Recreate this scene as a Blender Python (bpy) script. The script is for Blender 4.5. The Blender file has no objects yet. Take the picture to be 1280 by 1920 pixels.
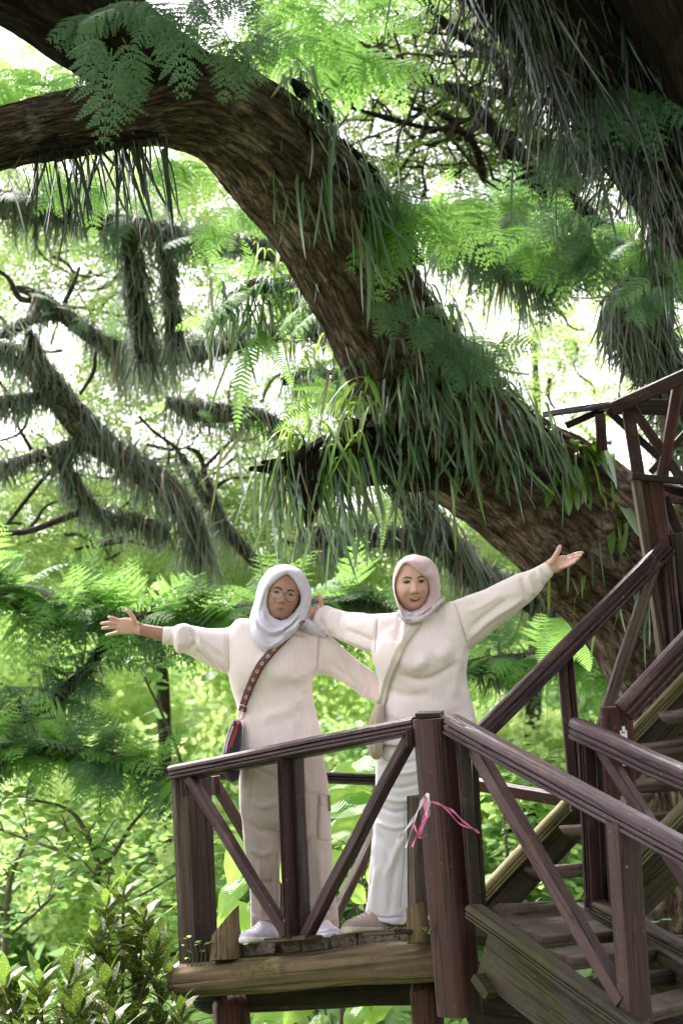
import bpy, bmesh, math, random
import numpy as np
from math import sin, cos, pi, radians, sqrt, exp, atan2
from mathutils import Vector, Matrix, Euler, noise as mnoise

random.seed(7); rng = np.random.default_rng(7)
sc = bpy.context.scene
col = sc.collection

# ------------------------------------------------------------------ camera
PITCH, ROLL, FPX, CAMZ = radians(14.5), radians(3.2), 4085.0, 1.5
_F = np.array([0, cos(PITCH), sin(PITCH)]); _U0 = np.array([0, -sin(PITCH), cos(PITCH)]); _R0 = np.array([1.0, 0, 0])
CU = _U0*cos(ROLL) + _R0*sin(ROLL); CR = _R0*cos(ROLL) - _U0*sin(ROLL); CF = _F
CP = np.array([0, 0, CAMZ])
cam = bpy.data.cameras.new('camera'); camo = bpy.data.objects.new('camera', cam); col.objects.link(camo)
m = Matrix(((CR[0], CU[0], -CF[0]), (CR[1], CU[1], -CF[1]), (CR[2], CU[2], -CF[2])))
camo.matrix_world = Matrix.Translation(CP.tolist()) @ m.to_4x4()
cam.sensor_fit = 'VERTICAL'; cam.sensor_height = 24.0; cam.lens = FPX/1920*24
cam.clip_start = 0.1; cam.clip_end = 900
cam.dof.use_dof = True; cam.dof.focus_distance = 9.15; cam.dof.aperture_fstop = 2.6
sc.camera = camo
sc.render.resolution_x, sc.render.resolution_y = 682, 1024

# ------------------------------------------------------------------ world, sun, exposure
SUN_EL, SUN_AZ = radians(58), radians(-32)      # azimuth measured from +Y towards +X
world = bpy.data.worlds.new('World'); sc.world = world; world.use_nodes = True
wn, wl = world.node_tree.nodes, world.node_tree.links
bgn = wn['Background']
sky = wn.new('ShaderNodeTexSky'); sky.sky_type = 'NISHITA'; sky.sun_disc = False
sky.sun_elevation = SUN_EL; sky.sun_rotation = SUN_AZ
sky.air_density = 1.0; sky.dust_density = 6.0; sky.ozone_density = 0.6
hs = wn.new('ShaderNodeHueSaturation'); hs.inputs['Saturation'].default_value = 0.22
wl.new(sky.outputs[0], hs.inputs['Color']); wb = wn.new('ShaderNodeMixRGB'); wb.blend_type = 'MULTIPLY'; wb.inputs[0].default_value = 1; wb.inputs[2].default_value = (1.0, 0.925, 0.99, 1)
wl.new(hs.outputs[0], wb.inputs[1]); wl.new(wb.outputs[0], bgn.inputs['Color'])
bgn.inputs['Strength'].default_value = 0.15
sl = bpy.data.lights.new('sun', 'SUN'); sl.energy = 2.5; sl.angle = radians(12); sl.color = (1, 0.95, 0.90)
slo = bpy.data.objects.new('sun', sl); col.objects.link(slo)
sd = Vector((sin(SUN_AZ)*cos(SUN_EL), cos(SUN_AZ)*cos(SUN_EL), sin(SUN_EL)))
slo.rotation_euler = sd.to_track_quat('Z', 'Y').to_euler(); slo.location = (0, 0, 30)
sc.view_settings.view_transform = 'Standard'; sc.view_settings.look = 'None'
sc.view_settings.exposure = 2.35; sc.view_settings.gamma = 1.0
sc.view_settings.use_curve_mapping = False
sc.render.engine = 'CYCLES'
sc.cycles.max_bounces = 8; sc.cycles.transparent_max_bounces = 8

# ------------------------------------------------------------------ helpers
def W(x, y, d):
    "point of the place seen at photo pixel (x, y), d metres in front of the lens"
    return CP + (CF + CR*((x-640)/FPX) - CU*((y-960)/FPX))*d
def onz(x, y, z):
    v = CF + CR*((x-640)/FPX) - CU*((y-960)/FPX)
    return CP + v*((z-CAMZ)/v[2])
def V3(p): return Vector((float(p[0]), float(p[1]), float(p[2])))
def M(px, d=9.2): return px*d/FPX            # pixels at depth d -> metres
def nrm(v):
    v = np.asarray(v, float); return v/max(1e-9, np.linalg.norm(v))

def mesh(name, V, Fs, smooth=False, uv=None):
    me = bpy.data.meshes.new(name)
    V = np.asarray(V, dtype=np.float32)
    if isinstance(Fs, np.ndarray):
        n, k = Fs.shape
        me.vertices.add(len(V)); me.vertices.foreach_set('co', V.ravel())
        me.loops.add(n*k); me.loops.foreach_set('vertex_index', Fs.ravel().astype(np.int32))
        me.polygons.add(n); me.polygons.foreach_set('loop_start', np.arange(n, dtype=np.int32)*k)
        me.polygons.foreach_set('loop_total', np.full(n, k, dtype=np.int32))
        me.update(calc_edges=True)
    else:
        me.from_pydata(V.tolist(), [], Fs)
    if uv is not None:
        l = me.uv_layers.new(name='UVMap')
        idx = np.zeros(len(me.loops), dtype=np.int32); me.loops.foreach_get('vertex_index', idx)
        l.data.foreach_set('uv', np.asarray(uv, dtype=np.float32)[idx].ravel())
    if smooth: me.polygons.foreach_set('use_smooth', np.ones(len(me.polygons), dtype=bool))
    me.validate(); me.update()
    return me
def obj(name, me, mt=None, parent=None):
    o = bpy.data.objects.new(name, me); col.objects.link(o)
    if mt is not None and me is not None and len(me.materials) == 0: me.materials.append(mt)
    if parent is not None: o.parent = parent; o.matrix_parent_inverse = Matrix.Translation(-parent.location)
    return o
def child(name, me, mt, parent):
    "a part whose mesh is already in the parent's local coordinates"
    o = bpy.data.objects.new(name, me); col.objects.link(o)
    if mt is not None and len(me.materials) == 0: me.materials.append(mt)
    o.parent = parent
    return o
def tag(o, label=None, cat=None, group=None, kind=None):
    if label: o['label'] = label
    if cat: o['category'] = cat
    if group: o['group'] = group
    if kind: o['kind'] = kind
    return o
def thing(name, label, cat, loc=(0, 0, 0), group=None):
    o = bpy.data.objects.new(name, None); col.objects.link(o); o.location = V3(loc); o.empty_display_size = 0.1
    return tag(o, label, cat, group)

def nt(name):
    mt = bpy.data.materials.new(name); mt.use_nodes = True
    N, L = mt.node_tree.nodes, mt.node_tree.links
    return mt, N, L, N['Principled BSDF'], N['Material Output']
def rgb(c): return (c[0], c[1], c[2], 1)
def ramp(N, stops):
    r = N.new('ShaderNodeValToRGB'); e = r.color_ramp.elements
    while len(e) < len(stops): e.new(0.5)
    for i, (p, c) in enumerate(stops): e[i].position = p; e[i].color = rgb(c)
    return r
def noise(N, L, scale, detail=4, rough=0.55, vec=None, stretch=None, coord='Object'):
    tc = N.new('ShaderNodeTexCoord'); n = N.new('ShaderNodeTexNoise')
    n.inputs['Scale'].default_value = scale; n.inputs['Detail'].default_value = detail; n.inputs['Roughness'].default_value = rough
    src = tc.outputs[coord]
    if stretch:
        mp = N.new('ShaderNodeMapping'); mp.inputs['Scale'].default_value = stretch; L.new(src, mp.inputs[0]); src = mp.outputs[0]
    L.new(src, n.inputs['Vector'])
    return n
def bump(N, L, h, b, strength, dist, prev=None):
    bp = N.new('ShaderNodeBump'); bp.inputs['Strength'].default_value = strength; bp.inputs['Distance'].default_value = dist
    L.new(h, bp.inputs['Height'])
    if prev: L.new(prev, bp.inputs['Normal'])
    if b: L.new(bp.outputs[0], b.inputs['Normal'])
    return bp.outputs[0]

def leaf_mat(name, c1, c2, tr, rough=0.45, trmix=0.4, spec=0.5, spots=None, vein=False, dead=0.0):
    mt, N, L, b, out = nt(name)
    g = N.new('ShaderNodeNewGeometry'); oi = N.new('ShaderNodeObjectInfo')
    add = N.new('ShaderNodeMath'); add.operation = 'ADD'; L.new(g.outputs['Random Per Island'], add.inputs[0]); L.new(oi.outputs['Random'], add.inputs[1])
    fr = N.new('ShaderNodeMath'); fr.operation = 'FRACT'; L.new(add.outputs[0], fr.inputs[0])
    mix = N.new('ShaderNodeMix'); mix.data_type = 'RGBA'; mix.inputs[6].default_value = rgb(c1); mix.inputs[7].default_value = rgb(c2)
    L.new(fr.outputs[0], mix.inputs[0])
    colr = mix.outputs[2]
    # some brown or yellow at the edges of old leaves
    n = noise(N, L, 9, 3); r = ramp(N, [(0.0, (0, 0, 0)), (0.62, (0, 0, 0)), (0.8, (1, 1, 1))]); L.new(n.outputs[0], r.inputs[0])
    m2 = N.new('ShaderNodeMix'); m2.data_type = 'RGBA'; m2.inputs[7].default_value = rgb((c2[0]*1.7+.02, c2[1]*1.25+.01, c2[2]*.7))
    L.new(r.outputs[0], m2.inputs[0]); L.new(colr, m2.inputs[6]); colr = m2.outputs[2]
    if dead:
        g2 = N.new('ShaderNodeMath'); g2.operation = 'MULTIPLY'; g2.inputs[1].default_value = 7.31; L.new(fr.outputs[0], g2.inputs[0]); f2 = N.new('ShaderNodeMath'); f2.operation = 'FRACT'; L.new(g2.outputs[0], f2.inputs[0])
        lt = N.new('ShaderNodeMath'); lt.operation = 'LESS_THAN'; lt.inputs[1].default_value = dead; L.new(f2.outputs[0], lt.inputs[0])
        md = N.new('ShaderNodeMix'); md.data_type = 'RGBA'; md.inputs[7].default_value = rgb((.16, .11, .06)); L.new(lt.outputs[0], md.inputs[0]); L.new(colr, md.inputs[6]); colr = md.outputs[2]
    if spots:
        v = N.new('ShaderNodeTexVoronoi'); v.inputs['Scale'].default_value = spots[1]; tc = N.new('ShaderNodeTexCoord'); L.new(tc.outputs['Object'], v.inputs['Vector'])
        r2 = ramp(N, [(0.0, (1, 1, 1)), (0.26, (1, 1, 1)), (0.36, (0, 0, 0))]); L.new(v.outputs['Distance'], r2.inputs[0])
        m3 = N.new('ShaderNodeMix'); m3.data_type = 'RGBA'; m3.inputs[7].default_value = rgb(spots[0]); L.new(r2.outputs[0], m3.inputs[0]); L.new(colr, m3.inputs[6]); colr = m3.outputs[2]
    L.new(colr, b.inputs['Base Color']); b.inputs['Roughness'].default_value = rough
    b.inputs['Specular IOR Level'].default_value = spec
    if vein:
        uvn = N.new('ShaderNodeTexCoord'); w = N.new('ShaderNodeTexWave'); w.wave_type = 'BANDS'; w.bands_direction = 'Y'
        sep = N.new('ShaderNodeSeparateXYZ'); L.new(uvn.outputs['UV'], sep.inputs[0])
        ab = N.new('ShaderNodeMath'); ab.operation = 'ABSOLUTE'; L.new(sep.outputs[0], ab.inputs[0])
        sb = N.new('ShaderNodeMath'); sb.operation = 'SUBTRACT'; L.new(sep.outputs[1], sb.inputs[0]); L.new(ab.outputs[0], sb.inputs[1])
        cmb = N.new('ShaderNodeCombineXYZ'); L.new(sb.outputs[0], cmb.inputs[1]); L.new(cmb.outputs[0], w.inputs['Vector']); w.inputs['Scale'].default_value = 3.2
        bump(N, L, w.outputs[1], b, 0.5, 0.006)
    t = N.new('ShaderNodeBsdfTranslucent')
    tm = N.new('ShaderNodeMix'); tm.data_type = 'RGBA'; tm.blend_type = 'MULTIPLY'; tm.inputs[0].default_value = 0.0
    hsn = N.new('ShaderNodeHueSaturation'); L.new(colr, hsn.inputs['Color'])
    mm = N.new('ShaderNodeMix'); mm.data_type = 'RGBA'; mm.inputs[0].default_value = 0.8; L.new(hsn.outputs[0], mm.inputs[6]); mm.inputs[7].default_value = rgb(tr)
    L.new(mm.outputs[2], t.inputs['Color'])
    ms = N.new('ShaderNodeMixShader'); ms.inputs[0].default_value = trmix
    L.new(b.outputs[0], ms.inputs[1]); L.new(t.outputs[0], ms.inputs[2]); L.new(ms.outputs[0], out.inputs['Surface'])
    return mt

def wood_mat(name, c1, c2, worn, worn_amt=0.5, rough=0.55, axis=2, moss=None, moss_amt=0.0, grain=14, bstr=0.35):
    mt, N, L, b, out = nt(name)
    st = [grain, grain, grain]; st[axis] = grain*0.08
    n = noise(N, L, 1.0, 6, 0.62, stretch=st)
    mix = ramp(N, [(0.3, c1), (0.7, c2)]); L.new(n.outputs[0], mix.inputs[0])
    def over(c, fac, colr):
        m2 = N.new('ShaderNodeMix'); m2.data_type = 'RGBA'; L.new(fac, m2.inputs[0]); L.new(c, m2.inputs[6])
        if isinstance(colr, tuple): m2.inputs[7].default_value = rgb(colr)
        else: L.new(colr, m2.inputs[7])
        return m2.outputs[2]
    def mask(nz, lo, hi, k=1.0):
        r = ramp(N, [(0.0, (0, 0, 0)), (lo, (0, 0, 0)), (hi, (k, k, k))]); L.new(nz, r.inputs[0]); return r.outputs[0]
    n2 = noise(N, L, 6.0, 7, 0.75); c = over(mix.outputs[0], mask(n2.outputs[0], 0.62-0.2*worn_amt, 0.80-0.2*worn_amt), worn)
    if moss:
        n3 = noise(N, L, 3.4, 8, 0.78); c = over(c, mask(n3.outputs[0], 0.66-0.3*moss_amt, 0.76-0.3*moss_amt), moss)
        n3b = noise(N, L, 9, 6, 0.7); c = over(c, mask(n3b.outputs[0], 0.62, 0.7, .7), tuple(x*1.7 for x in moss))
    st2 = [s*4.5 for s in st]; st2[axis] = st[axis]*1.6
    ng = noise(N, L, 1.0, 6, 0.7, stretch=st2); c = over(c, mask(ng.outputs[0], 0.46, 0.66, .75), tuple(x*.35 for x in c1))
    st3 = [s*1.6 for s in st]; st3[axis] = st[axis]*.5
    nc = noise(N, L, 1.0, 3, 0.5, stretch=st3); ab = N.new('ShaderNodeMath'); ab.operation = 'SUBTRACT'; ab.inputs[1].default_value = .5; L.new(nc.outputs[0], ab.inputs[0])
    ab2 = N.new('ShaderNodeMath'); ab2.operation = 'ABSOLUTE'; L.new(ab.outputs[0], ab2.inputs[0]); crk = ramp(N, [(0.0, (1, 1, 1)), (0.006, (.8, .8, .8)), (0.016, (0, 0, 0))]); L.new(ab2.outputs[0], crk.inputs[0])
    c = over(c, crk.outputs[0], tuple(x*.2 for x in c1))
    nch = noise(N, L, 42, 5, 0.6); c = over(c, mask(nch.outputs[0], 0.66, 0.70, .8), tuple(min(.5, x*1.6+.03) for x in worn))
    L.new(c, b.inputs['Base Color']); b.inputs['Specular IOR Level'].default_value = 0.35
    rr = ramp(N, [(.3, (rough-.12,)*3), (.7, (min(1, rough+.2),)*3)]); L.new(n2.outputs[0], rr.inputs[0]); L.new(rr.outputs[0], b.inputs['Roughness'])
    p = bump(N, L, n.outputs[0], None, bstr*1.3, 0.008); p = bump(N, L, ng.outputs[0], None, bstr*1.4, 0.004, p)
    inv = N.new('ShaderNodeMath'); inv.operation = 'SUBTRACT'; inv.inputs[0].default_value = 1.0; L.new(crk.outputs[0], inv.inputs[1]); bump(N, L, inv.outputs[0], b, .7, 0.005, p)
    return mt

# leaf and blade templates -------------------------------------------------
def strap_template(L_=1.0, w=0.03, n=7, phi0=0.5, droop=5.0, wob=0.2, rnd=None, tip=0.3, vfold=0.15):
    "linear leaf: leaves the base at angle phi0 above horizontal, then hangs; local +X outwards, +Z up"
    rnd = rnd or random
    pts = []; x = z = y = 0.0; ph = phi0; yaw = 0.0; yw = rnd.uniform(-wob, wob)
    ds = L_/n; curl = rnd.uniform(-0.35, 0.35)
    for i in range(n+1):
        pts.append((x, y, z, ph, yaw)); t = (i+0.5)/n
        x += cos(ph)*cos(yaw)*ds; y += cos(ph)*sin(yaw)*ds + yw*ds*t; z += sin(ph)*ds
        ph += (-(pi/2)*0.97 - ph)*(1-exp(-droop/n)) + curl*0.12*sin(t*7)
    V = []; F = []
    for i, (x, y, z, ph, yaw) in enumerate(pts):
        t = i/n; wd = w*0.5*min(1, 0.35+t*4)*(1 if t < 1-tip else max(0.04, sqrt(max(0, 1-((t-(1-tip))/tip)**2))))
        tw = yw*2.5*t
        side = (0, cos(tw), 0); nx, nz = -sin(ph), cos(ph)
        sx, sy, sz = nx*sin(tw), cos(tw), nz*sin(tw)
        V += [(x-sx*wd, y-sy*wd, z-sz*wd), (x-nx*wd*vfold*2, y, z-nz*wd*vfold*2), (x+sx*wd, y+sy*wd, z+sz*wd)]
    for i in range(n):
        a = i*3; F += [(a, a+1, a+4, a+3), (a+1, a+2, a+5, a+4)]
    return np.array(V), np.array(F)
def broad_leaf(L_=1.0, w=0.4, n=8, bend=0.5, fold=0.12, wave=0.02, stalk=0.12, rnd=None, m=2):
    "broad leaf along +X with its face up (+Z), bending down"
    rnd = rnd or random; V = []; F = []; UV = []
    x = z = 0.0; ph = 0.15
    cols = 2*m+1
    for i in range(n+1):
        t = i/n
        if t < stalk: wd = 0.012
        else:
            s = (t-stalk)/(1-stalk); wd = w*0.5*(sin(pi*s**0.8)**0.75)*(1-0.15*s)+0.004
        for j in range(-m, m+1):
            u = j/m
            zz = z + abs(u)*wd*fold*2 - (u*u)*wd*0.25 + wave*sin(i*2.1+j*1.3)*abs(u)*min(1, wd*6)
            V.append((x, u*wd, zz)); UV.append((u*0.5, t*2.0))
        x += cos(ph)*L_/n; z += sin(ph)*L_/n; ph -= bend/n*1.3
    for i in range(n):
        for j in range(cols-1):
            a = i*cols+j; F.append((a, a+cols, a+cols+1, a+1))
    return np.array(V), np.array(F), np.array(UV)
def rhomb(p, d, s, l, w):
    "small toothed leaflet: p base, d direction, s side vector"
    q = [p+s*w*.3, p+d*l*.35+s*w*.5, p+d*l*.62+s*w*.3, p+d*l*.8+s*w*.36, p+d*l, p+d*l*.75-s*w*.38, p+d*l*.35-s*w*.5, p-s*w*.3]
    return q
def lacy_frond(L_=1.0, w=0.75, npin=9, droop=1.0, rnd=None, lobes=True):
    "triangular twice-divided frond along +X, drooping to -Z, face up"
    rnd = rnd or random; V = []; F = []
    up = np.array([0, 0, 1.0])
    pos = np.array([0., 0, 0]); ph = 0.25; path = []
    n = 40
    for i in range(n+1):
        path.append((pos.copy(), ph)); pos = pos+np.array([cos(ph), 0, sin(ph)])*L_/n; ph -= droop/n*(0.6+0.8*i/n)
    def at(t):
        k = min(n-1, int(t*n)); f = t*n-k; return path[k][0]*(1-f)+path[k+1][0]*f, path[k][1]
    def strip(pts, wd, nn):
        base = len(V)
        for k, p in enumerate(pts):
            d = nrm(pts[min(k+1, len(pts)-1)]-pts[max(k-1, 0)]); s = nrm(np.cross(d, nn))*wd*(1-0.7*k/len(pts))
            V.extend([p-s, p+s])
        for k in range(len(pts)-1): F.append((base+2*k, base+2*k+1, base+2*k+3, base+2*k+2))
    strip([at(t)[0] for t in np.linspace(0, 1, 9)], 0.006*L_, up)
    for i in range(npin):
        t = 0.14+0.84*(i/npin)**0.92+rnd.uniform(-.012, .012)
        p0, ph = at(t); fw = np.array([cos(ph), 0, sin(ph)]); nn = np.array([-sin(ph), 0, cos(ph)])
        ln = L_*w*0.66*(1-(t-0.16)/0.86)**0.95*(0.85 if i == 0 else 1)
        for sg in (-1, 1):
            ang = 0.85+0.25*rnd.random(); ln *= rnd.uniform(.82, 1.1); kx = rnd.uniform(-.01, .05)
            d = nrm(fw*cos(ang)+np.array([0, sg*1.0, 0])*sin(ang)+nn*(-0.12))
            dn = d.copy(); p = p0.copy(); npn = max(2, int(ln/(L_*0.030)))
            pts = []
            for k in range(npn+1):
                pts.append(p.copy()); p = p+dn*ln/npn; dn = nrm(dn+fw*kx-nn*rnd.uniform(.0, .05))
            strip(pts, 0.0075*L_, nn)
            for k in range(npn):
                tt = k/npn; sl_ = L_*0.068*(1-tt)**0.9*(0.35+0.65*ln/(L_*w*0.66))+L_*0.012
                pp = pts[k+1] if k else pts[0]*.4+pts[1]*.6; dd = nrm(pts[k+1]-pts[k]); sd_ = nrm(np.cross(nn, dd))
                for s2 in (-1, 1):
                    dl = nrm(dd*rnd.uniform(.5, .9)+sd_*s2*0.8-nn*0.35*(rnd.random()-.3)); sl_j = sl_*rnd.uniform(.7, 1.15); ss = nrm(np.cross(nn, dl))
                    if lobes:
                        q = rhomb(pp, dl, ss, sl_j, min(sl_j*0.6, L_*.022)); b_ = len(V); V.extend(q); F.append(tuple(range(b_, b_+8)))
                    else:
                        b_ = len(V); V.extend([pp, pp+dl*sl_*.5+ss*sl_*.3, pp+dl*sl_, pp+dl*sl_*.5-ss*sl_*.3]); F.append((b_, b_+1, b_+2, b_+3))
            b_ = len(V); V.extend([pts[-1]-nrm(np.cross(nn, dn))*.01*L_, pts[-1]+dn*.03*L_, pts[-1]+nrm(np.cross(nn, dn))*.01*L_]); F.append((b_, b_+1, b_+2))
    return V, F
def sword_frond(L_=1.0, w=0.16, n=26, droop=1.4, rnd=None):
    rnd = rnd or random; V = []; F = []
    pos = np.array([0., 0, 0]); ph = 0.6
    for i in range(n+1):
        fw = np.array([cos(ph), 0, sin(ph)]); nn = np.array([-sin(ph), 0, cos(ph)]); t = i/n
        ln = w*L_*(0.5+0.5*min(1, t*6))*(1-t**2.2)**0.8+0.008*L_
        for sg in (-1, 1):
            d = nrm(fw*0.28+np.array([0, sg, 0])-nn*(0.15+.3*rnd.random())); s = fw*0.42*L_/n
            b_ = len(V); q = pos+d*ln*0.5; V.extend([pos-s*.8, pos+s*.8, q+s*1.0, pos+d*ln+s*.4, q-s*.7]); F.append((b_, b_+1, b_+2, b_+3, b_+4))
        pos = pos+fw*L_/n; ph -= droop/n*(0.8+0.7*t)
    return V, F

def batch(V, F, T):
    "many transformed copies of a template as one vertex/face array. T: (n,3,4)"
    V = np.asarray(V, float); n = len(T); nv = len(V)
    out = np.einsum('nij,vj->nvi', T[:, :, :3], V)+T[:, None, :, 3]
    return out.reshape(-1, 3), (F[None]+(np.arange(n)*nv)[:, None, None]).reshape(-1, F.shape[1])
def frames(P, xdir, zdir, scale):
    "transform stack: local X to xdir, local Z near zdir"
    P = np.asarray(P, float); X = np.asarray(xdir, float); Z = np.asarray(zdir, float)
    X = X/np.maximum(1e-9, np.linalg.norm(X, axis=1, keepdims=True))
    Y = np.cross(Z, X); ny = np.linalg.norm(Y, axis=1, keepdims=True); Y = np.where(ny < 1e-4, [[0, 1, 0]], Y/np.maximum(ny, 1e-6))
    Z = np.cross(X, Y); s = np.asarray(scale, float)
    if s.ndim == 1: s = s[:, None]*np.ones(3)
    T = np.zeros((len(P), 3, 4)); T[:, :, 0] = X*s[:, :1]; T[:, :, 1] = Y*s[:, 1:2]; T[:, :, 2] = Z*s[:, 2:3]; T[:, :, 3] = P
    return T
def tri(V, F):
    "fan polygons of a template into triangles"
    o = []
    for f in F:
        for k in range(1, len(f)-1): o.append((f[0], f[k], f[k+1]))
    return np.array(V, float), np.array(o)
def T44(T): return Matrix([list(map(float, T[0])), list(map(float, T[1])), list(map(float, T[2])), [0, 0, 0, 1]])

def spline(P, n_per=6):
    "Catmull-Rom through rows of P"
    P = np.asarray(P, float); Q = np.vstack([2*P[0]-P[1], P, 2*P[-1]-P[-2]]); out = []
    for i in range(1, len(Q)-2):
        for k in range(n_per):
            t = k/n_per; a, b, c, d = Q[i-1], Q[i], Q[i+1], Q[i+2]
            out.append(0.5*((2*b)+(-a+c)*t+(2*a-5*b+4*c-d)*t*t+(-a+3*b-3*c+d)*t**3))
    out.append(P[-1]); return np.array(out)
def px_path(rows, n_per=6):
    "rows (px, py, depth, radius_px) -> world centre + radius rows"
    Q = np.array([list(W(x, y, d))+[r*d/FPX] for x, y, d, r in rows]); return spline(Q, n_per)
def tube(C, seg=10, rough=0.0, cap=True, seed=0, lump=3.0, squash=1.0, ridge=0.0):
    C = np.asarray(C, float); n = len(C); P, R = C[:, :3], C[:, 3]
    T = np.gradient(P, axis=0); T /= np.linalg.norm(T, axis=1, keepdims=True)
    up = np.array([0.3, -0.8, 0.5]); V = []; UV = []
    a = nrm(np.cross(T[0], up)); l = 0
    for i in range(n):
        a = nrm(a-T[i]*np.dot(a, T[i])); b = np.cross(T[i], a)
        if i: l += np.linalg.norm(P[i]-P[i-1])
        for k in range(seg+1):
            th = 2*pi*(k % seg)/seg; d = a*cos(th)+b*sin(th)*squash; r = R[i]
            if rough:
                q = P[i]+d*r
                r *= 1+rough*mnoise.noise(Vector((q*lump).tolist())+Vector((seed, 0, 0)))+rough*.5*mnoise.noise(Vector((cos(th)*2.2+seed, sin(th)*2.2, l*1.5)))
            if ridge:
                a1 = mnoise.noise(Vector((cos(th)*9+seed, sin(th)*9, l*2.6))); a2 = mnoise.noise(Vector((cos(th)*20, sin(th)*20+seed, l*7))); r += ridge*((1-abs(a1)*2.6)+.6*(1-abs(a2)*2.4))
            V.append(P[i]+d*r); UV.append((k/seg*2*pi*R.mean(), l))
    F = [(i*(seg+1)+k, i*(seg+1)+k+1, (i+1)*(seg+1)+k+1, (i+1)*(seg+1)+k) for i in range(n-1) for k in range(seg)]
    nv = len(V)
    if cap:
        V += [P[0], P[-1]]; UV += [(0, 0), (0, l)]
        F += [(nv, k+1, k) for k in range(seg)] + [(nv+1, (n-1)*(seg+1)+k, (n-1)*(seg+1)+k+1) for k in range(seg)]
    return V, F, UV

# ================================================================== materials
m_paint = wood_mat('brown_painted_wood', (0.0324, 0.0134, 0.0148), (0.0689, 0.0304, 0.0312), (0.1618, 0.0905, 0.0853), 0.35, 0.42, grain=20)
m_paintd = wood_mat('dark_painted_wood', (0.0176, 0.0091, 0.0098), (0.0400, 0.0196, 0.0196), (0.0800, 0.0490, 0.0490), 0.2, 0.33, grain=18)
m_post = wood_mat('post_wood', (0.0368, 0.0133, 0.0117), (0.0773, 0.0294, 0.0244), (0.0736, 0.0404, 0.0261), 0.3, 0.5, grain=12, moss=(0.0662, 0.0356, 0.0131), moss_amt=0.15)
m_redpost = wood_mat('red_brown_post_wood', (0.0582, 0.0162, 0.0152), (0.1080, 0.0325, 0.0298), (0.1828, 0.0813, 0.0813), 0.3, 0.5, grain=12)
m_grey = wood_mat('weathered_grey_wood', (0.0842, 0.0612, 0.0490), (0.1426, 0.1071, 0.0835), (0.0713, 0.0673, 0.0317), 0.4, 0.7, grain=16, moss=(0.0648, 0.0581, 0.0173), moss_amt=0.25)
m_mossw = wood_mat('mossy_stringer_wood', (0.0264, 0.0198, 0.0115), (0.0528, 0.0396, 0.0212), (0.0616, 0.0550, 0.0212), 0.6, 0.75, grain=10, moss=(0.0374, 0.0396, 0.0085), moss_amt=0.6)
m_lichen = wood_mat('lichen_yellow_wood', (0.1500, 0.1237, 0.0600), (0.2250, 0.1950, 0.0900), (0.1275, 0.1275, 0.0450), 0.5, 0.8, grain=10, moss=(0.0975, 0.0975, 0.0300), moss_amt=0.3)
m_log = wood_mat('mossy_log_wood', (0.085, 0.058, 0.030), (0.17, 0.125, 0.06), (0.035, 0.024, 0.014), 0.4, 0.8, grain=9, moss=(0.085, 0.085, 0.02), moss_amt=0.3, bstr=0.9)
m_tread = wood_mat('stair_log_wood', (0.0567, 0.0405, 0.0292), (0.1215, 0.0891, 0.0632), (0.0405, 0.0324, 0.0243), 0.3, 0.8, grain=10, bstr=0.9)
m_dark = wood_mat('knot_and_shade_wood', (0.012, 0.008, 0.006), (0.035, 0.022, 0.016), (0.05, 0.04, 0.02), 0.2, 0.8, grain=9)  # near-black: real knots, plus shade painted into the beams underneath
def simple(name, c, rough=0.5, metal=0.0):
    mt, N, L, b, out = nt(name); n = noise(N, L, 30, 3); r = ramp(N, [(0.3, tuple(x*.75 for x in c)), (0.7, c)]); L.new(n.outputs[0], r.inputs[0]); L.new(r.outputs[0], b.inputs['Base Color'])
    b.inputs['Roughness'].default_value = rough; b.inputs['Metallic'].default_value = metal; return mt
m_metal = simple('galvanised_metal', (0.45, 0.45, 0.43), 0.35, 0.9)

# ================================================================== ground
gm, N, L, b, out = nt('forest_floor')
n = noise(N, L, 1.3, 8, 0.7); r = ramp(N, [(0.35, (0.035, 0.05, 0.015)), (0.55, (0.06, 0.09, 0.022)), (0.7, (0.11, 0.09, 0.05))]); L.new(n.outputs[0], r.inputs[0]); L.new(r.outputs[0], b.inputs['Base Color'])
b.inputs['Roughness'].default_value = 0.95; bump(N, L, n.outputs[0], b, 0.6, 0.1)
gx = np.concatenate([-np.geomspace(400, 2, 26), np.linspace(-1.6, 1.6, 9), np.geomspace(2, 400, 26)]); gy = np.concatenate([[-300, -120, -50, -20], np.linspace(-8, 45, 54), np.geomspace(50, 600, 16)])
GV = [(x, y, 0.12*mnoise.noise(Vector((x*.35, y*.35, 0)))-0.1+(0.0 if y < 8 else -min(1.2, (y-8)*0.05))) for y in gy for x in gx]
nx = len(gx); GF = [(j*nx+i, j*nx+i+1, (j+1)*nx+i+1, (j+1)*nx+i) for j in range(len(gy)-1) for i in range(nx-1)]
ground = obj('ground', mesh('ground', GV, GF, True), gm); tag(ground, kind='structure')

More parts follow.
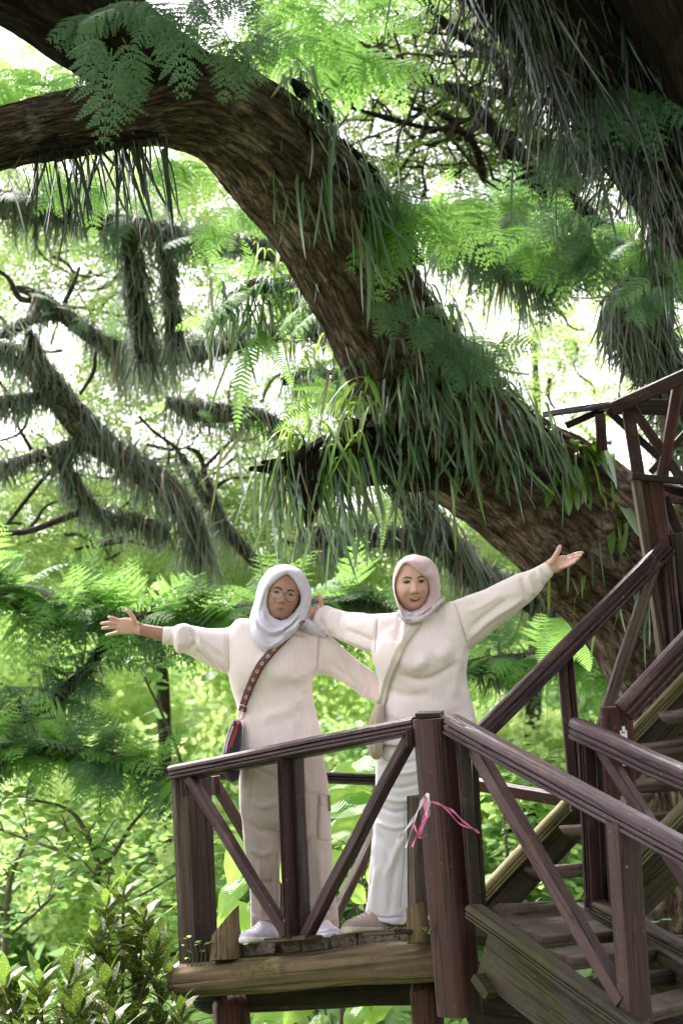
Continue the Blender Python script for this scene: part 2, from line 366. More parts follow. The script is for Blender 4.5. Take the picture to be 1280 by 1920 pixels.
# ================================================================== wooden platform and stairs
def profile(w, h, kind):
    c = min(w, h)*0.10; a, b_ = w/2, h/2
    if kind == 'plain':
        return [(-a+c, -b_), (a-c, -b_), (a, -b_+c), (a, b_-c), (a-c, b_), (-a+c, b_), (-a, b_-c), (-a, -b_+c)]
    if kind == 'round':
        c = min(w, h)*0.34; o = []
        for cx, cy, a0 in ((a-c, -b_+c, -pi/2), (a-c, b_-c, 0), (-a+c, b_-c, pi/2), (-a+c, -b_+c, pi)):
            o += [(cx+c*cos(a0+pi/2*k/5), cy+c*sin(a0+pi/2*k/5)) for k in range(6)]
        return o
    g = w*0.09; s = h/10.0     # 'rail': rounded cap above two deep grooves on each face
    right = [(a-g*1.6, -b_), (a-g, -b_+s*.6), (a-g, -b_+1.8*s), (a-2.2*g, -b_+2.1*s), (a-2.2*g, -b_+2.7*s), (a-.7*g, -b_+3*s), (a-.7*g, -b_+4.4*s), (a-2*g, -b_+4.7*s), (a-2*g, -b_+5.4*s), (a, -b_+5.8*s), (a, b_-2.2*s), (a-g*.8, b_-.9*s), (a-g*2.4, b_)]
    left = [(-x, y) for x, y in reversed(right)]
    return right+left
def extrude(P, L_, nseg=1, cut0=None, cut1=None, warp=0.0, seed=0):
    V = []; n = len(P)
    for i in range(nseg+1):
        t = i/nseg; z = -L_/2+L_*t
        dx = warp*mnoise.noise(Vector((seed, t*2.5, 0))); dy = warp*mnoise.noise(Vector((seed, t*2.5, 9)))
        for x, y in P: V.append((x+dx, y+dy, z))
    F = [tuple(range(n-1, -1, -1)), tuple(range(nseg*n, nseg*n+n))]
    for i in range(nseg):
        for k in range(n): F.append((i*n+k, i*n+(k+1) % n, (i+1)*n+(k+1) % n, (i+1)*n+k))
    return V, F
def place(name, me, mt, parent, Mw):
    o = bpy.data.objects.new(name, me); col.objects.link(o)
    if mt is not None and len(me.materials) == 0: me.materials.append(mt)
    if parent is not None:
        o.parent = parent; o.matrix_local = Matrix.Translation(-parent.location) @ Mw
    else: o.matrix_world = Mw
    return o
_bc = [0]
def beam(parent, name, a, b, wpx, th, mt, kind='plain', side=None, twist=0.0, studs=0, ext=0.0):
    """a, b = (px, py, depth). wpx: width in photo pixels across the beam, th: thickness in metres.
    side: world direction of the thickness; the width runs across it."""
    _bc[0] += 1
    p, q = W(*a), W(*b); L_ = np.linalg.norm(q-p)+ext; z = nrm(q-p)
    if side is None: side = CF
    s = nrm(side); s = nrm(s-z*np.dot(s, z)); u = np.cross(z, s)
    if u[2] < 0: u, s = -u, -s
    if twist: s, u = s*cos(twist)+u*sin(twist), u*cos(twist)-s*sin(twist)
    w = wpx*(a[2]+b[2])/2/FPX
    V, F = extrude(profile(th, w, kind), L_, max(1, int(L_/0.25)), warp=0.005, seed=_bc[0])
    if studs:
        for i in range(studs):
            zz = -L_/2+L_*(i+.5)/studs; hs_ = L_/studs*.33
            for sg in (-1, 1):
                b0 = len(V); x0 = sg*th/2; x1 = sg*(th/2+0.006)
                for xx in (x0, x1):
                    for yy, z2 in ((-w*.18, zz-hs_), (w*.18, zz-hs_), (w*.18, zz+hs_), (-w*.18, zz+hs_)): V.append((xx, yy, z2))
                F += [(b0+4, b0+5, b0+6, b0+7), (b0, b0+1, b0+5, b0+4), (b0+1, b0+2, b0+6, b0+5), (b0+2, b0+3, b0+7, b0+6), (b0+3, b0, b0+4, b0+7)]
    c = (p+q)/2
    Mw = Matrix(((s[0], u[0], z[0], c[0]), (s[1], u[1], z[1], c[1]), (s[2], u[2], z[2], c[2]), (0, 0, 0, 1)))
    return place(name, mesh(name, V, F), mt, parent, Mw)
def log(parent, name, a, b, rpx, mt, half=False, rough=0.12, seed=0, taper=1.0, knots=0):
    p, q = W(*a), W(*b); L_ = np.linalg.norm(q-p); z = nrm(q-p); r = rpx*(a[2]+b[2])/2/FPX
    up = np.array([0, 0, 1.0]); u = nrm(up-z*np.dot(up, z)); s = np.cross(u, z)
    V = []; F = []; ns = max(6, int(L_/0.05)); sg = 56
    for i in range(ns+1):
        t = i/ns; zz = -L_/2+L_*t; rr = r*(1+(taper-1)*t)
        e = min(t, 1-t)*L_; rr *= 1-0.25*max(0, 1-e/0.03)**2
        for k in range(sg):
            th = 2*pi*k/sg; x, y = cos(th), sin(th)
            k_ = 1+rough*mnoise.noise(Vector((x*1.5+seed, y*1.5, zz*2.2)))+rough*.6*mnoise.noise(Vector((x*5+seed, y*5, zz*2.0)))-rough*.9*max(0, .12-abs(mnoise.noise(Vector((x*4+seed, y*4, zz*1.3+3)))))/.12*.4
            yy = y*rr*k_
            if half: yy = min(yy, rr*0.12)
            V.append((x*rr*k_, yy, zz))
    F = [(i*sg+k, i*sg+(k+1) % sg, (i+1)*sg+(k+1) % sg, (i+1)*sg+k) for i in range(ns) for k in range(sg)]
    for base, zz, sg_ in ((0, -L_/2-0.004, -1), (ns*sg, L_/2+0.004, 1)):
        c_ = len(V); V.append((0, 0, zz))
        for k in range(sg): F.append((c_, base+(k+1) % sg, base+k) if sg_ < 0 else (c_, base+k, base+(k+1) % sg))
    c = (p+q)/2
    Mw = Matrix(((s[0], u[0], z[0], c[0]), (s[1], u[1], z[1], c[1]), (s[2], u[2], z[2], c[2]), (0, 0, 0, 1)))
    o = place(name, mesh(name, V, F, True), mt, parent, Mw)
    kn = random.Random(seed+3)
    for _ in range(knots):
        th = kn.uniform(pi*.9, pi*1.15) if s[0]*0+1 else 0; zz = kn.uniform(-L_*.45, L_*.45); kr = kn.uniform(.010, .016); dd = nrm(-CF+ZU*kn.uniform(-.1, .5)); a_ = c+z*zz+dd*r*.99
        Vk = []; Fk = []
        for j, (rr_, h_) in enumerate(((1.5, -.004), (1.15, .006), (.8, .003), (.4, -.004))):
            for q_ in range(12): al_ = 2*pi*q_/12; t1 = nrm(np.cross(dd, z)); Vk.append(a_+z*cos(al_)*kr*rr_*1.2+t1*sin(al_)*kr*rr_+dd*h_)
        Fk = [(j*12+q_, j*12+(q_+1) % 12, (j+1)*12+(q_+1) % 12, (j+1)*12+q_) for j in range(3) for q_ in range(12)]+[tuple(range(36, 48))]
        Vl = [(float(np.dot(v_-c, s)), float(np.dot(v_-c, u)), float(np.dot(v_-c, z))) for v_ in Vk]; kk = place('knot', mesh('knot', Vl, Fk, True), m_dark, None, Matrix()); kk.parent = o
    return o
E1 = nrm([-1.11, 1.04, 0]); E2 = nrm([1.04, 1.11, 0]); ZU = np.array([0, 0, 1.0])

plat = thing('viewing_platform', 'raised wooden platform with brown railing on which the two women stand', 'platform', W(600, 1800, 9.1))
D1 = lambda x: 8.42+(815-x)*(9.5-8.42)/(815-335)    # depth along the front railing
# posts
beam(plat, 'corner_post', (363, 1441, 9.52), (378, 1812, 9.50), 72, 0.05, m_paintd, 'plain', side=E1)
beam(plat, 'post_edge_board', (336, 1446, 9.44), (352, 1812, 9.42), 15, 0.07, m_grey, 'plain', side=E2)
beam(plat, 'main_post', (815, 1346, 8.45), (862, 1902, 8.40), 72, 0.16, m_post, 'round', side=E1)
beam(plat, 'post_cap', (782, 1340, 8.47), (828, 1338, 8.45), 9, 0.10, m_paintd, 'plain', side=CF)
beam(plat, 'corner_strip', (868, 1372, 8.33), (893, 1700, 8.30), 20, 0.05, m_paintd, 'plain', side=CF, studs=22)
beam(plat, 'corner_strip', (887, 1378, 8.38), (905, 1700, 8.36), 11, 0.06, m_paintd, 'plain', side=CF)
beam(plat, 'corner_strip', (855, 1360, 8.36), (882, 1700, 8.33), 8, 0.06, m_paint, 'plain', side=CF)
# front railing
beam(plat, 'top_rail', (326, 1449, 9.42), (783, 1358, 8.48), 27, 0.075, m_paint, 'rail', side=E2)
beam(plat, 'rail_lip', (340, 1462, 9.44), (780, 1373, 8.50), 7, 0.05, m_paintd, 'plain', side=E2)
beam(plat, 'rail_bracket', (349, 1454, 9.38), (353, 1492, 9.38), 14, 0.06, m_paint, 'rail', side=E2)
beam(plat, 'rail_bracket', (773, 1366, 8.46), (776, 1398, 8.46), 12, 0.06, m_paint, 'rail', side=E2)
beam(plat, 'middle_post', (532, 1415, 8.98), (546, 1757, 8.96), 12, 0.07, m_paint, 'rail', side=E2)
beam(plat, 'middle_post', (552, 1413, 9.01), (566, 1757, 9.00), 27, 0.06, m_paintd, 'plain', side=E2)
beam(plat, 'brace', (356, 1458, 9.36), (539, 1752, 8.98), 19, 0.045, m_paint, 'plain', side=E2)
beam(plat, 'brace', (772, 1378, 8.52), (573, 1756, 8.94), 21, 0.05, m_paint, 'plain', side=E2)
# back railing
beam(plat, 'back_rail', (393, 1451, 9.70), (742, 1463, 10.3), 20, 0.07, m_paintd, 'rail', side=E1)
beam(plat, 'back_rail', (880, 1468, 10.2), (1068, 1502, 9.9), 13, 0.06, m_paint, 'plain', side=E1)
beam(plat, 'rail_bracket', (401, 1455, 9.66), (404, 1490, 9.66), 16, 0.05, m_paint, 'rail', side=E1)
beam(plat, 'back_brace', (404, 1470, 9.72), (548, 1712, 9.98), 17, 0.04, m_paint, 'plain', side=E1)
beam(plat, 'back_brace', (745, 1478, 10.2), (628, 1716, 10.05), 17, 0.045, m_grey, 'plain', side=E1)
beam(plat, 'back_post', (583, 1462, 10.0), (596, 1745, 10.0), 26, 0.05, m_paintd, 'plain', side=E1)
# side board and stubs
beam(plat, 'side_board', (782, 1492, 8.66), (783, 1752, 8.66), 38, 0.05, m_grey, 'plain', side=E1)
def stub(cx, base, top, wl, d, mt, slant, seed):
    r = wl/2*d/FPX; V = []; F = []; sg = 16
    h = (base-top)*d/FPX; ns = 8
    for i in range(ns+1):
        t = i/ns
        for k in range(sg):
            th = 2*pi*k/sg; x, y = cos(th)*r*(1-.12*t), sin(th)*r*0.8*(1-.12*t)
            zt = h*(1-slant*(0.5-cos(th)*0.5))
            k_ = 1+.12*mnoise.noise(Vector((x*12+seed, y*12, t*2)))
            V.append((x*k_, y*k_, zt*t))
    F = [(i*sg+k, i*sg+(k+1) % sg, (i+1)*sg+(k+1) % sg, (i+1)*sg+k) for i in range(ns) for k in range(sg)]+[tuple(range(sg-1, -1, -1)), tuple(range(ns*sg, ns*sg+sg))]
    return place('log_stub', mesh('log_stub', V, F, False), mt, plat, Matrix.Translation(V3(W(cx, base, d))))
stub(425, 1800, 1700, 62, 9.2, m_log, 0.55, 1)
stub(785, 1768, 1690, 44, 8.58, m_log, 0.15, 4)
stub(735, 1768, 1722, 30, 9.5, m_log, 0.2, 6)
# floor planks, running away from the front edge
ZF = 2.06
pa = W(408, 1782, 9.30); pb = W(858, 1752, 8.62); pa[2] = pb[2] = ZF
edge = pb-pa; eL = np.linalg.norm(edge); ed = edge/eL; away = nrm(np.cross(ZU, ed)); away = away if away[1] > 0 else -away
brk = [0, .19, .27, .315, .375, .49, .60, .685, .78, .89, 1.0]
for i in range(len(brk)-1):
    w = (brk[i+1]-brk[i])*eL-0.006; rr = random.Random(i); Ln = 1.05
    p = pa+ed*((brk[i]+brk[i+1])/2*eL)+away*(Ln/2-0.01+rr.uniform(-.02, .02)); p[2] = ZF-0.024+rr.uniform(-.004, .003)
    V, F = extrude(profile(w, 0.05, 'plain'), Ln, 4, warp=0.004, seed=i+50)
    z = away; s = ed; u = np.cross(z, s); s, u = (s, u) if u[2] > 0 else (-s, -u)
    place('plank', mesh('plank', V, F), m_grey, plat, Matrix(((s[0], u[0], z[0], p[0]), (s[1], u[1], z[1], p[1]), (s[2], u[2], z[2], p[2]), (0, 0, 0, 1))))
for a_, b_, k in ((512, 588, 0), (700, 757, 1)):
    beam(plat, 'threshold_strip', (a_, 1764-k*14, D1(a_)-.02), (b_, 1757-k*10, D1(b_)-.02), 9, 0.10, m_tread, 'plain', side=E2)
log(plat, 'log_beam', (328, 1842, 9.38), (846, 1797, 8.60), 33, m_log, seed=2, rough=0.16, taper=1.1, knots=4)
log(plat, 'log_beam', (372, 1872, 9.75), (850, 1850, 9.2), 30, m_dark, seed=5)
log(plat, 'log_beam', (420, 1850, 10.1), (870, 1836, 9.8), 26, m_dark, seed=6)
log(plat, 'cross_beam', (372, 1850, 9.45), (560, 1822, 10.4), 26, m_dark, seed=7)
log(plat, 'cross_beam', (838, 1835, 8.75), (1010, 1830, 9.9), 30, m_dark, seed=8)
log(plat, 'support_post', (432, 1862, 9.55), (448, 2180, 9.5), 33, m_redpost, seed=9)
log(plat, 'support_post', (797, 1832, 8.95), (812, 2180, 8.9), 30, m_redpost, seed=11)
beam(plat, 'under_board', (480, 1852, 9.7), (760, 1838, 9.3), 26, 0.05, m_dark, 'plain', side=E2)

low = thing('lower_staircase', 'brown wooden flight going down from the platform towards the lower right, with mossy side boards', 'staircase', W(1040, 1750, 8.2))
SR = nrm(np.cross(ZU, W(1290, 1600, 7.25)-W(850, 1350, 8.35)))
beam(low, 'handrail', (846, 1358, 8.36), (1300, 1606, 7.2), 43, 0.08, m_paint, 'rail', side=SR)
beam(low, 'brace', (884, 1392, 8.33), (1168, 1880, 7.5), 30, 0.05, m_post, 'plain', side=SR)
beam(low, 'baluster_post', (1166, 1540, 7.52), (1192, 1930, 7.5), 40, 0.10, m_paint, 'plain', side=SR, twist=0.0)
beam(low, 'stringer', (916, 1788, 8.25), (1240, 2045, 7.4), 104, 0.06, m_mossw, 'plain', side=SR)
beam(low, 'stringer_moulding', (888, 1708, 8.22), (1240, 1962, 7.32), 30, 0.09, m_mossw, 'rail', side=SR)
beam(low, 'stringer', (1085, 1735, 9.0), (1320, 1880, 8.0), 92, 0.06, m_mossw, 'plain', side=SR)
beam(low, 'stringer_moulding', (1108, 1692, 8.92), (1320, 1800, 7.95), 26, 0.08, m_mossw, 'rail', side=SR)
log(low, 'shadow_fill_log', (890, 1893, 8.9), (1300, 1960, 8.4), 46, m_dark, seed=24)  # dark logs added to paint the black shadow below the near stringer
log(low, 'shadow_fill_log', (905, 1868, 9.3), (1300, 1880, 9.0), 30, m_dark, seed=25)
beam(low, 'bracket', (898, 1850, 8.15), (982, 1838, 8.3), 17, 0.10, m_mossw, 'plain', side=SR)
log(low, 'stair_tread', (930, 1712, 8.35), (1055, 1706, 9.0), 17, m_tread, seed=21, half=False)
beam(low, 'stair_tread', (962, 1738, 8.25), (1050, 1726, 8.8), 15, 0.13, m_tread, 'plain', side=CF)
beam(low, 'stair_tread', (985, 1757, 8.1), (1138, 1745, 8.75), 22, 0.13, m_tread, 'plain', side=CF)
beam(low, 'stair_tread', (1045, 1800, 7.9), (1245, 1778, 8.5), 24, 0.13, m_tread, 'plain', side=CF)
beam(low, 'stair_tread', (1190, 1898, 7.6), (1310, 1870, 8.1), 20, 0.13, m_tread, 'plain', side=CF)
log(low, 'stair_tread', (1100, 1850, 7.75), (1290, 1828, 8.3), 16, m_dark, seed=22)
beam(low, 'handrail', (1080, 1366, 8.92), (1300, 1466, 8.1), 42, 0.08, m_paint, 'rail', side=SR)
beam(low, 'frame_post', (1097, 1378, 8.9), (1112, 1700, 8.86), 24, 0.07, m_paint, 'rail', side=SR)
beam(low, 'frame_post', (1118, 1388, 8.95), (1132, 1700, 8.92), 24, 0.05, m_paintd, 'plain', side=SR)
beam(low, 'brace', (1124, 1398, 8.86), (1310, 1690, 8.1), 24, 0.045, m_post, 'plain', side=SR)
beam(low, 'bracket_post', (1153, 1325, 8.85), (1172, 1705, 8.82), 58, 0.09, m_redpost, 'plain', side=CF, twist=0.0)
for (x, y) in ((1168, 1378), (1172, 1428), (1192, 1674), (1166, 1508)):
    V, F = extrude(profile(0.03, 0.012, 'plain'), 0.035)
    V2, F2 = extrude(profile(0.012, 0.03, 'plain'), 0.022); b0 = len(V); V += [(a+.0, b-.012, c+.02) for a, b, c in V2]; F += [tuple(k+b0 for k in f) for f in F2]
    place('metal_bracket', mesh('metal_bracket', V, F), m_metal, low, Matrix.Translation(V3(W(x, y, 8.76))))

upst = thing('upper_staircase', 'wooden flight with half-log treads rising to the right behind the tall post', 'staircase', W(1100, 1500, 9.4))
SU = nrm(np.cross(ZU, W(1247, 1028, 9.6)-W(905, 1372, 9.2)))
beam(upst, 'handrail', (902, 1376, 9.2), (1250, 1027, 9.6), 36, 0.075, m_paint, 'rail', side=SU)
beam(upst, 'baluster', (1052, 1238, 9.42), (1078, 1520, 9.4), 18, 0.05, m_paint, 'plain', side=CF, studs=16)
beam(upst, 'baluster', (1066, 1232, 9.44), (1092, 1520, 9.42), 12, 0.06, m_paint, 'rail', side=SU)
beam(upst, 'brace', (1228, 1052, 9.56), (1126, 1366, 9.4), 21, 0.045, m_grey, 'plain', side=SU)
beam(upst, 'handrail', (1168, 1335, 8.75), (1310, 1182, 8.8), 44, 0.08, m_paint, 'rail', side=SU)
beam(upst, 'stringer', (905, 1722, 9.6), (1310, 1288, 10.1), 62, 0.05, m_mossw, 'plain', side=SU)
beam(upst, 'stringer_moulding', (893, 1690, 9.55), (1310, 1245, 10.0), 24, 0.08, m_lichen, 'rail', side=SU)
beam(upst, 'stringer', (1170, 1690, 8.9), (1310, 1556, 9.0), 92, 0.05, m_mossw, 'plain', side=SU)
beam(upst, 'stringer_moulding', (1185, 1618, 8.85), (1310, 1488, 8.95), 28, 0.08, m_lichen, 'rail', side=SU)
for i, (a, b, r) in enumerate([((997, 1628), (1110, 1620), 15), ((1060, 1550), (1130, 1546), 14), ((1105, 1500), (1210, 1492), 13), ((1195, 1465), (1300, 1455), 17), ((1196, 1398), (1300, 1388), 18), ((1248, 1338), (1310, 1328), 15), ((1196, 1530), (1275, 1522), 13)]):
    log(upst, 'stair_tread', (a[0], a[1], 9.65), (b[0], b[1], 9.15), r*1.4, m_tread, half=True, seed=30+i)
post_t = thing('tall_post', 'tall leaning red-brown wooden post with flat cap at the right edge', 'post', W(1250, 1240, 9.75))
beam(post_t, 'post_face', (1212, 896, 9.72), (1262, 1246, 9.7), 52, 0.10, m_redpost, 'plain', side=CF)
beam(post_t, 'lit_side_strip', (1190, 897, 9.68), (1246, 1244, 9.66), 15, 0.10, m_grey, 'plain', side=CF)  # pale strip: the lit side of the post put into colour
beam(post_t, 'cap', (1180, 893, 9.7), (1300, 905, 9.7), 12, 0.16, m_paintd, 'plain', side=CF)
beam(post_t, 'routed_board', (1250, 1035, 9.6), (1272, 1250, 9.58), 20, 0.06, m_paint, 'rail', side=SU)
beam(post_t, 'routed_board', (1266, 1000, 9.66), (1300, 1230, 9.66), 24, 0.05, m_paintd, 'plain', side=CF)

bal = thing('upper_landing', 'small upper landing railing of crossed dark boards at the upper right edge', 'railing', W(1200, 890, 10.3))
beam(bal, 'top_rail', (1155, 762, 10.3), (1310, 693, 9.9), 27, 0.08, m_paint, 'plain', side=CF)
beam(bal, 'rail', (1024, 776, 10.9), (1168, 754, 10.4), 13, 0.05, m_paintd, 'plain', side=CF)
beam(bal, 'rail', (1066, 796, 10.8), (1135, 765, 10.6), 13, 0.05, m_paintd, 'plain', side=CF)
beam(bal, 'rail', (1150, 762, 10.45), (1310, 764, 10.4), 30, 0.05, m_paintd, 'plain', side=CF)
beam(bal, 'post', (1124, 776, 10.6), (1128, 845, 10.6), 18, 0.06, m_paint, 'plain', side=CF)
beam(bal, 'post', (1176, 768, 10.35), (1196, 892, 10.3), 22, 0.06, m_paint, 'plain', side=CF)
beam(bal, 'post', (1272, 712, 10.2), (1240, 900, 10.2), 20, 0.06, m_redpost, 'plain', side=CF)
beam(bal, 'brace', (1182, 762, 10.28), (1296, 925, 10.15), 17, 0.04, m_post, 'plain', side=CF)
beam(bal, 'brace', (1140, 770, 10.5), (1250, 872, 10.4), 13, 0.04, m_paintd, 'plain', side=CF)
beam(bal, 'brace', (1218, 886, 10.42), (1310, 782, 10.4), 12, 0.04, m_paint, 'plain', side=CF)
beam(bal, 'rail', (1234, 908, 9.85), (1310, 930, 9.75), 18, 0.07, m_paint, 'rail', side=SR)
beam(bal, 'brace', (1244, 935, 9.82), (1310, 1090, 9.7), 20, 0.05, m_post, 'plain', side=CF)
beam(bal, 'floor_board', (1236, 932, 10.1), (1310, 938, 10.0), 22, 0.12, m_redpost, 'plain', side=CF)
log(bal, 'log_end', (1262, 962, 9.95), (1310, 958, 10.3), 17, m_lichen, seed=41)
log(bal, 'tread', (1262, 1062, 9.95), (1320, 1058, 10.3), 22, m_tread, seed=42)

# pink ribbon tied round the main post
mr = simple('pink_ribbon_plastic', (0.75, 0.16, 0.36), 0.35); mr2 = simple('pale_ribbon_plastic', (0.75, 0.62, 0.68), 0.35)
rib = thing('ribbon', 'pink and white plastic ribbon tied round the main post', 'ribbon', W(797, 1500, 8.3))
def ribbon(pts, w, mt, nm):
    C = spline(np.array([W(x, y, d) for x, y, d in pts]), 6); V = []; n = len(C)
    for i in range(n):
        t = nrm(C[min(i+1, n-1)]-C[max(i-1, 0)]); s = nrm(np.cross(t, CF))*w/2*(1+.4*sin(i*1.1)); o_ = CF*0.004*sin(i*.8)
        V += [C[i]-s+o_, C[i]+s-o_]
    F = [(2*i, 2*i+1, 2*i+3, 2*i+2) for i in range(n-1)]
    loc = np.array(rib.location)
    child(nm, mesh(nm, np.array(V)-loc, F, True), mt, rib)
ribbon([(793, 1500, 8.30), (815, 1505, 8.28), (845, 1518, 8.27), (868, 1540, 8.24), (898, 1562, 8.24)], .006, mr, 'ribbon_band')
ribbon([(793, 1502, 8.29), (830, 1512, 8.27), (862, 1545, 8.24), (895, 1556, 8.23)], .004, mr, 'ribbon_band')
ribbon([(795, 1498, 8.29), (797, 1530, 8.25), (788, 1558, 8.24), (786, 1572, 8.25)], .013, mr, 'ribbon_tail')
ribbon([(793, 1498, 8.29), (778, 1530, 8.25), (757, 1560, 8.24), (743, 1578, 8.25)], .009, mr2, 'ribbon_tail')
ribbon([(797, 1498, 8.29), (805, 1525, 8.25), (790, 1545, 8.24), (772, 1588, 8.25)], .006, mr, 'ribbon_tail')
ribbon([(797, 1496, 8.28), (786, 1510, 8.24), (775, 1545, 8.24), (760, 1590, 8.24)], .004, mr2, 'ribbon_tail')
ribbon([(793, 1500, 8.29), (800, 1490, 8.26), (803, 1505, 8.25), (798, 1532, 8.25)], .012, mr2, 'ribbon_tail')
ribbon([(775, 1545, 8.29), (785, 1568, 8.26), (800, 1566, 8.25)], .004, mr, 'ribbon_tail')

# ================================================================== vegetation materials
def bark_mat(name, c1, c2, c3, pale, scale=1.0, bs=1.0):
    mt, N, L, b, out = nt(name)
    n1 = noise(N, L, scale, 8, 0.65, stretch=(26, 3.2, 1), coord='UV'); n2 = noise(N, L, 5*scale, 8, 0.7); n3 = noise(N, L, 1.6*scale, 5, 0.6)
    r = ramp(N, [(0.32, c1), (0.5, c2), (0.68, c3)]); L.new(n1.outputs[0], r.inputs[0])
    r2 = ramp(N, [(0.0, (0, 0, 0)), (0.52, (0, 0, 0)), (0.72, (1, 1, 1))]); L.new(n2.outputs[0], r2.inputs[0])
    m = N.new('ShaderNodeMix'); m.data_type = 'RGBA'; L.new(r2.outputs[0], m.inputs[0]); L.new(r.outputs[0], m.inputs[6]); m.inputs[7].default_value = rgb(pale)
    r3 = ramp(N, [(0.0, (0, 0, 0)), (0.55, (0, 0, 0)), (0.75, (.8, .8, .8))]); L.new(n3.outputs[0], r3.inputs[0])
    m2 = N.new('ShaderNodeMix'); m2.data_type = 'RGBA'; L.new(r3.outputs[0], m2.inputs[0]); L.new(m.outputs[2], m2.inputs[6]); m2.inputs[7].default_value = rgb((.035, .045, .015))
    b.inputs['Roughness'].default_value = 0.9; b.inputs['Specular IOR Level'].default_value = .2
    v = N.new('ShaderNodeTexVoronoi'); v.inputs['Scale'].default_value = 1.0; v.feature = 'DISTANCE_TO_EDGE'
    tc = N.new('ShaderNodeTexCoord'); mp = N.new('ShaderNodeMapping'); mp.inputs['Scale'].default_value = (26, 7, 1); 
    nd = noise(N, L, 6, 4, .6, coord='UV'); ad = N.new('ShaderNodeMixRGB'); ad.blend_type = 'ADD'; ad.inputs[0].default_value = .12
    L.new(tc.outputs['UV'], ad.inputs[1]); L.new(nd.outputs[1], ad.inputs[2]); L.new(ad.outputs[0], mp.inputs[0]); L.new(mp.outputs[0], v.inputs['Vector'])
    rf = ramp(N, [(0.0, (.22, .22, .22)), (0.10, (.6, .6, .6)), (0.28, (1, 1, 1))]); L.new(v.outputs['Distance'], rf.inputs[0])
    n6 = noise(N, L, 1.0, 8, .75, stretch=(70, 14, 1), coord='UV'); r6 = ramp(N, [(.35, (.42, .42, .42)), (.6, (1.35, 1.32, 1.3))]); L.new(n6.outputs[0], r6.inputs[0])
    q1 = N.new('ShaderNodeMixRGB'); q1.blend_type = 'MULTIPLY'; q1.inputs[0].default_value = .85; L.new(m2.outputs[2], q1.inputs[1]); L.new(rf.outputs[0], q1.inputs[2])
    q2 = N.new('ShaderNodeMixRGB'); q2.blend_type = 'MULTIPLY'; q2.inputs[0].default_value = 1; L.new(q1.outputs[0], q2.inputs[1]); L.new(r6.outputs[0], q2.inputs[2]); L.new(q2.outputs[0], b.inputs['Base Color'])
    p = bump(N, L, v.outputs['Distance'], None, bs, 0.06); p = bump(N, L, n6.outputs[0], None, bs, .02, p); p = bump(N, L, n1.outputs[0], None, bs, 0.05, p); bump(N, L, n2.outputs[0], b, bs*.8, 0.03, p)
    return mt
m_bark = bark_mat('rough_bark', (0.045, 0.030, 0.024), (0.18, 0.125, 0.095), (0.40, 0.30, 0.225), (0.60, 0.51, 0.41))
m_barkd = bark_mat('shade_darkened_bark', (0.008, 0.005, 0.004), (0.028, 0.017, 0.014), (0.07, 0.045, 0.035), (0.06, 0.045, 0.03))  # darker copy of the bark: shade under the high canopy put into colour
m_barkf = bark_mat('distant_bark', (0.03, 0.022, 0.018), (0.07, 0.055, 0.04), (0.13, 0.10, 0.08), (0.10, 0.11, 0.06), 1.0, 0.5)
m_strap = leaf_mat('strap_leaf', (0.034, 0.086, 0.038), (0.12, 0.20, 0.09), (0.26, 0.42, 0.15), 0.28, 0.2, 0.7, dead=.06)
m_strapl = leaf_mat('light_strap_leaf', (0.08, 0.17, 0.03), (0.14, 0.26, 0.045), (0.5, 0.75, 0.12), 0.38, 0.35)
m_strapd = leaf_mat('shade_darkened_strap_leaf', (0.005, 0.014, 0.006), (0.022, 0.042, 0.020), (0.10, 0.18, 0.07), 0.33, 0.12, 0.6, dead=.05)  # darker strap leaf: shade of the top corner put into its colour
m_strapg = leaf_mat('grey_green_hanging_leaf', (0.045, 0.072, 0.048), (0.12, 0.16, 0.115), (0.24, 0.34, 0.20), 0.45, 0.22, 0.4, dead=.16)
m_lacy = leaf_mat('lacy_fern_leaf', (0.035, 0.09, 0.04), (0.08, 0.155, 0.075), (0.25, 0.45, 0.16), 0.6, 0.25, 0.25)
m_lacyb = leaf_mat('bright_fern_leaf', (0.06, 0.17, 0.035), (0.125, 0.28, 0.06), (0.45, 0.8, 0.18), 0.6, 0.4, 0.25)
m_canopy = leaf_mat('canopy_leaf', (0.035, 0.08, 0.018), (0.10, 0.17, 0.035), (0.35, 0.55, 0.12), 0.5, 0.35)
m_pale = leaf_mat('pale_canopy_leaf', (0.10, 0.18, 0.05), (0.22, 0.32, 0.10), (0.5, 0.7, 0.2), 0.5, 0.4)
m_far = leaf_mat('haze_paled_far_leaf', (0.14, 0.29, 0.07), (0.40, 0.56, 0.20), (0.85, 1.0, 0.42), 0.55, 0.48)  # leaf colour lightened to paint in distance haze and flare
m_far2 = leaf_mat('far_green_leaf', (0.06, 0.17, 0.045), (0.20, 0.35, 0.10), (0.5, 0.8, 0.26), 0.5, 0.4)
m_shrub = leaf_mat('shrub_leaf', (0.06, 0.18, 0.035), (0.14, 0.31, 0.06), (0.6, 0.9, 0.25), 0.6, 0.4, 0.25)
m_croton = leaf_mat('spotted_croton_leaf', (0.009, 0.028, 0.008), (0.026, 0.06, 0.012), (0.25, 0.42, 0.06), 0.5, 0.15, 0.3, spots=((0.45, 0.42, 0.03), 16))
m_big = leaf_mat('large_leaf', (0.10, 0.28, 0.04), (0.17, 0.38, 0.06), (0.7, 1.0, 0.2), 0.38, 0.5, vein=True)
m_stem = simple('green_brown_stem', (0.10, 0.09, 0.045), 0.7)
m_litter = simple('brown_leaf_litter', (0.10, 0.06, 0.035), 0.9)

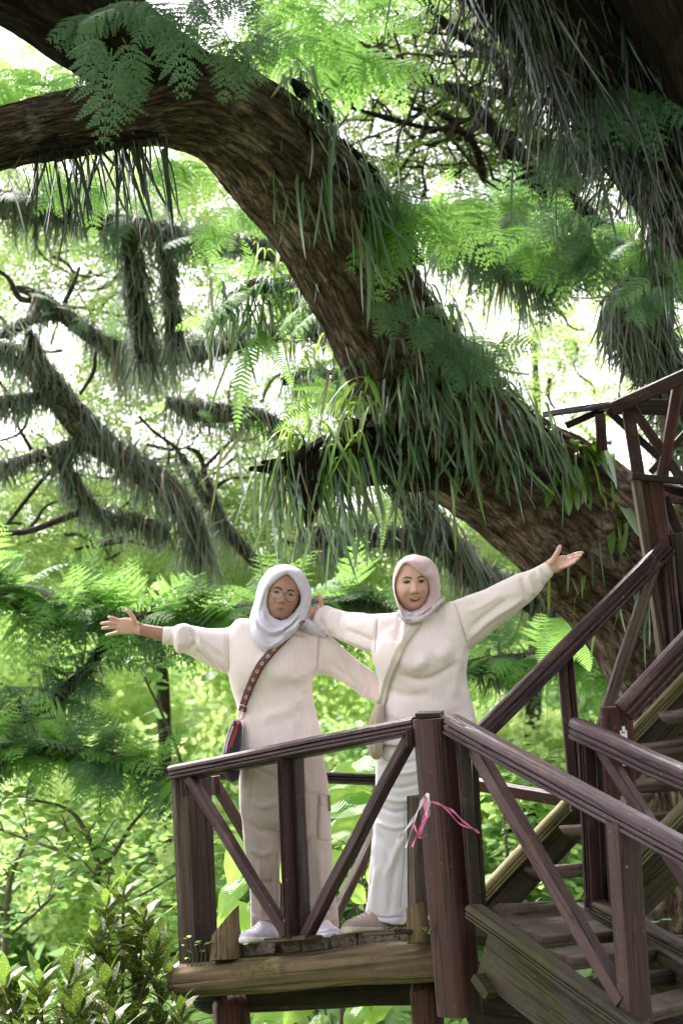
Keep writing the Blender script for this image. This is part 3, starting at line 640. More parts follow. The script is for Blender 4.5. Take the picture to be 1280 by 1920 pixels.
# ================================================================== the big limb in front
def limb(parent, name, rows, mt, seg=36, rough=0.10, n_per=10, seed=0, lump=3.0, ridge=0.0):
    C = px_path(rows, n_per); V, F, UV = tube(C, seg, rough, True, seed, lump, ridge=ridge); loc = np.array(parent.location) if parent else 0
    me = mesh(name, np.array(V)-loc, F, True, UV); o = child(name, me, mt, parent); return o, C
tree = thing('rain_tree', 'huge old tree with a thick brown limb arching from the right over the two women', 'tree', (2.0, 11.4, 0.0))
R_main = [(1345, 1950, 11.9, 190), (1335, 1650, 11.7, 150), (1320, 1420, 11.4, 140), (1250, 1170, 11.1, 150), (1110, 1010, 10.9, 140), (960, 890, 10.7, 128), (830, 780, 10.5, 128), (745, 660, 10.3, 108), (680, 540, 10.1, 100), (620, 430, 9.95, 103), (540, 315, 9.8, 106), (440, 225, 9.6, 96), (330, 195, 9.45, 82), (220, 215, 9.3, 60), (110, 240, 9.15, 54), (0, 262, 9.0, 55), (-140, 300, 8.8, 52)]
_, C_main = limb(tree, 'trunk', R_main, m_bark, 180, 0.14, 22, 1, 2.6, .011)
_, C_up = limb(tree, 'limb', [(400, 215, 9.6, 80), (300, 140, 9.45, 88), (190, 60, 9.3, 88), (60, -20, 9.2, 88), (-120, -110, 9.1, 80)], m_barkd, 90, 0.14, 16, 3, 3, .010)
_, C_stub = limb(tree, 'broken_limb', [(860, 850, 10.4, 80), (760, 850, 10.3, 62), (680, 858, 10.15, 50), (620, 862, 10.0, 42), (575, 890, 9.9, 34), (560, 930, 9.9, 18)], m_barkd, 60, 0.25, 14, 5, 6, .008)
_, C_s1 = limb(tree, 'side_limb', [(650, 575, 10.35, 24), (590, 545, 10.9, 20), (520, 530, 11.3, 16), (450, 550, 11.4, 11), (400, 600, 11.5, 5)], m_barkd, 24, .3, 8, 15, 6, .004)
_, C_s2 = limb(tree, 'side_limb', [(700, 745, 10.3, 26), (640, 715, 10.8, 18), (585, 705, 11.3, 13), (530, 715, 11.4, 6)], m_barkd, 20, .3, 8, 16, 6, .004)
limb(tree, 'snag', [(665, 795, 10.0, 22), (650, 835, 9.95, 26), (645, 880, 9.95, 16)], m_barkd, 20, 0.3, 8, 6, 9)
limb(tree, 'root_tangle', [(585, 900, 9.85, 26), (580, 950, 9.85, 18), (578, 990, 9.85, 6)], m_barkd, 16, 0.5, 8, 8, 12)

tr2 = thing('rain_tree', 'dark heavy limb with shaggy hanging leaves crossing the top right corner', 'tree', (3.4, 8.6, 0.0))
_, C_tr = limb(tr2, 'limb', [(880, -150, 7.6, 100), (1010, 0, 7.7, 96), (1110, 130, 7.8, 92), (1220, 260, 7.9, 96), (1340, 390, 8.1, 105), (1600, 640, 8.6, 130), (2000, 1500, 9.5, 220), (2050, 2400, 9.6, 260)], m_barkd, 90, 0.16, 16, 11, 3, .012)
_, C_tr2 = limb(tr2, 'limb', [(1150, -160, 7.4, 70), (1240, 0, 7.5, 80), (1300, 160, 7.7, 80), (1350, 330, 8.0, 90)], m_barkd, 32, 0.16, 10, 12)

def on_limb(C, t, off):
    "point on the camera side of a limb; off from -1 (below) to 1 (above)"
    k = t*(len(C)-1); i = min(len(C)-2, int(k)); f = k-i; c = C[i]*(1-f)+C[i+1]*f; T = nrm(C[i+1][:3]-C[i][:3])
    u = nrm(np.cross(T, CF)); u = u if u[2] > 0 else -u
    nn = nrm(u*off-CF*sqrt(max(0.0, 1-off*off))); return c[:3]+nn*c[3]*0.93, nn
def hit(C, x, y):
    "surface point of a limb under photo pixel (x, y)"
    best = None
    P = C[:, :3]-CP; z = P@CF; X = 640+FPX*(P@CR)/z; Y = 960-FPX*(P@CU)/z; R = C[:, 3]*FPX/z
    i = int(np.argmin(np.hypot(X-x, Y-y)/R)); dd = min(0.97, np.hypot(X[i]-x, Y[i]-y)/R[i]); d = z[i]-C[i, 3]*sqrt(1-dd*dd)*0.95
    p = W(x, y, d); return p, nrm(p-C[i, :3])
RS = random.Random(11)
STR = []
for k in range(16):
    V, F = strap_template(1.0, RS.uniform(.040, .056), 9, RS.uniform(0.1, 1.0), RS.uniform(3.5, 9), 0.55, RS); STR.append(mesh('strap_leaf', V, F.tolist(), True))
STRT = []
for k in range(12):
    V, F = strap_template(1.0, RS.uniform(.018, .030), 10, RS.uniform(0.1, 1.0), RS.uniform(3, 8), 0.8, RS); STRT.append(mesh('thin_leaf', V, F.tolist(), True)); STRT[-1].materials.append(m_strap)
STRW = []
for k in range(6):
    V, F = strap_template(1.0, 0.21, 10, RS.uniform(0.3, 1.1), RS.uniform(4, 8), 0.3, RS, tip=.45); STRW.append(mesh('broad_strap_leaf', V, F.tolist(), True))
STRA = []     # arching outwards rather than hanging
for k in range(8):
    V, F = strap_template(1.0, 0.045, 10, RS.uniform(0.5, 1.1), RS.uniform(1.6, 3.2), 0.3, RS); STRA.append(mesh('arching_leaf', V, F.tolist(), True))
for L_, m_ in ((STR, m_strap), (STRW, m_strapl), (STRA, m_strapl)):
    for me in L_: me.materials.append(m_)
_var = {}
def variant(me, mt):
    k = (me.name, mt.name)
    if k not in _var:
        c = me.copy(); c.materials.clear(); c.materials.append(mt); _var[k] = c
    return _var[k]
def strap_clump(P, nn, n, lmin, lmax, label, group, pool=STR, mt=None, spread=0.12, nm='strap_fern', rnd=RS, fan=1.0, along=None, cat='fern', mat=True):
    root = thing(nm, label, cat, P, group)
    al = nrm(along) if along is not None else nrm(np.cross(nn, ZU)+1e-3)
    for i in range(n):
        q = al*rnd.gauss(0, spread)+ZU*rnd.gauss(0, spread*.7)-nn*0.02
        ang = rnd.gauss(0, .75*fan); d = nrm(np.array([nn[0], nn[1], 0])+1e-3); d = np.array([d[0]*cos(ang)-d[1]*sin(ang), d[0]*sin(ang)+d[1]*cos(ang), 0])
        l = rnd.uniform(lmin, lmax)*(1 if rnd.random() > .2 else .55)
        zt = nrm(ZU+np.array([rnd.gauss(0, .2), rnd.gauss(0, .2), 0])); x = nrm(d-zt*np.dot(d, zt)); y = np.cross(zt, x)
        hs_ = rnd.uniform(.35, 1.0); wv = rnd.uniform(.5, 1.1)/max(.3, l)*.38
        Mx = Matrix(((x[0]*l*hs_*.6, y[0]*l*wv, zt[0]*l, q[0]), (x[1]*l*hs_*.6, y[1]*l*wv, zt[1]*l, q[1]), (x[2]*l*hs_*.6, y[2]*l*wv, zt[2]*l, q[2]), (0, 0, 0, 1)))
        me = rnd.choice(pool)
        if mt is not None: me = variant(me, mt)
        o = bpy.data.objects.new('leaf', me); col.objects.link(o); o.parent = root; o.matrix_local = Mx
    # matted roots at the base of the clump
    if spread > .05 and mat:
        Cb = np.array([[*(al*s*spread*1.6-nn*0.03), .035*(1-abs(s)*.7)] for s in np.linspace(-1, 1, 7)])
        V, F, UV = tube(Cb, 8, 0.5, True, rnd.random()*9, 14); child('root_mat', mesh('root_mat', V, F, True, UV), m_barkd, root)
    return root
main_clumps = [
 # px, py, n, lmin, lmax, where
 (770, 560, 26, .25, .5, 'on the limb\'s crest just left of the bright sky gap'),
 (815, 615, 30, .3, .55, 'on the crest of the big limb, over its steepest part'),
 (860, 660, 32, .3, .6, 'on top of the big limb, second below the steepest part'),
 (905, 700, 32, .3, .6, 'on top of the big limb, above the right woman\'s far shoulder'),
 (945, 735, 34, .3, .6, 'on top of the big limb, left of the upper landing rails'),
 (985, 775, 28, .25, .5, 'highest right, nearest the landing rails'),
 (760, 690, 28, .3, .55, 'on the front of the big limb at the bend'),
 (820, 725, 30, .3, .55, 'on the front of the big limb, amid the thickest leaves'),
 (880, 780, 28, .3, .5, 'on the front of the big limb, above the right woman'),
 (935, 815, 22, .25, .45, 'low on the front of the big limb, left of the broad green leaves'),
 (720, 765, 24, .3, .55, 'at the fork where the broken limb leaves the big limb'),
 (775, 800, 22, .3, .5, 'on the underside fork of the big limb over the right woman\'s head'),
 (700, 700, 12, .2, .4, 'on bare pale bark left of the bend of the big limb'),
 (650, 265, 14, .3, .6, 'on the upper arch of the big limb, its topmost long leaves'),
 (700, 330, 16, .3, .65, 'on the upper arch of the big limb right of the long dangling blades'),
 (610, 300, 10, .4, .75, 'dangling long single blades down the front of the arch'),
 (665, 360, 10, .4, .7, 'dangling thin blades beside the bright lacy fern'),
 (545, 205, 10, .2, .35, 'small tuft at the top of the arch'),
 (740, 440, 16, .25, .5, 'behind the bright green lacy fern on the arch'),
 (505, 330, 7, .12, .3, 'small tuft low on the bare front of the arch'),
]
for x, y, n, a, b_, wh in main_clumps:
    n = int(n*1.7); b_ = b_*.9
    P, nn = hit(C_main, x, y); strap_clump(P, nn, n, a, b_, 'strap-leaf clump '+wh, 'strap ferns on the big limb', along=CR+CU*(-.6 if x > 740 else -.8))
stub_clumps = [(640, 835, 30, .35, .75, 'at the root of the broken limb', m_strap), (600, 845, 30, .4, .8, 'in the middle of the broken limb', m_strap), (560, 860, 30, .4, .8, 'at the tip of the broken limb', m_strap), (535, 875, 22, .35, .7, 'hanging furthest left from the broken limb', m_strap), (690, 850, 20, .25, .5, 'on the thick end of the broken limb', m_strap)]
for x, y, n, a, b_, wh, mt in stub_clumps:
    n = int(n*1.15); b_ = b_*.9
    P, nn = hit(C_stub, x, y); strap_clump(P, nn, n, a, b_, 'long strap leaves hanging '+wh, 'strap ferns on the broken limb', along=CR, fan=1.6)
for x, y, n, a, b_, wh in [(610, 840, 34, .35, .62, 'arching from the top of the broken limb'), (660, 790, 30, .3, .55, 'in the crook between limb and broken limb'), (545, 855, 22, .25, .5, 'spraying left from the tip of the broken limb')]:
    P, nn = hit(C_stub, x, y); strap_clump(P, nrm(nn+ZU*.5-CR*.9), int(n*1.5), a, b_*1.05, 'bright grassy fern '+wh, 'grassy ferns on the broken limb', pool=STRA, fan=1.5, nm='grassy_fern')
for x, y, wh in [(700, 335, 'sprouting from the back of the arch, uppermost'), (745, 430, 'sprouting from the back of the arch, lower'), (800, 560, 'standing on the crest at the steepest part'), (850, 610, 'standing on the crest against the white sky, left'), (900, 670, 'standing on the crest against the white sky, middle'), (950, 725, 'standing on the crest against the white sky, right'), (620, 205, 'dark tuft on top of the arch'), (570, 160, 'dark tuft on the arch beside the top ferns')]:
    P, nn = hit(C_main, x, y); strap_clump(P, nrm(nn+CR*.5+ZU), 26, .2, .42, 'arching strap leaves '+wh, 'arching strap ferns on the crest', pool=STRA, mt=m_strap, fan=2.0, spread=.08, nm='grassy_fern')
for x, y, wh in [(560, 420, 'on bare bark of the arch\'s inner curve'), (610, 520, 'on the pale bark halfway up'), (660, 640, 'on the pale bark above the fork'), (480, 330, 'at the inner bend of the arch')]:
    P, nn = hit(C_main, x, y); strap_clump(P, nn, 5, .08, .2, 'tiny sparse leaf tuft '+wh, 'tiny tufts on bare bark', mt=m_strap, fan=1.2, spread=.05)
for x, y, wh, po, mt, n in [(525, 520, 'arching, behind the bare bark, upper', STRA, m_strapl, 40), (505, 560, 'hanging, behind the bare bark', STR, m_strap, 40), (590, 690, 'arching just above the broken limb', STRA, m_strapl, 40), (440, 560, 'hanging in the shade left of the bare bark', STR, m_strap, 30)]:
    strap_clump(W(x, y, 11.3), nrm(-CF-CR*.5), n, .3, .6, 'bushy strap leaves '+wh, 'bushy strap ferns behind the big limb', pool=po, mt=mt, fan=2.2, spread=.12, mat=False)
P, nn = hit(C_main, 1100, 855); strap_clump(P, nn, 24, .28, .5, 'bright broad-leaved fern on the limb just above the raised right hand', None, pool=STRW, fan=1.1, spread=.07, nm='broad_leaf_fern')
P, nn = hit(C_main, 1050, 870); strap_clump(P, nrm(nn-CR*.4), 13, .22, .4, 'bright broad leaves left of the main broad-leaved clump on the limb', None, pool=STRW, fan=1.2, spread=.06, nm='broad_leaf_fern')
P, nn = hit(C_main, 1150, 950); strap_clump(P, nn, 10, .18, .3, 'smaller broad leaves beside the tall post, right of the raised hand', None, pool=STRW, fan=1.2, spread=.06, nm='broad_leaf_fern')
P, nn = hit(C_main, 1085, 845); strap_clump(P, nrm(nn+ZU), 5, .15, .28, 'few light green leaves standing up on the limb near the landing', None, pool=STRA, fan=1.4, spread=.05, nm='grassy_fern')
for x, y, n, a, b_, wh in [(1150, 1010, 16, .25, .5, 'beside the tall post'), (1185, 1080, 14, .25, .5, 'behind the slanting brace right of the hand'), (1040, 1060, 5, .2, .4, 'under the raised hand'), (1110, 1075, 4, .2, .35, 'right of the raised hand'), (1200, 960, 12, .2, .45, 'against the left edge of the tall post'), (900, 850, 6, .3, .55, 'dangling yellowish over its lower edge')]:
    P, nn = hit(C_main, x, y); strap_clump(P, nn, n, a, b_, 'sparse strap leaves on the big limb '+wh, 'sparse strap ferns low on the big limb', along=CR-CU*.6, mt=(m_strapl if x in (1040, 900, 1110) else m_strap))
for i, (x, y, n, a, b_, wh) in enumerate([(130, 275, 34, .35, .6, 'at the left'), (190, 270, 34, .35, .65, 'in the middle'), (235, 265, 30, .3, .6, 'at the right'), (70, 285, 18, .3, .5, 'by the frame edge')]):
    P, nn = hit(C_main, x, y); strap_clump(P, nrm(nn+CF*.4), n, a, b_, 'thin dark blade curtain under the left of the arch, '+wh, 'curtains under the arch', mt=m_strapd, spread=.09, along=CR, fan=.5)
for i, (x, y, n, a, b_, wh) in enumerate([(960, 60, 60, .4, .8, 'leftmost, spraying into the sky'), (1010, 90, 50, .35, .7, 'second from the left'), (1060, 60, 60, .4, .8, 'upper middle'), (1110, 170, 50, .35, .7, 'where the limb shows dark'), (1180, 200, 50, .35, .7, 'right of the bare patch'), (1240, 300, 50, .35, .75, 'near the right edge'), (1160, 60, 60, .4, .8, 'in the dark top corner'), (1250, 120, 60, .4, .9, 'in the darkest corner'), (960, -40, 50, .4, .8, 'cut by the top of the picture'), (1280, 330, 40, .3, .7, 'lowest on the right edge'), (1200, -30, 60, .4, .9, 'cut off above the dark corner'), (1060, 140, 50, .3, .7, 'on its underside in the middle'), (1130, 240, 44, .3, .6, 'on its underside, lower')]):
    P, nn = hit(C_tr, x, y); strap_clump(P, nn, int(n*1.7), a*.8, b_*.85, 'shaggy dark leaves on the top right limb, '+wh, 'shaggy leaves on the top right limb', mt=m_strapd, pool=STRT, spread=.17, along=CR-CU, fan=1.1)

# ------------------------------------------------------------------ lacy ferns
LF = []
for k in range(9):
    V, F = lacy_frond(1.0, RS.uniform(.6, .8), 9, RS.uniform(.3, .9), RS); LF.append(mesh('lacy_frond', V, F, False))
    LF[-1].materials.append(m_lacy)
SF = []
for k in range(3):
    V, F = sword_frond(1.0, .15, 26, RS.uniform(.8, 1.4), RS); SF.append(mesh('sword_frond', V, F, False)); SF[-1].materials.append(m_lacyb)
def frond_obj(root, base, tip, me, face=None, wid=1.0):
    base, tip = np.array(base), np.array(tip); l = np.linalg.norm(tip-base); x = nrm(tip-base)
    z = face if face is not None else nrm(-CF+ZU*.5); z = nrm(z-x*np.dot(z, x)); y = np.cross(z, x); loc = np.array(root.location)
    q = base-loc; l *= 1.06
    o = bpy.data.objects.new('frond', me); col.objects.link(o); o.parent = root
    o.matrix_local = Matrix(((x[0]*l, y[0]*l*wid, z[0]*l, q[0]), (x[1]*l, y[1]*l*wid, z[1]*l, q[1]), (x[2]*l, y[2]*l*wid, z[2]*l, q[2]), (0, 0, 0, 1)))
def lacy(cx, cy, d, fr, label, mt=m_lacy, group='lacy ferns on the limbs', jit=.25, nm='lacy_fern', pool=LF, cat='fern', wid=1.0):
    "fr: list of (base dx, dy, tip dx, dy) in photo pixels, or an int for a random rosette"
    root = thing(nm, label, cat, W(cx, cy, d), group)
    for i, (bx, by, tx, ty) in enumerate(fr):
        rd = RS.uniform(-jit, jit); face = nrm(-CF+ZU*RS.uniform(.1, .8)+CR*RS.uniform(-.5, .5))
        frond_obj(root, W(cx+bx, cy+by, d+.05*RS.random()), W(cx+tx, cy+ty, d-.12*RS.random()+rd*.3), variant(RS.choice(pool), mt), face, wid*RS.uniform(.85, 1.1))
    return root
def ros(n, r0, r1, a0=-60, a1=60, rx=20, ry=12):
    "n fronds hanging between angles a0..a1 from straight down"
    o = []
    for i in range(n):
        a = radians(a0+(a1-a0)*(i+RS.random())/n); r = RS.uniform(r0, r1); b = (RS.uniform(-rx, rx), RS.uniform(-ry, ry))
        o.append((b[0], b[1], b[0]+sin(a)*r, b[1]+cos(a)*r))
    return o
lacy(210, 60, 8.7, [(0, 30, -12, 215), (20, 10, 60, 130), (-20, 0, -60, 110), (30, 40, 35, 170), (-10, -30, -70, 20)], 'pale green lacy fern with the longest frond hanging from the dark limb, top left')
lacy(340, 20, 8.8, [(0, 0, 8, 168), (-20, -10, -40, 110), (20, -5, 70, 80), (-40, 0, -90, 80), (10, -20, 60, 30)], 'lacy fern with one pointed frond over the dark limb, centre of the top left')
lacy(450, 60, 8.95, [(0, 0, 0, 130), (20, 0, 70, 60), (-10, 0, -30, 130), (30, -5, 85, 25), (15, -10, 50, 100), (-30, -20, -50, 60)], 'lacy fern hanging on the shoulder of the arch, top left')
lacy(250, 0, 8.9, ros(9, 70, 130, -80, 80, 50, 10), 'dense lacy fern filling the top edge above the dark limb')
lacy(400, -20, 9.1, ros(9, 70, 130, -80, 90, 60, 10), 'lacy fern cut by the top edge above the arch')
lacy(160, 40, 9.0, ros(6, 70, 110, -80, 60, 30, 20), 'small dark lacy fern at the far left of the dark limb')
lacy(560, 60, 11.5, ros(12, 90, 150, -90, 110, 60, 40), 'soft bright lacy fern behind the top of the arch', m_lacyb)
lacy(650, 90, 12.0, ros(14, 90, 160, -90, 110, 60, 40), 'bright out-of-focus lacy fern right of the arch top', m_lacyb)
lacy(620, 10, 12.0, ros(14, 90, 160, -100, 110, 80, 40), 'bright lacy fern at the top edge right of the arch', m_lacyb)
lacy(40, 150, 11.5, ros(12, 90, 150, -90, 110, 60, 50), 'green blurred lacy fern in the gap at the left edge, above the arch', m_lacyb)
lacy(725, 345, 9.75, [(0, 0, -20, 75), (0, 0, 40, 60), (10, 0, 80, 50), (-10, -5, -50, 40), (0, 10, 15, 80)], 'blue-green lacy fern on the arch, upper part of the bright cluster')
lacy(775, 385, 9.8, ros(12, 100, 175, -50, 45, 45, 25), 'large bright green lacy fern hanging right of the arch', m_lacyb)
lacy(830, 370, 10.2, ros(9, 70, 120, -60, 70, 40, 20), 'yellow-green lacy fern behind the bright cluster', m_lacyb)
lacy(735, 565, 9.7, [(0, 0, -35, 70), (0, 0, 50, 10), (0, 0, 5, 75), (10, 0, 40, 50), (-5, 0, -40, 25)], 'lacy fern on bare bark at the steepest part of the limb')
lacy(790, 585, 9.75, [(0, 0, -20, 70), (0, 0, 40, 50), (0, -5, 50, -5), (0, 0, 10, 75)], 'lacy fern  at the bend')
lacy(850, 620, 9.9, ros(8, 60, 100, -60, 80, 30, 15), 'lacy fern on the crest amid dark strap leaves')
lacy(900, 660, 10.0, ros(7, 60, 95, -40, 90, 25, 15), 'dark lacy fern edging the white sky gap above the right woman')
lacy(330, 290, 10.6, ros(7, 60, 100, -50, 60, 30, 8), 'yellow-green lacy fern backlit under the arch', m_lacyb)
lacy(430, 400, 10.7, ros(7, 60, 100, -60, 60, 30, 20), 'yellow-green lacy fern backlit under the arch, lower one', m_lacyb)
lacy(140, 330, 10.8, ros(6, 70, 110, -50, 60, 40, 10), 'yellow-green fern glimpsed between the dark blades under the arch', m_lacyb)
lacy(1080, 250, 8.0, ros(6, 100, 160, -50, 40, 40, 30), 'dark feathery fern on the top right limb')
lacy(1200, 180, 7.6, ros(8, 110, 170, -60, 50, 50, 30), 'dark feathery fern in the top right corner')
for i, (x, y, d, s, mt, lb) in enumerate([(900, 430, 12.6, 120, m_lacy, 'leftmost'), (960, 400, 12.5, 120, m_lacy, 'second from the left'), (1010, 440, 12.3, 130, m_lacyb, 'brightest, long and narrow'), (1060, 390, 12.3, 130, m_lacy, 'in the middle'), (1100, 450, 12.2, 130, m_lacy, 'below the dark limb'), (1010, 360, 12.8, 100, m_lacyb, 'spread along its top'), (1140, 420, 12.4, 130, m_lacyb, 'right of the middle'), (1210, 520, 11.8, 90, m_lacy, 'flat pale fronds near the right edge'), (1250, 450, 12.0, 120, m_lacyb, 'at the right edge')]):
    lacy(x, y, d, ros(9, s*.6, s, -60, 60, 40, 20), 'feathery fern on the mossy cross limb at right, '+lb, mt)
# sword ferns
lacy(540, 480, 11.2, [(0, 0, 20, 160), (5, 0, 50, 120), (-5, 0, 40, 70)], 'bright comb-like fern dangling behind the bare bark', m_lacyb, 'comb-like ferns', nm='sword_fern', pool=SF, wid=1.0)
lacy(490, 620, 11.2, [(0, 0, -45, 190), (0, 0, 10, 70), (5, 5, 60, 110)], 'long comb-like fern frond dangling against the sky left of the fork', m_lacyb, 'comb-like ferns', nm='sword_fern', pool=SF)
lacy(705, 905, 10.4, [(0, 0, 8, 130)], 'narrow bright comb-like frond hanging above and between the two women', m_lacyb, 'comb-like ferns', nm='sword_fern', pool=SF, wid=.6)
lacy(640, 700, 10.4, [(0, 40, -110, 70), (0, 40, -60, 0), (10, 40, -20, -40), (10, 40, -100, 30), (0, 50, -130, 110)], 'bright comb-like ferns spraying left at the fork', m_lacyb, 'comb-like ferns', nm='sword_fern', pool=SF)
lacy(1040, 1160, 11.6, [(0, 0, -15, 110), (0, 0, 30, 90), (5, 0, 60, 100)], 'green broad fern hanging under the limb beneath the hand', m_lacyb, 'comb-like ferns', nm='sword_fern', pool=SF, wid=2)

# ================================================================== trees and limbs behind
def blade_t(nseg=4, w=.05, curve=.25, yaw=.1):
    V = []; F = []
    for i in range(nseg+1):
        t = i/nseg; x = curve*(1-(1-t)**2)*(1 if t < .5 else 1); z = -t+0.16*sin(min(1, t*3)*pi)*.6; wd = w*.5*(1-t**3*.9)
        V += [(x, -wd+yaw*t*t, z), (x, wd+yaw*t*t, z)]
    for i in range(nseg): a = 2*i; F.append((a, a+1, a+3, a+2))
    return np.array(V), np.array(F)
BL = [blade_t(4, RS.uniform(.028, .045), RS.uniform(.05, .4), RS.uniform(-.2, .2)) for _ in range(6)]
FLF = []
for k in range(3):
    V, F = lacy_frond(1.0, .7, 8, .7, RS, lobes=False); FLF.append(tri(V, F))
def cover(parent, paths, per_m, lmin, lmax, mt, name='hanging_leaves', wmul=1.0, seed=0, up=.15, all_round=.5):
    g = np.random.default_rng(seed); VV = []; FF = []; nb = 0; loc = np.array(parent.location)
    P = []; N_ = []; UPM = []
    for C in paths:
        seg = np.linalg.norm(np.diff(C[:, :3], axis=0), axis=1); n = int(seg.sum()*per_m*2.3)
        k = g.choice(len(seg), n, p=seg/seg.sum()); f = g.random(n)[:, None]; c = C[k]*(1-f)+C[k+1]*f
        T = C[k+1, :3]-C[k, :3]; T /= np.linalg.norm(T, axis=1, keepdims=True); tp = g.random(n) < .28; th = np.where(tp, g.uniform(-.9, .9, n), g.choice([-1, 1], n)*g.uniform(.85, 2.0, n)); th = np.where(np.abs(T[:, 2]) > .75, g.uniform(-pi, pi, n), th)
        u = np.array([[0, 0, 1.0]])-T*T[:, 2:3]; u /= np.maximum(.05, np.linalg.norm(u, axis=1, keepdims=True)); v = np.cross(T, u)
        nn = u*np.cos(th)[:, None]+v*np.sin(th)[:, None]; ov = (~tp) & (g.random(n) < .5); sg_ = np.sign(th)[:, None]; bp = c[:, :3]+u*c[:, 3:4]*g.uniform(.3, 1.15, n)[:, None]+v*sg_*c[:, 3:4]*1.08
        P.append(np.where(ov[:, None], bp, c[:, :3]+nn*c[:, 3:4]*np.where(tp, .95, 1.02)[:, None])); N_.append(nn); UPM.append(tp)
    P = np.vstack(P); N_ = np.vstack(N_); n = len(P)
    # bunch the leaves into tufts
    clump = np.array([mnoise.noise(Vector((p*2.2).tolist())) for p in P]); lf = np.clip(.75+clump*1.1, .3, 1.5)
    Z = np.tile([0, 0, 1.0], (n, 1))+g.normal(0, .13, (n, 3)); upm = np.concatenate(UPM); Z[upm, 2] *= np.where(g.random(upm.sum()) < .5, -.6, .5); Z[upm] += g.normal(0, .55, (upm.sum(), 3))
    X = N_.copy(); X[:, 2] *= .2; X += g.normal(0, .6, (n, 3)); X -= Z*(X*Z).sum(1, keepdims=True)/np.maximum(.1, (Z*Z).sum(1, keepdims=True))
    l = g.uniform(lmin*.6, lmax*.85, n)*lf*np.where(upm, .45, .85); sc_ = np.stack([l*g.uniform(.6, 1.2, n), np.full(n, (lmin+lmax)/2)*wmul*g.uniform(.5, 1.1, n), l], 1)
    T = frames(P-loc, X, Z, sc_); ix = g.integers(0, len(BL), n)
    for b in range(len(BL)):
        s = ix == b
        if s.any():
            V, F = batch(BL[b][0], BL[b][1], T[s]); VV.append(V); FF.append(F+nb); nb += len(V)
    o = child(name, mesh(name, np.vstack(VV), np.vstack(FF)), mt, parent); o['kind'] = 'stuff'; return o
def fern_cover(parent, path, per_m, lmin, lmax, mt, name='feathery_ferns', seed=0, updir=.6):
    g = np.random.default_rng(seed); C = path; seg = np.linalg.norm(np.diff(C[:, :3], axis=0), axis=1); n = int(seg.sum()*per_m); loc = np.array(parent.location)
    k = g.choice(len(seg), n, p=seg/seg.sum()); f = g.random(n)[:, None]; c = C[k]*(1-f)+C[k+1]*f
    nn = g.normal(0, 1, (n, 3)); nn[:, 2] = np.abs(nn[:, 2])*updir+.1; nn[:, 1] -= .6; nn /= np.linalg.norm(nn, axis=1, keepdims=True)
    P = c[:, :3]+nn*c[:, 3:4]*.9; X = nn*.8+g.normal(0, .35, (n, 3)); X[:, 2] -= g.uniform(-.2, 1.2, n); Z = np.tile([0, -.4, 1.0], (n, 1))+g.normal(0, .3, (n, 3))
    T = frames(P-loc, X, Z, g.uniform(lmin, lmax, n)); ix = g.integers(0, 3, n); VV = []; FF = []; nb = 0
    for b in range(3):
        s = ix == b
        if s.any(): V, F = batch(FLF[b][0], FLF[b][1], T[s]); VV.append(V); FF.append(F+nb); nb += len(V)
    o = child(name, mesh(name, np.vstack(VV), np.vstack(FF)), mt, parent); o['kind'] = 'stuff'; return o
def D(rows, d, r=None): return [(x, y, d+(x-640)*0.0, (r or q)) for x, y, q in rows]
def bg_tree(label, limbs, d, per_m, ln, mt=m_strapg, twigs=(), seed=0, ferns=None, seg=14, wm=1.0, bark=m_barkf):
    root = thing('rain_tree', label, 'tree', W(limbs[0][0][0], limbs[0][0][1]+0.0, d)); Cs = []
    for i, rows in enumerate(limbs):
        _, C = limb(root, 'limb', [(x, y, d+dd, q*.8) for x, y, q, *r in rows for dd in [r[0] if r else 0.0]], bark, seg, .2, 8, seed+i); Cs.append(C)
    for i, rows in enumerate(twigs):
        limb(root, 'twig', [(x, y, d+.1*i % .7, q) for x, y, q in rows], bark, 7, .25, 6, seed+40+i)
    cover(root, Cs, per_m, ln[0], ln[1], mt, seed=seed, wmul=wm)
    if ferns:
        for i, (k, pm, a, b_, fm) in enumerate(ferns): fern_cover(root, Cs[k], pm, a, b_, fm, seed=seed+7+i)
    return root, Cs
bg_tree('shaggy limb hung with grey-green leaves running below the arch at upper left', [
    [(-120, 360, 26), (0, 375, 24), (100, 395, 24), (220, 420, 26), (330, 440, 24), (470, 465, 22), (600, 500, 20)],
    [(240, 430, 18), (252, 520, 18), (262, 610, 17), (270, 680, 15)], [(310, 440, 12), (318, 540, 12), (330, 650, 11)]],
    15, 240, (.30, .62), seed=100, ferns=[(0, 16, .3, .5, m_lacy)])
bg_tree('mossy level limb under white sky in the left half, trailing leaf curtains', [
    [(60, 545, 10), (120, 590, 18), (190, 640, 24), (270, 665, 26), (350, 660, 26), (440, 640, 25), (540, 620, 26), (660, 600, 28)],
    [(-60, 650, 22), (0, 630, 14), (60, 600, 12), (110, 590, 14)]],
    16.5, 300, (.25, .55), seed=110, ferns=[(0, 10, .2, .4, m_lacy)], twigs=[[(-20, 500, 4), (15, 520, 5), (40, 560, 6), (90, 560, 5)], [(150, 500, 3), (135, 540, 4), (120, 570, 5)], [(20, 540, 5), (50, 545, 9), (85, 560, 11)]])
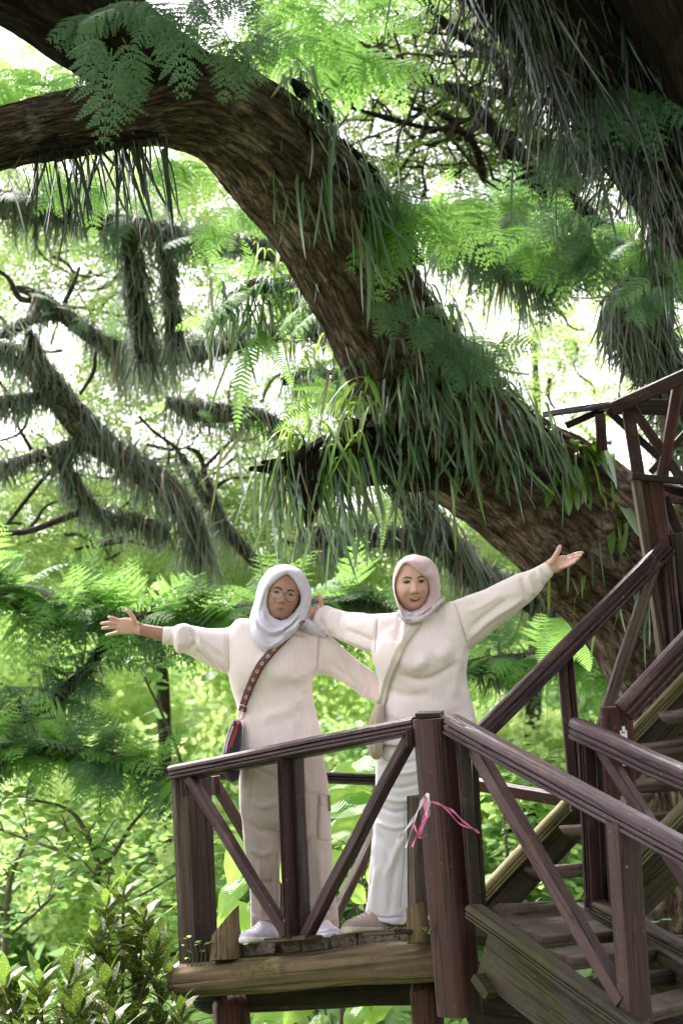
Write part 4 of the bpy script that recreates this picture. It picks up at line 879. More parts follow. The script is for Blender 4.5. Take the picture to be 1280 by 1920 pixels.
bg_tree('thick shaggy limb slanting down to the right across the left side of the sky', [
    [(-60, 640, 20), (20, 665, 22), (80, 700, 26), (130, 770, 30), (190, 830, 32), (260, 880, 32), (320, 920, 28), (355, 975, 22), (380, 1060, 20)],
    [(55, 620, 9), (75, 680, 14), (100, 740, 20)], [(-80, 750, 18), (0, 755, 15), (70, 748, 14), (120, 760, 18)],
    [(-60, 875, 12), (20, 870, 12), (90, 850, 14), (160, 830, 18)], [(100, 850, 16), (140, 900, 14), (180, 960, 14), (250, 975, 18), (310, 1000, 16)]],
    15.5, 300, (.25, .6), seed=120, twigs=[[(-10, 998, 6), (50, 997, 6), (110, 975, 7), (150, 960, 8)], [(5, 995, 3), (40, 950, 4), (80, 900, 4), (100, 880, 3)], [(140, 1030, 3), (190, 1020, 6), (240, 1008, 9)], [(150, 740, 3), (175, 700, 4), (180, 660, 3)], [(-10, 830, 2), (40, 810, 3), (60, 760, 3)], [(120, 880, 5), (135, 930, 6), (150, 965, 7)], [(20, 760, 3), (35, 800, 3), (60, 845, 4)]])
bg_tree('thinner fuzzy branch dropping behind the left woman\'s head', [
    [(340, 850, 7), (380, 930, 10), (420, 985, 14), (470, 1045, 15), (540, 1110, 14)], [(380, 880, 6), (400, 930, 8), (415, 980, 10)]],
    17, 200, (.15, .4), seed=130, twigs=[[(260, 780, 3), (290, 810, 3), (330, 840, 4), (345, 870, 5)], [(370, 890, 7), (385, 890, 6), (372, 850, 5), (350, 840, 3)], [(340, 895, 3), (330, 850, 2), (345, 800, 2)], [(380, 880, 4), (430, 830, 3), (470, 800, 3)]])
bg_tree('isolated tuft-covered branch hanging in white sky left of the fork', [
    [(310, 750, 10), (370, 770, 22), (430, 775, 20), (490, 780, 16), (560, 830, 20)]], 15, 320, (.18, .42), seed=140, ferns=[(0, 10, .2, .35, m_lacyb)])
bg_tree('dark trunk and drooping mossy limb seen just behind the right woman\'s head', [
    [(740, 900, 36), (800, 970, 36), (850, 1040, 34), (910, 1090, 32), (1000, 1120, 36), (1120, 1200, 50)], [(560, 1000, 20), (640, 1010, 26), (720, 1005, 28), (800, 1020, 26)]],
    14, 260, (.3, .6), seed=150)
bg_tree('fern-topped level limb passing behind both women at shoulder height', [
    [(-160, 1120, 40), (-40, 1110, 40), (40, 1120, 38), (120, 1150, 30), (200, 1165, 26), (300, 1165, 26), (400, 1160, 26), (500, 1150, 26), (600, 1140, 22), (680, 1130, 14), (735, 1150, 9)]],
    13.2, 260, (.2, .48), seed=160, ferns=[(0, 40, .3, .6, m_lacyb), (0, 22, .3, .55, m_lacy)])
bg_tree('short upturned branch with ferns at the left edge, below the outstretched hand', [
    [(-120, 1340, 26), (-20, 1345, 22), (60, 1335, 20), (120, 1295, 18), (165, 1255, 16), (195, 1210, 14)]], 13, 120, (.2, .4), seed=170, ferns=[(0, 60, .22, .45, m_lacy)])
bg_tree('lowest fern-covered limb at left, ending behind the platform\'s left post', [
    [(-120, 1420, 26), (0, 1415, 26), (100, 1410, 24), (200, 1425, 22), (280, 1445, 20), (330, 1465, 14)]], 12.5, 240, (.18, .38), seed=180, ferns=[(0, 50, .25, .48, m_lacyb), (0, 26, .25, .45, m_lacy)])
bg_tree('level limb with leaf curtain behind the ascending handrail at right', [
    [(860, 1250, 18), (940, 1245, 22), (1010, 1240, 22), (1090, 1235, 20), (1180, 1225, 24)]], 13.5, 320, (.25, .5), seed=190, ferns=[(0, 50, .25, .5, m_lacyb), (0, 16, .25, .45, m_lacy)])
bg_tree('mossy cross limb thick with hanging ferns at upper right, under the canopy', [
    [(800, 420, 14), (860, 435, 28), (930, 455, 34), (1000, 480, 34), (1070, 500, 34), (1150, 500, 40), (1260, 480, 44), (1400, 470, 50)]], 13, 420, (.3, .65), seed=200, ferns=[(0, 34, .3, .55, m_lacy), (0, 12, .3, .5, m_lacyb)])
bg_tree('curtain-draped upright limb along the right edge above the landing', [
    [(1300, 800, 44), (1230, 700, 44), (1200, 610, 44), (1210, 520, 44), (1260, 430, 50), (1330, 340, 60)], [(1130, 560, 14), (1170, 600, 26), (1200, 640, 30)]], 12.2, 560, (.35, .75), mt=m_strapg, seed=210, ferns=[(0, 20, .25, .45, m_lacy)])
cover(tree, [C_s1, C_s2], 200, .2, .5, m_strap, seed=401)
fern_cover(tree, C_s1, 22, .2, .4, m_lacyb, seed=402)
# ------------------------------------------------------------------ canopy against the sky
def spray_t(seed):
    g = random.Random(seed); V = []; F = []
    for k in range(9):
        t = k/9; sd_ = 1 if k % 2 else -1; p = np.array([t, 0, -.15*t*t]); d = nrm(np.array([.35, sd_, g.uniform(-.3, .3)])); l = .34*(1-.4*abs(t-.4)); s = np.array([.42, 0, 0])*.34
        b = len(V); V += [p, p+d*l*.5+s*.5, p+d*l, p+d*l*.5-s*.5]; F.append((b, b+1, b+2, b+3))
    return np.array(V), np.array(F)
SP = [spray_t(k) for k in range(4)]
def quadleaf(seed, n=7, s=1.0):
    g = random.Random(seed); V = []; F = []
    for k in range(n):
        p = np.array([g.uniform(-.5, .5) for _ in range(3)]); d = nrm([g.gauss(0, 1), g.gauss(0, 1), g.gauss(-.2, .5)]); u = nrm(np.cross(d, [g.gauss(0, .5), g.gauss(0, .5), 1])); l = g.uniform(.3, .55); w = l*.55
        b = len(V); V += [p, p+d*l*.5+u*w*.5, p+d*l, p+d*l*.45-u*w*.5]; F += [(b, b+1, b+2, b+3)]
    return np.array(V), np.array(F)
QL = [quadleaf(k) for k in range(5)]
def crown(parent, name, P, size, mt, seed=0, tmpl=SP, droop=.3):
    g = np.random.default_rng(seed); n = len(P); loc = np.array(parent.location) if parent else np.zeros(3)
    X = g.normal(0, 1, (n, 3)); X[:, 2] = X[:, 2]*.45-droop; Z = np.tile([0, 0, 1.0], (n, 1))+g.normal(0, .5, (n, 3))
    T = frames(P-loc, X, Z, size[0]+(size[1]-size[0])*g.random(n)); ix = g.integers(0, len(tmpl), n); VV = []; FF = []; nb = 0
    for b in range(len(tmpl)):
        s = ix == b
        if s.any(): V, F = batch(tmpl[b][0], tmpl[b][1], T[s]); VV.append(V); FF.append(F+nb); nb += len(V)
    o = child(name, mesh(name, np.vstack(VV), np.vstack(FF)), mt, parent) if parent else obj(name, mesh(name, np.vstack(VV), np.vstack(FF)), mt)
    o['kind'] = 'stuff'; return o
def scatter(x0, x1, y0, y1, d0, d1, n, thr, fs, seed, f2=2.0):
    "points filling a region of the place, kept where a 3-D noise is high, so the crown has gaps and clumps"
    g = np.random.default_rng(seed); out = []
    d = g.uniform(d0, d1, n); x = g.uniform(x0, x1, n); y = g.uniform(y0, y1, n)
    P = CP+(CF[None]+CR[None]*((x-640)/FPX)[:, None]-CU[None]*((y-960)/FPX)[:, None])*d[:, None]
    for p in P:
        v = mnoise.noise(Vector((p*fs).tolist())+Vector((seed*3.1, 0, 0)))+.5*mnoise.noise(Vector((p*fs*f2*1.3).tolist()))
        if v > thr: out.append(p)
    return np.array(out)
can = thing('rain_tree', 'airy spreading crown of thin dark branches and tiny leaves against the white sky, top centre', 'tree', W(1060, 420, 19))
twl = [[(1150, 520, 34), (1080, 400, 26), (1010, 350, 20), (945, 270, 13), (900, 210, 10), (850, 170, 8), (790, 140, 7), (730, 112, 5), (680, 100, 3)],
 [(1000, 350, 12), (985, 300, 12), (940, 250, 10), (905, 235, 8), (870, 190, 7), (830, 180, 5)],
 [(1070, 370, 20), (1030, 300, 18), (995, 255, 15), (960, 210, 12), (945, 180, 10), (880, 168, 7), (800, 150, 6), (735, 120, 5)],
 [(1000, 350, 10), (940, 345, 9), (910, 340, 7), (895, 290, 6), (870, 250, 6), (800, 240, 5), (740, 225, 5), (650, 200, 3)],
 [(870, 250, 5), (830, 215, 6), (780, 205, 4), (730, 180, 3), (700, 150, 2)], [(960, 200, 9), (930, 110, 7), (860, 65, 9), (820, 30, 6), (790, -10, 5)], [(860, 65, 8), (900, 50, 7), (935, 15, 6), (960, -20, 5)],
 [(900, 50, 5), (880, 20, 4), (840, -20, 4)], [(930, 110, 4), (880, 100, 3), (840, 120, 2), (790, 100, 2)], [(870, 250, 4), (880, 300, 3), (850, 330, 2)], [(1010, 190, 6), (1060, 150, 6), (1080, 110, 4)], [(800, 240, 3), (770, 290, 3), (740, 330, 2)],
 [(860, 65, 3), (800, 60, 3), (750, 30, 3), (720, -10, 2)], [(730, 112, 3), (700, 60, 3), (690, 0, 2)], [(1060, 330, 10), (1080, 260, 8), (1120, 200, 6)], [(560, -20, 3), (620, 60, 3), (690, 90, 2)]]
Ct = []
for i, rows in enumerate(twl):
    _, C = limb(can, 'branch', [(x, y, 16.2+.3*((i*37) % 5), q*1.15) for x, y, q in rows], m_barkd, 8, .3, 6, 300+i, 5); Ct.append(C)
g_ = random.Random(5)
for i in range(130):
    C = g_.choice(Ct); k = g_.randrange(len(C)); c = C[k]; a = g_.uniform(0, 2*pi); l = g_.uniform(.3, 1.2); d1 = CR*cos(a)*l+CU*(sin(a)*.8+.25)*l+CF*g_.uniform(-.3, .3)
    r0 = max(.006, min(.016, c[3]*.5)); rows = [[*c[:3], r0], [*(c[:3]+d1*.45+CU*g_.uniform(-.08, .08)), r0*.7], [*(c[:3]+d1+CR*g_.uniform(-.15, .15)), r0*.35]]
    V, F, UV = tube(spline(np.array(rows), 4), 5, .2, False, i); child('twig', mesh('twig', np.array(V)-np.array(can.location), F, True, UV), m_barkf, can)
cover(can, Ct[:1]+Ct[2:3], 60, .15, .35, m_strapg, seed=301)
P = np.vstack([scatter(480, 1200, -120, 480, 16.5, 21, 24000, .15, 1.5, 31), scatter(560, 1150, -60, 330, 17, 20, 8000, .2, 2.2, 32)])
crown(can, 'crown', P, (.10, .2), m_canopy, 33)
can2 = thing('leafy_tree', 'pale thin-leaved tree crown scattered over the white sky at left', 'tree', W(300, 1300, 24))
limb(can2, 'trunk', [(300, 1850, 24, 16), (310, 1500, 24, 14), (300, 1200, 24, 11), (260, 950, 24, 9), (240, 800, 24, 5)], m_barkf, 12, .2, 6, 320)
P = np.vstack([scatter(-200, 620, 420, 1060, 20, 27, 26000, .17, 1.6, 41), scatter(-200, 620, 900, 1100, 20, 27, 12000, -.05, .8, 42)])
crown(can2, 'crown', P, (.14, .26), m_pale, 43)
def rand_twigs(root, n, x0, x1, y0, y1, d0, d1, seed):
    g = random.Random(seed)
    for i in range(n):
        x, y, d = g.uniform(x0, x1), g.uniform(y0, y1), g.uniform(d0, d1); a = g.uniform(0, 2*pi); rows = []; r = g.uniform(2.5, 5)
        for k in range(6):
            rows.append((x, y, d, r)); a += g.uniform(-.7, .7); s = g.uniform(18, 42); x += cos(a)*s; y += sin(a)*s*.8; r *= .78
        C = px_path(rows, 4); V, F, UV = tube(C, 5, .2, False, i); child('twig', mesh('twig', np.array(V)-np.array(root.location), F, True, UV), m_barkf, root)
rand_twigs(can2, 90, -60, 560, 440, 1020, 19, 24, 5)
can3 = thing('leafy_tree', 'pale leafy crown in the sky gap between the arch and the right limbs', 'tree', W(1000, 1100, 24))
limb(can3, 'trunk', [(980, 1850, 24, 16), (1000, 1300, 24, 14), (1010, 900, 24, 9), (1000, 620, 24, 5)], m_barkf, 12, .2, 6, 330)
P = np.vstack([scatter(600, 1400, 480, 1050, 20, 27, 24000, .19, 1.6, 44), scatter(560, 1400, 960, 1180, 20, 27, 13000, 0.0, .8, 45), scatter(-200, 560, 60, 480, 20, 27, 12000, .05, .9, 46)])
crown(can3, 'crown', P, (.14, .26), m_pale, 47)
g = np.random.default_rng(77); n = 5000; P_shade = np.stack([g.uniform(-9, 9, n), g.uniform(4, 13, n), np.zeros(n)], 1); P_shade[:, 2] = 1.5+np.maximum(3.2, P_shade[:, 1]*.62)+g.uniform(1.3, 3.6, n)
P_shade = np.array([q for q in P_shade if (q[0] > -1.2 or q[1] > 9.5) and mnoise.noise(Vector((q*.6).tolist())) > -.12])
crown(tr2, 'crown', P_shade, (.6, 1.0), m_canopy, 78, QL, .1)  # unseen overhead foliage, added to shade the arch and upper trunk
rand_twigs(can3, 36, 620, 1250, 560, 1080, 19, 24, 6); rand_twigs(can, 110, 560, 1150, -20, 400, 15.8, 18, 7)
# ------------------------------------------------------------------ sunlit foliage far behind
def far_tree(label, x, yb, yt, d, w, n, mt, seed, size=(.17, .36), thr=-.1):
    root = thing('leafy_tree', label, 'tree', (onz(x, 1985 if d > 9 else 2100, 0.0)[0]*0+W(x, 1900, d)[0], W(x, 1900, d)[1], -.6))
    b = np.array(root.location); top = W(x, yt, d); bot = W(x, yb, d)
    V, F, UV = tube(spline(np.array([[*b, .11*w/4], [*(b*.5+bot*.5), .08*w/4], [*bot, .07*w/4], [*(bot*.3+top*.7), .06]]), 6), 10, .2, True, seed); child('trunk', mesh('trunk', np.array(V)-b, F, True, UV), m_barkf, root)
    g = np.random.default_rng(seed); c = (top+bot)/2; h = (top[2]-bot[2])/2; P = []
    u = g.normal(0, 1, (n, 3)); u /= np.linalg.norm(u, axis=1, keepdims=True); r = g.uniform(.35, 1, n)[:, None]**.5
    Q = c+u*r*np.array([w/2, w/2*.8, h])
    P = np.array([q for q in Q if mnoise.noise(Vector((q*.7).tolist())+Vector((seed, 0, 0)))+.4*mnoise.noise(Vector((q*1.9).tolist())) > thr])
    crown(root, 'crown', P, size, mt, seed+1, QL, .1); return root
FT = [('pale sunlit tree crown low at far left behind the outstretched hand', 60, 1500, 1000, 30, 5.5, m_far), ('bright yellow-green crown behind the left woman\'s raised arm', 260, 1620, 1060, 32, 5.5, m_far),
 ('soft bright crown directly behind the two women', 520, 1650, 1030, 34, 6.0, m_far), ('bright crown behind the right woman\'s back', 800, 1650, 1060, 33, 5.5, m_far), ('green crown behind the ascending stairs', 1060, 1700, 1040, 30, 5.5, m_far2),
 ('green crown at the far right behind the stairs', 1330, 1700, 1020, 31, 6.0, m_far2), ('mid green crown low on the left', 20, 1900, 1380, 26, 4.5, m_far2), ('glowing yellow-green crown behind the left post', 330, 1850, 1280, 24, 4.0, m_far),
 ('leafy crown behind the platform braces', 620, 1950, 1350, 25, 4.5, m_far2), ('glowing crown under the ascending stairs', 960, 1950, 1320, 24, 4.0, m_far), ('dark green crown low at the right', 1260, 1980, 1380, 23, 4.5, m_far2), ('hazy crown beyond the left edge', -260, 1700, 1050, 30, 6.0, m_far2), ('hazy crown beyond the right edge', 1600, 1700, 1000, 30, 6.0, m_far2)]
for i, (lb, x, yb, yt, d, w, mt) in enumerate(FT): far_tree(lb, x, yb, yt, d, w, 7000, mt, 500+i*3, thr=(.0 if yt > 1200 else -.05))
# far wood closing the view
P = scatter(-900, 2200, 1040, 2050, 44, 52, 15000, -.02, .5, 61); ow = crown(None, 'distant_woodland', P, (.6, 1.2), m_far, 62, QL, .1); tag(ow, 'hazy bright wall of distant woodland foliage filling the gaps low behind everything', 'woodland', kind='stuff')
P = scatter(-900, 2200, 1850, 2150, 18, 40, 9000, -.3, .3, 63); ow = crown(None, 'undergrowth', P, (.4, .8), m_far2, 64, QL, .1); tag(ow, 'low leafy undergrowth on the ground beneath the trees', 'undergrowth', kind='stuff')

# ------------------------------------------------------------------ nearer shrubs with leaves one can pick out
def bl(n, L_, w, **k):
    V, F, UV = broad_leaf(L_, w, n, **k); return mesh('leaf', V, F.tolist(), True, UV)
def place_leaf(root, me, base, x, z, s, nm='leaf'):
    x = nrm(x); z = nrm(np.asarray(z)-x*np.dot(z, x)); y = np.cross(z, x); q = np.array(base)-np.array(root.location)
    o = bpy.data.objects.new(nm, me); col.objects.link(o); o.parent = root
    o.matrix_local = Matrix(((x[0]*s, y[0]*s, z[0]*s, q[0]), (x[1]*s, y[1]*s, z[1]*s, q[1]), (x[2]*s, y[2]*s, z[2]*s, q[2]), (0, 0, 0, 1)))
    return o
def wmesh(root, name, rows, mt, seg=6):
    V, F, UV = tube(spline(np.array(rows), 4), seg, .1, True, 1); return child(name, mesh(name, np.array(V)-np.array(root.location), F, True, UV), mt, root)
OV = [bl(5, 1, .75, bend=RS.uniform(.2, .6), m=1, rnd=RS) for _ in range(4)]
for me in OV: me.materials.append(m_shrub)
def shrub(label, x, y, d, stems, nleaf, ls, seed, mt=m_shrub, spread=55):
    root = thing('leafy_shrub', label, 'shrub', W(x, y, d)); g = random.Random(seed); ends = []
    for rows in stems:
        R_ = [[*W(px, py, d+dz), q*d/FPX] for px, py, dz, q in rows]; wmesh(root, 'stem', R_, m_stem)
        S = spline(np.array(R_), 5)[:, :3]; ends += list(S[len(S)//4:])
    for k in range(26):
        b = g.choice(ends); a = g.uniform(0, 2*pi); l = M(g.uniform(30, 90), d); e = b+CR*cos(a)*l+CU*(abs(sin(a))*.8+.1)*l+CF*g.uniform(-.2, .2)
        wmesh(root, 'twig', [[*b, .006], [*((b+e)/2+CU*.02), .005], [*e, .003]], m_stem, 4); ends += [b*.5+e*.5, b*.25+e*.75, e, e]
    for k in range(nleaf):
        b = g.choice(ends)+CR*g.gauss(0, M(spread*.3, d))+CU*g.gauss(0, M(spread*.25, d))+CF*g.gauss(0, .12); a = g.uniform(0, 2*pi)
        place_leaf(root, variant(g.choice(OV), mt), b, [cos(a), sin(a), g.uniform(-.5, .3)], [g.gauss(0, .35), g.gauss(-.25, .35), 1], g.uniform(*ls))
    return root
shrub('bright green round-leaved shrub with forking bare stems at lower left', 190, 1900, 12.4, [[(190, 2000, 0, 9), (188, 1800, 0, 8), (182, 1650, 0, 7), (185, 1620, 0, 6), (150, 1540, .1, 5), (110, 1510, .1, 3), (50, 1500, .2, 2)], [(184, 1625, 0, 5), (215, 1600, 0, 5), (245, 1550, .1, 4), (290, 1500, .2, 2)], [(182, 1650, 0, 4), (120, 1600, .1, 4), (40, 1570, .3, 3), (-40, 1540, .3, 2)], [(188, 1700, 0, 4), (260, 1680, .2, 3), (330, 1640, .2, 2)]], 290, (.06, .105), 71)
shrub('second bright round-leaved shrub, at the left edge behind the spotted one', 20, 1900, 13.2, [[(0, 2050, 0, 9), (10, 1800, 0, 7), (20, 1650, 0, 5), (60, 1560, .2, 3)], [(10, 1720, 0, 5), (-60, 1600, 0, 4), (-100, 1520, 0, 2)], [(12, 1760, 0, 4), (90, 1690, .2, 3), (150, 1620, .3, 2)]], 290, (.06, .105), 72)
shrub('green shrub filling the space right behind the platform\'s left post', 400, 1900, 13.0, [[(410, 2050, 0, 8), (405, 1800, 0, 7), (390, 1650, 0, 5), (350, 1560, .2, 3)], [(405, 1750, 0, 5), (450, 1650, 0, 4), (500, 1560, 0, 2)], [(405, 1700, 0, 4), (330, 1700, .2, 3), (280, 1700, .3, 2)]], 290, (.06, .11), 73)
shrub('leafy shrub glimpsed between the women behind the middle post', 640, 1900, 13.6, [[(640, 2050, 0, 8), (640, 1800, 0, 7), (620, 1650, 0, 5), (600, 1540, .2, 3)], [(640, 1750, 0, 5), (690, 1650, 0, 4), (720, 1560, 0, 2)]], 260, (.07, .12), 74)
shrub('bright shrub under the ascending stairs', 960, 1800, 13.0, [[(960, 2000, 0, 8), (960, 1750, 0, 6), (950, 1600, 0, 4), (940, 1480, .2, 3)], [(960, 1700, 0, 4), (1020, 1600, 0, 3), (1040, 1540, 0, 2)]], 290, (.06, .11), 75)
shrub('shadowy shrub under the lower flight at bottom right', 1190, 1800, 11.5, [[(1180, 2050, 0, 8), (1190, 1850, 0, 6), (1200, 1750, 0, 4), (1240, 1680, .2, 3)], [(1190, 1850, 0, 4), (1250, 1780, 0, 3), (1290, 1700, 0, 2)]], 160, (.06, .1), 76, m_lacy)
# heart-leaved climber left of the women
shrub('larger-leaved climber below the left woman\'s outstretched arm', 310, 1330, 13.6, [[(360, 1500, 0, 4), (330, 1400, 0, 4), (300, 1330, 0, 3), (270, 1260, .1, 3), (300, 1240, .1, 2), (345, 1220, 0, 2)]], 90, (.10, .17), 77, m_far2, 80)

# large pale leaves behind the railing
BLF = [bl(9, 1, .52, bend=RS.uniform(.5, 1.1), fold=.18, wave=.03, rnd=RS, m=3) for _ in range(4)]
for me in BLF: me.materials.append(m_big)
def big_plant(label, leaves, d, base):
    root = thing('large_leaf_plant', label, 'plant', W(base[0], base[1], d))
    for (x0, y0, x1, y1, ft) in leaves:
        p, q = W(x0, y0, d+RS.uniform(-.1, .1)), W(x1, y1, d-.2+RS.uniform(-.1, .1)); l = np.linalg.norm(q-p)
        place_leaf(root, RS.choice(BLF), p, q-p, nrm(-CF*ft+ZU*.8+CR*RS.uniform(-.4, .4)), l*1.08)
        b = W(base[0], base[1], d); wmesh(root, 'leaf_stalk', [[*b, .008], [*(b*.5+p*.5+ZU*.03), .006], [*p, .004]], m_stem, 5)
big_plant('plant with very large ribbed light green leaves between the two women', [(705, 1455, 628, 1440, .8), (660, 1430, 718, 1432, .6), (715, 1500, 612, 1478, 1.0), (725, 1510, 620, 1500, .9), (715, 1560, 618, 1540, 1.0), (660, 1640, 620, 1585, .7), (690, 1700, 640, 1640, .8), (720, 1690, 700, 1600, .8)], 10.6, (700, 1900))
big_plant('large leaves showing between the left post and the left woman\'s leg', [(475, 1640, 398, 1700, .9), (470, 1690, 420, 1745, .9), (480, 1560, 440, 1620, .8), (540, 1600, 525, 1680, .8), (500, 1720, 455, 1790, .8)], 10.8, (500, 1900))
big_plant('large dark-shadowed leaves under the platform, beside the support post', [(560, 1870, 480, 1895, .8), (600, 1850, 540, 1900, .9), (640, 1840, 590, 1880, .9), (700, 1870, 640, 1925, .9), (730, 1850, 690, 1900, .8), (540, 1900, 500, 1940, .9), (620, 1900, 570, 1945, .9), (680, 1840, 650, 1870, .8), (480, 1870, 440, 1910, .8)], 10.4, (640, 2060))
# spotted croton
CRT = [bl(7, 1, RS.uniform(.26, .36), bend=RS.uniform(.2, .9), fold=.2, wave=.02, rnd=RS, m=1) for _ in range(5)]
for me in CRT: me.materials.append(m_croton)
def croton(label, x, y, d, heads, seed, mt=m_croton):
    root = thing('spotted_croton', label, 'shrub', W(x, y, d)); g = random.Random(seed); b = W(x, y+120, d)
    for hx, hy, n, light in heads:
        p = W(hx, hy, d+g.uniform(-.3, .3)); wmesh(root, 'stem', [[*b, .012], [*(b*.45+p*.55+CR*g.uniform(-.05, .05)), .009], [*p, .006]], m_stem, 6)
        for k in range(n):
            t = k/n; a = k*2.4; el = 1.25-1.5*t; q = p-ZU*.22*t
            me = g.choice(CRT)
            if t < light: me = variant(me, m_spl)
            place_leaf(root, me, q, [cos(a)*cos(el), sin(a)*cos(el), sin(el)], [-cos(a)*sin(el), -sin(a)*sin(el), cos(el)], g.uniform(.11, .20))
m_spl = leaf_mat('young_croton_leaf', (0.06, 0.15, 0.025), (0.10, 0.20, 0.035), (0.4, 0.65, 0.1), 0.45, 0.2, spots=((0.5, 0.48, 0.05), 14))
gr = random.Random(3)
croton('yellow-spotted dark croton bush, tallest heads, left of the platform log', 230, 1900, 9.6, [(232, 1670, 20, .2), (180, 1760, 24, .12), (245, 1770, 26, .1), (290, 1790, 24, 0), (210, 1820, 24, 0), (260, 1850, 24, 0), (300, 1870, 20, 0), (150, 1830, 24, .1), (320, 1830, 18, 0), (200, 1700, 22, .1), (270, 1720, 22, 0)], 81)
croton('yellow-spotted croton at the very bottom left, partly in shade', 90, 1930, 9.0, [(75, 1850, 24, .1), (120, 1890, 24, 0), (30, 1900, 24, .08), (170, 1900, 24, 0), (210, 1920, 22, 0), (10, 1850, 20, .15), (130, 1840, 20, .1), (250, 1925, 20, 0), (300, 1930, 20, 0), (60, 1930, 20, 0), (340, 1900, 20, 0), (200, 1860, 22, 0), (-20, 1900, 20, 0), (150, 1900, 24, 0)], 82)
# tiny fern seedlings and litter on the platform
sd1 = thing('fern_seedling', 'tiny green seedlings rooted on the log at the foot of the left post', 'plant', W(365, 1800, 9.2))
for k in range(16):
    a = RS.uniform(0, 2*pi); place_leaf(sd1, variant(OV[k % 4], m_shrub), W(345+k*3.2, 1800-RS.uniform(0, 42), 9.2), [cos(a), sin(a)-.2, .4], [0, -.3, 1], RS.uniform(.015, .032))
for k in range(6): wmesh(sd1, 'stem', [[*W(352+k*8, 1812, 9.2), .002], [*W(354+k*8, 1790, 9.2), .0015], [*W(350+k*8, 1770, 9.2), .001]], m_stem, 4)
sd2 = thing('fern_seedling', 'small green tuft on the log end beside the main post', 'plant', W(800, 1752, 8.4))
for k in range(9):
    a = RS.uniform(0, 2*pi); place_leaf(sd2, variant(OV[k % 4], m_shrub), W(800+RS.uniform(-9, 9), 1752-RS.uniform(0, 12), 8.4), [cos(a), sin(a)-.2, .5], [0, -.3, 1], RS.uniform(.012, .022))
gl = np.random.default_rng(9); n = 260; Pl = pa+ed*(gl.random(n)*eL)[:, None]+away*(gl.random(n)**2*.5+.02)[:, None]; Pl[:, 2] = ZF+.004
oo = crown(None, 'leaf_litter', Pl, (.012, .035), m_litter, 91, QL, 0); tag(oo, 'brown crumbs and dry leaf litter scattered on the platform planks', 'litter', kind='stuff')
# pale roof of a distant shelter low behind the platform
shl = thing('shelter', 'distant shelter with a pale flat roof glimpsed low under the platform', 'shelter', W(650, 1960, 26))
V, F = extrude(profile(3.0, .08, 'plain'), 2.4); place('roof', mesh('roof', V, F), simple('pale_roof', (.75, .77, .8), .5), shl, Matrix.Translation(V3(W(660, 1905, 26))) @ Euler((radians(82), 0, radians(8))).to_matrix().to_4x4())
for k, (a, b_) in enumerate(((-1.2, -.6), (1.2, -.6), (-1.2, .8), (1.2, .8))):
    V, F = extrude(profile(.08, .08, 'plain'), 2.6); place('post', mesh('post', V, F), m_paint, shl, Matrix.Translation(V3(W(660, 1905, 26)+np.array([a, b_, -1.35]))))

# ================================================================== the two women
from mathutils.bvhtree import BVHTree
def fabric(name, c1, c2, rough=0.85, rib=0.0, rib_dir='X', ribscale=130, sheen=0.3):
    mt, N, L, b, out = nt(name)
    n = noise(N, L, 5, 5); r = ramp(N, [(0.3, c1), (0.7, c2)]); L.new(n.outputs[0], r.inputs[0]); L.new(r.outputs[0], b.inputs['Base Color'])
    b.inputs['Roughness'].default_value = rough; b.inputs['Sheen Weight'].default_value = sheen; b.inputs['Specular IOR Level'].default_value = .2
    n2 = noise(N, L, 260, 3); p = bump(N, L, n2.outputs[0], None, .25, .002)
    n3 = noise(N, L, 14, 4, .5); p = bump(N, L, n3.outputs[0], None, .3, .012, p)
    if rib:
        w = N.new('ShaderNodeTexWave'); w.wave_type = 'BANDS'; w.bands_direction = 'X'; w.inputs['Scale'].default_value = ribscale; w.inputs['Distortion'].default_value = .4; w.inputs['Detail'].default_value = 1
        tc = N.new('ShaderNodeTexCoord'); L.new(tc.outputs['UV' if rib_dir == 'U' else 'Object'], w.inputs['Vector']); bump(N, L, w.outputs[1], b, rib, .004, p)
    else:
        L.new(p, b.inputs['Normal'])
    return mt
def skin(name, c, c2):
    mt, N, L, b, out = nt(name); n = noise(N, L, 22, 4); r = ramp(N, [(0.3, c), (0.7, c2)]); L.new(n.outputs[0], r.inputs[0]); L.new(r.outputs[0], b.inputs['Base Color'])
    b.inputs['Roughness'].default_value = .5; b.inputs['Subsurface Weight'].default_value = .15; b.inputs['Subsurface Radius'].default_value = (.02, .008, .004); b.inputs['Subsurface Scale'].default_value = .3
    return mt
m_sweat1 = fabric('cream_pink_ribbed_knit', (.76, .65, .645), (.82, .72, .71), .9, .25, 'U', 39)
m_sweat2 = fabric('cream_ribbed_knit', (.76, .655, .645), (.83, .725, .71), .9, .25, 'U', 39)
m_cuff = fabric('pale_inner_cuff', (.70, .62, .60), (.75, .67, .64), .85)
m_hij1 = fabric('lilac_white_chiffon', (.54, .51, .60), (.60, .57, .65), .75, sheen=.5)
m_hij2 = fabric('dusty_pink_scarf', (.52, .36, .38), (.59, .42, .44), .7, sheen=.5)
m_print = None
m_pant1 = fabric('khaki_cotton', (.31, .26, .23), (.37, .31, .275), .9)
m_pant2 = fabric('white_denim', (.74, .71, .75), (.80, .77, .80), .85)
m_sk1 = skin('brown_skin', (.32, .165, .12), (.38, .205, .15)); m_sk2 = skin('light_brown_skin', (.54, .31, .235), (.60, .355, .275))
m_palm = skin('palm_skin', (.60, .36, .29), (.66, .41, .34))
m_black = simple('dark_line', (.012, .009, .008), .5); m_white = simple('eye_white', (.30, .24, .22), .7); m_iris = simple('dark_iris', (.018, .010, .007), .12)
m_lip1 = simple('natural_lips', (.40, .15, .13), .4); m_lip2 = simple('red_lipstick', (.50, .025, .035), .28); m_teeth = simple('teeth', (.7, .66, .6), .3)
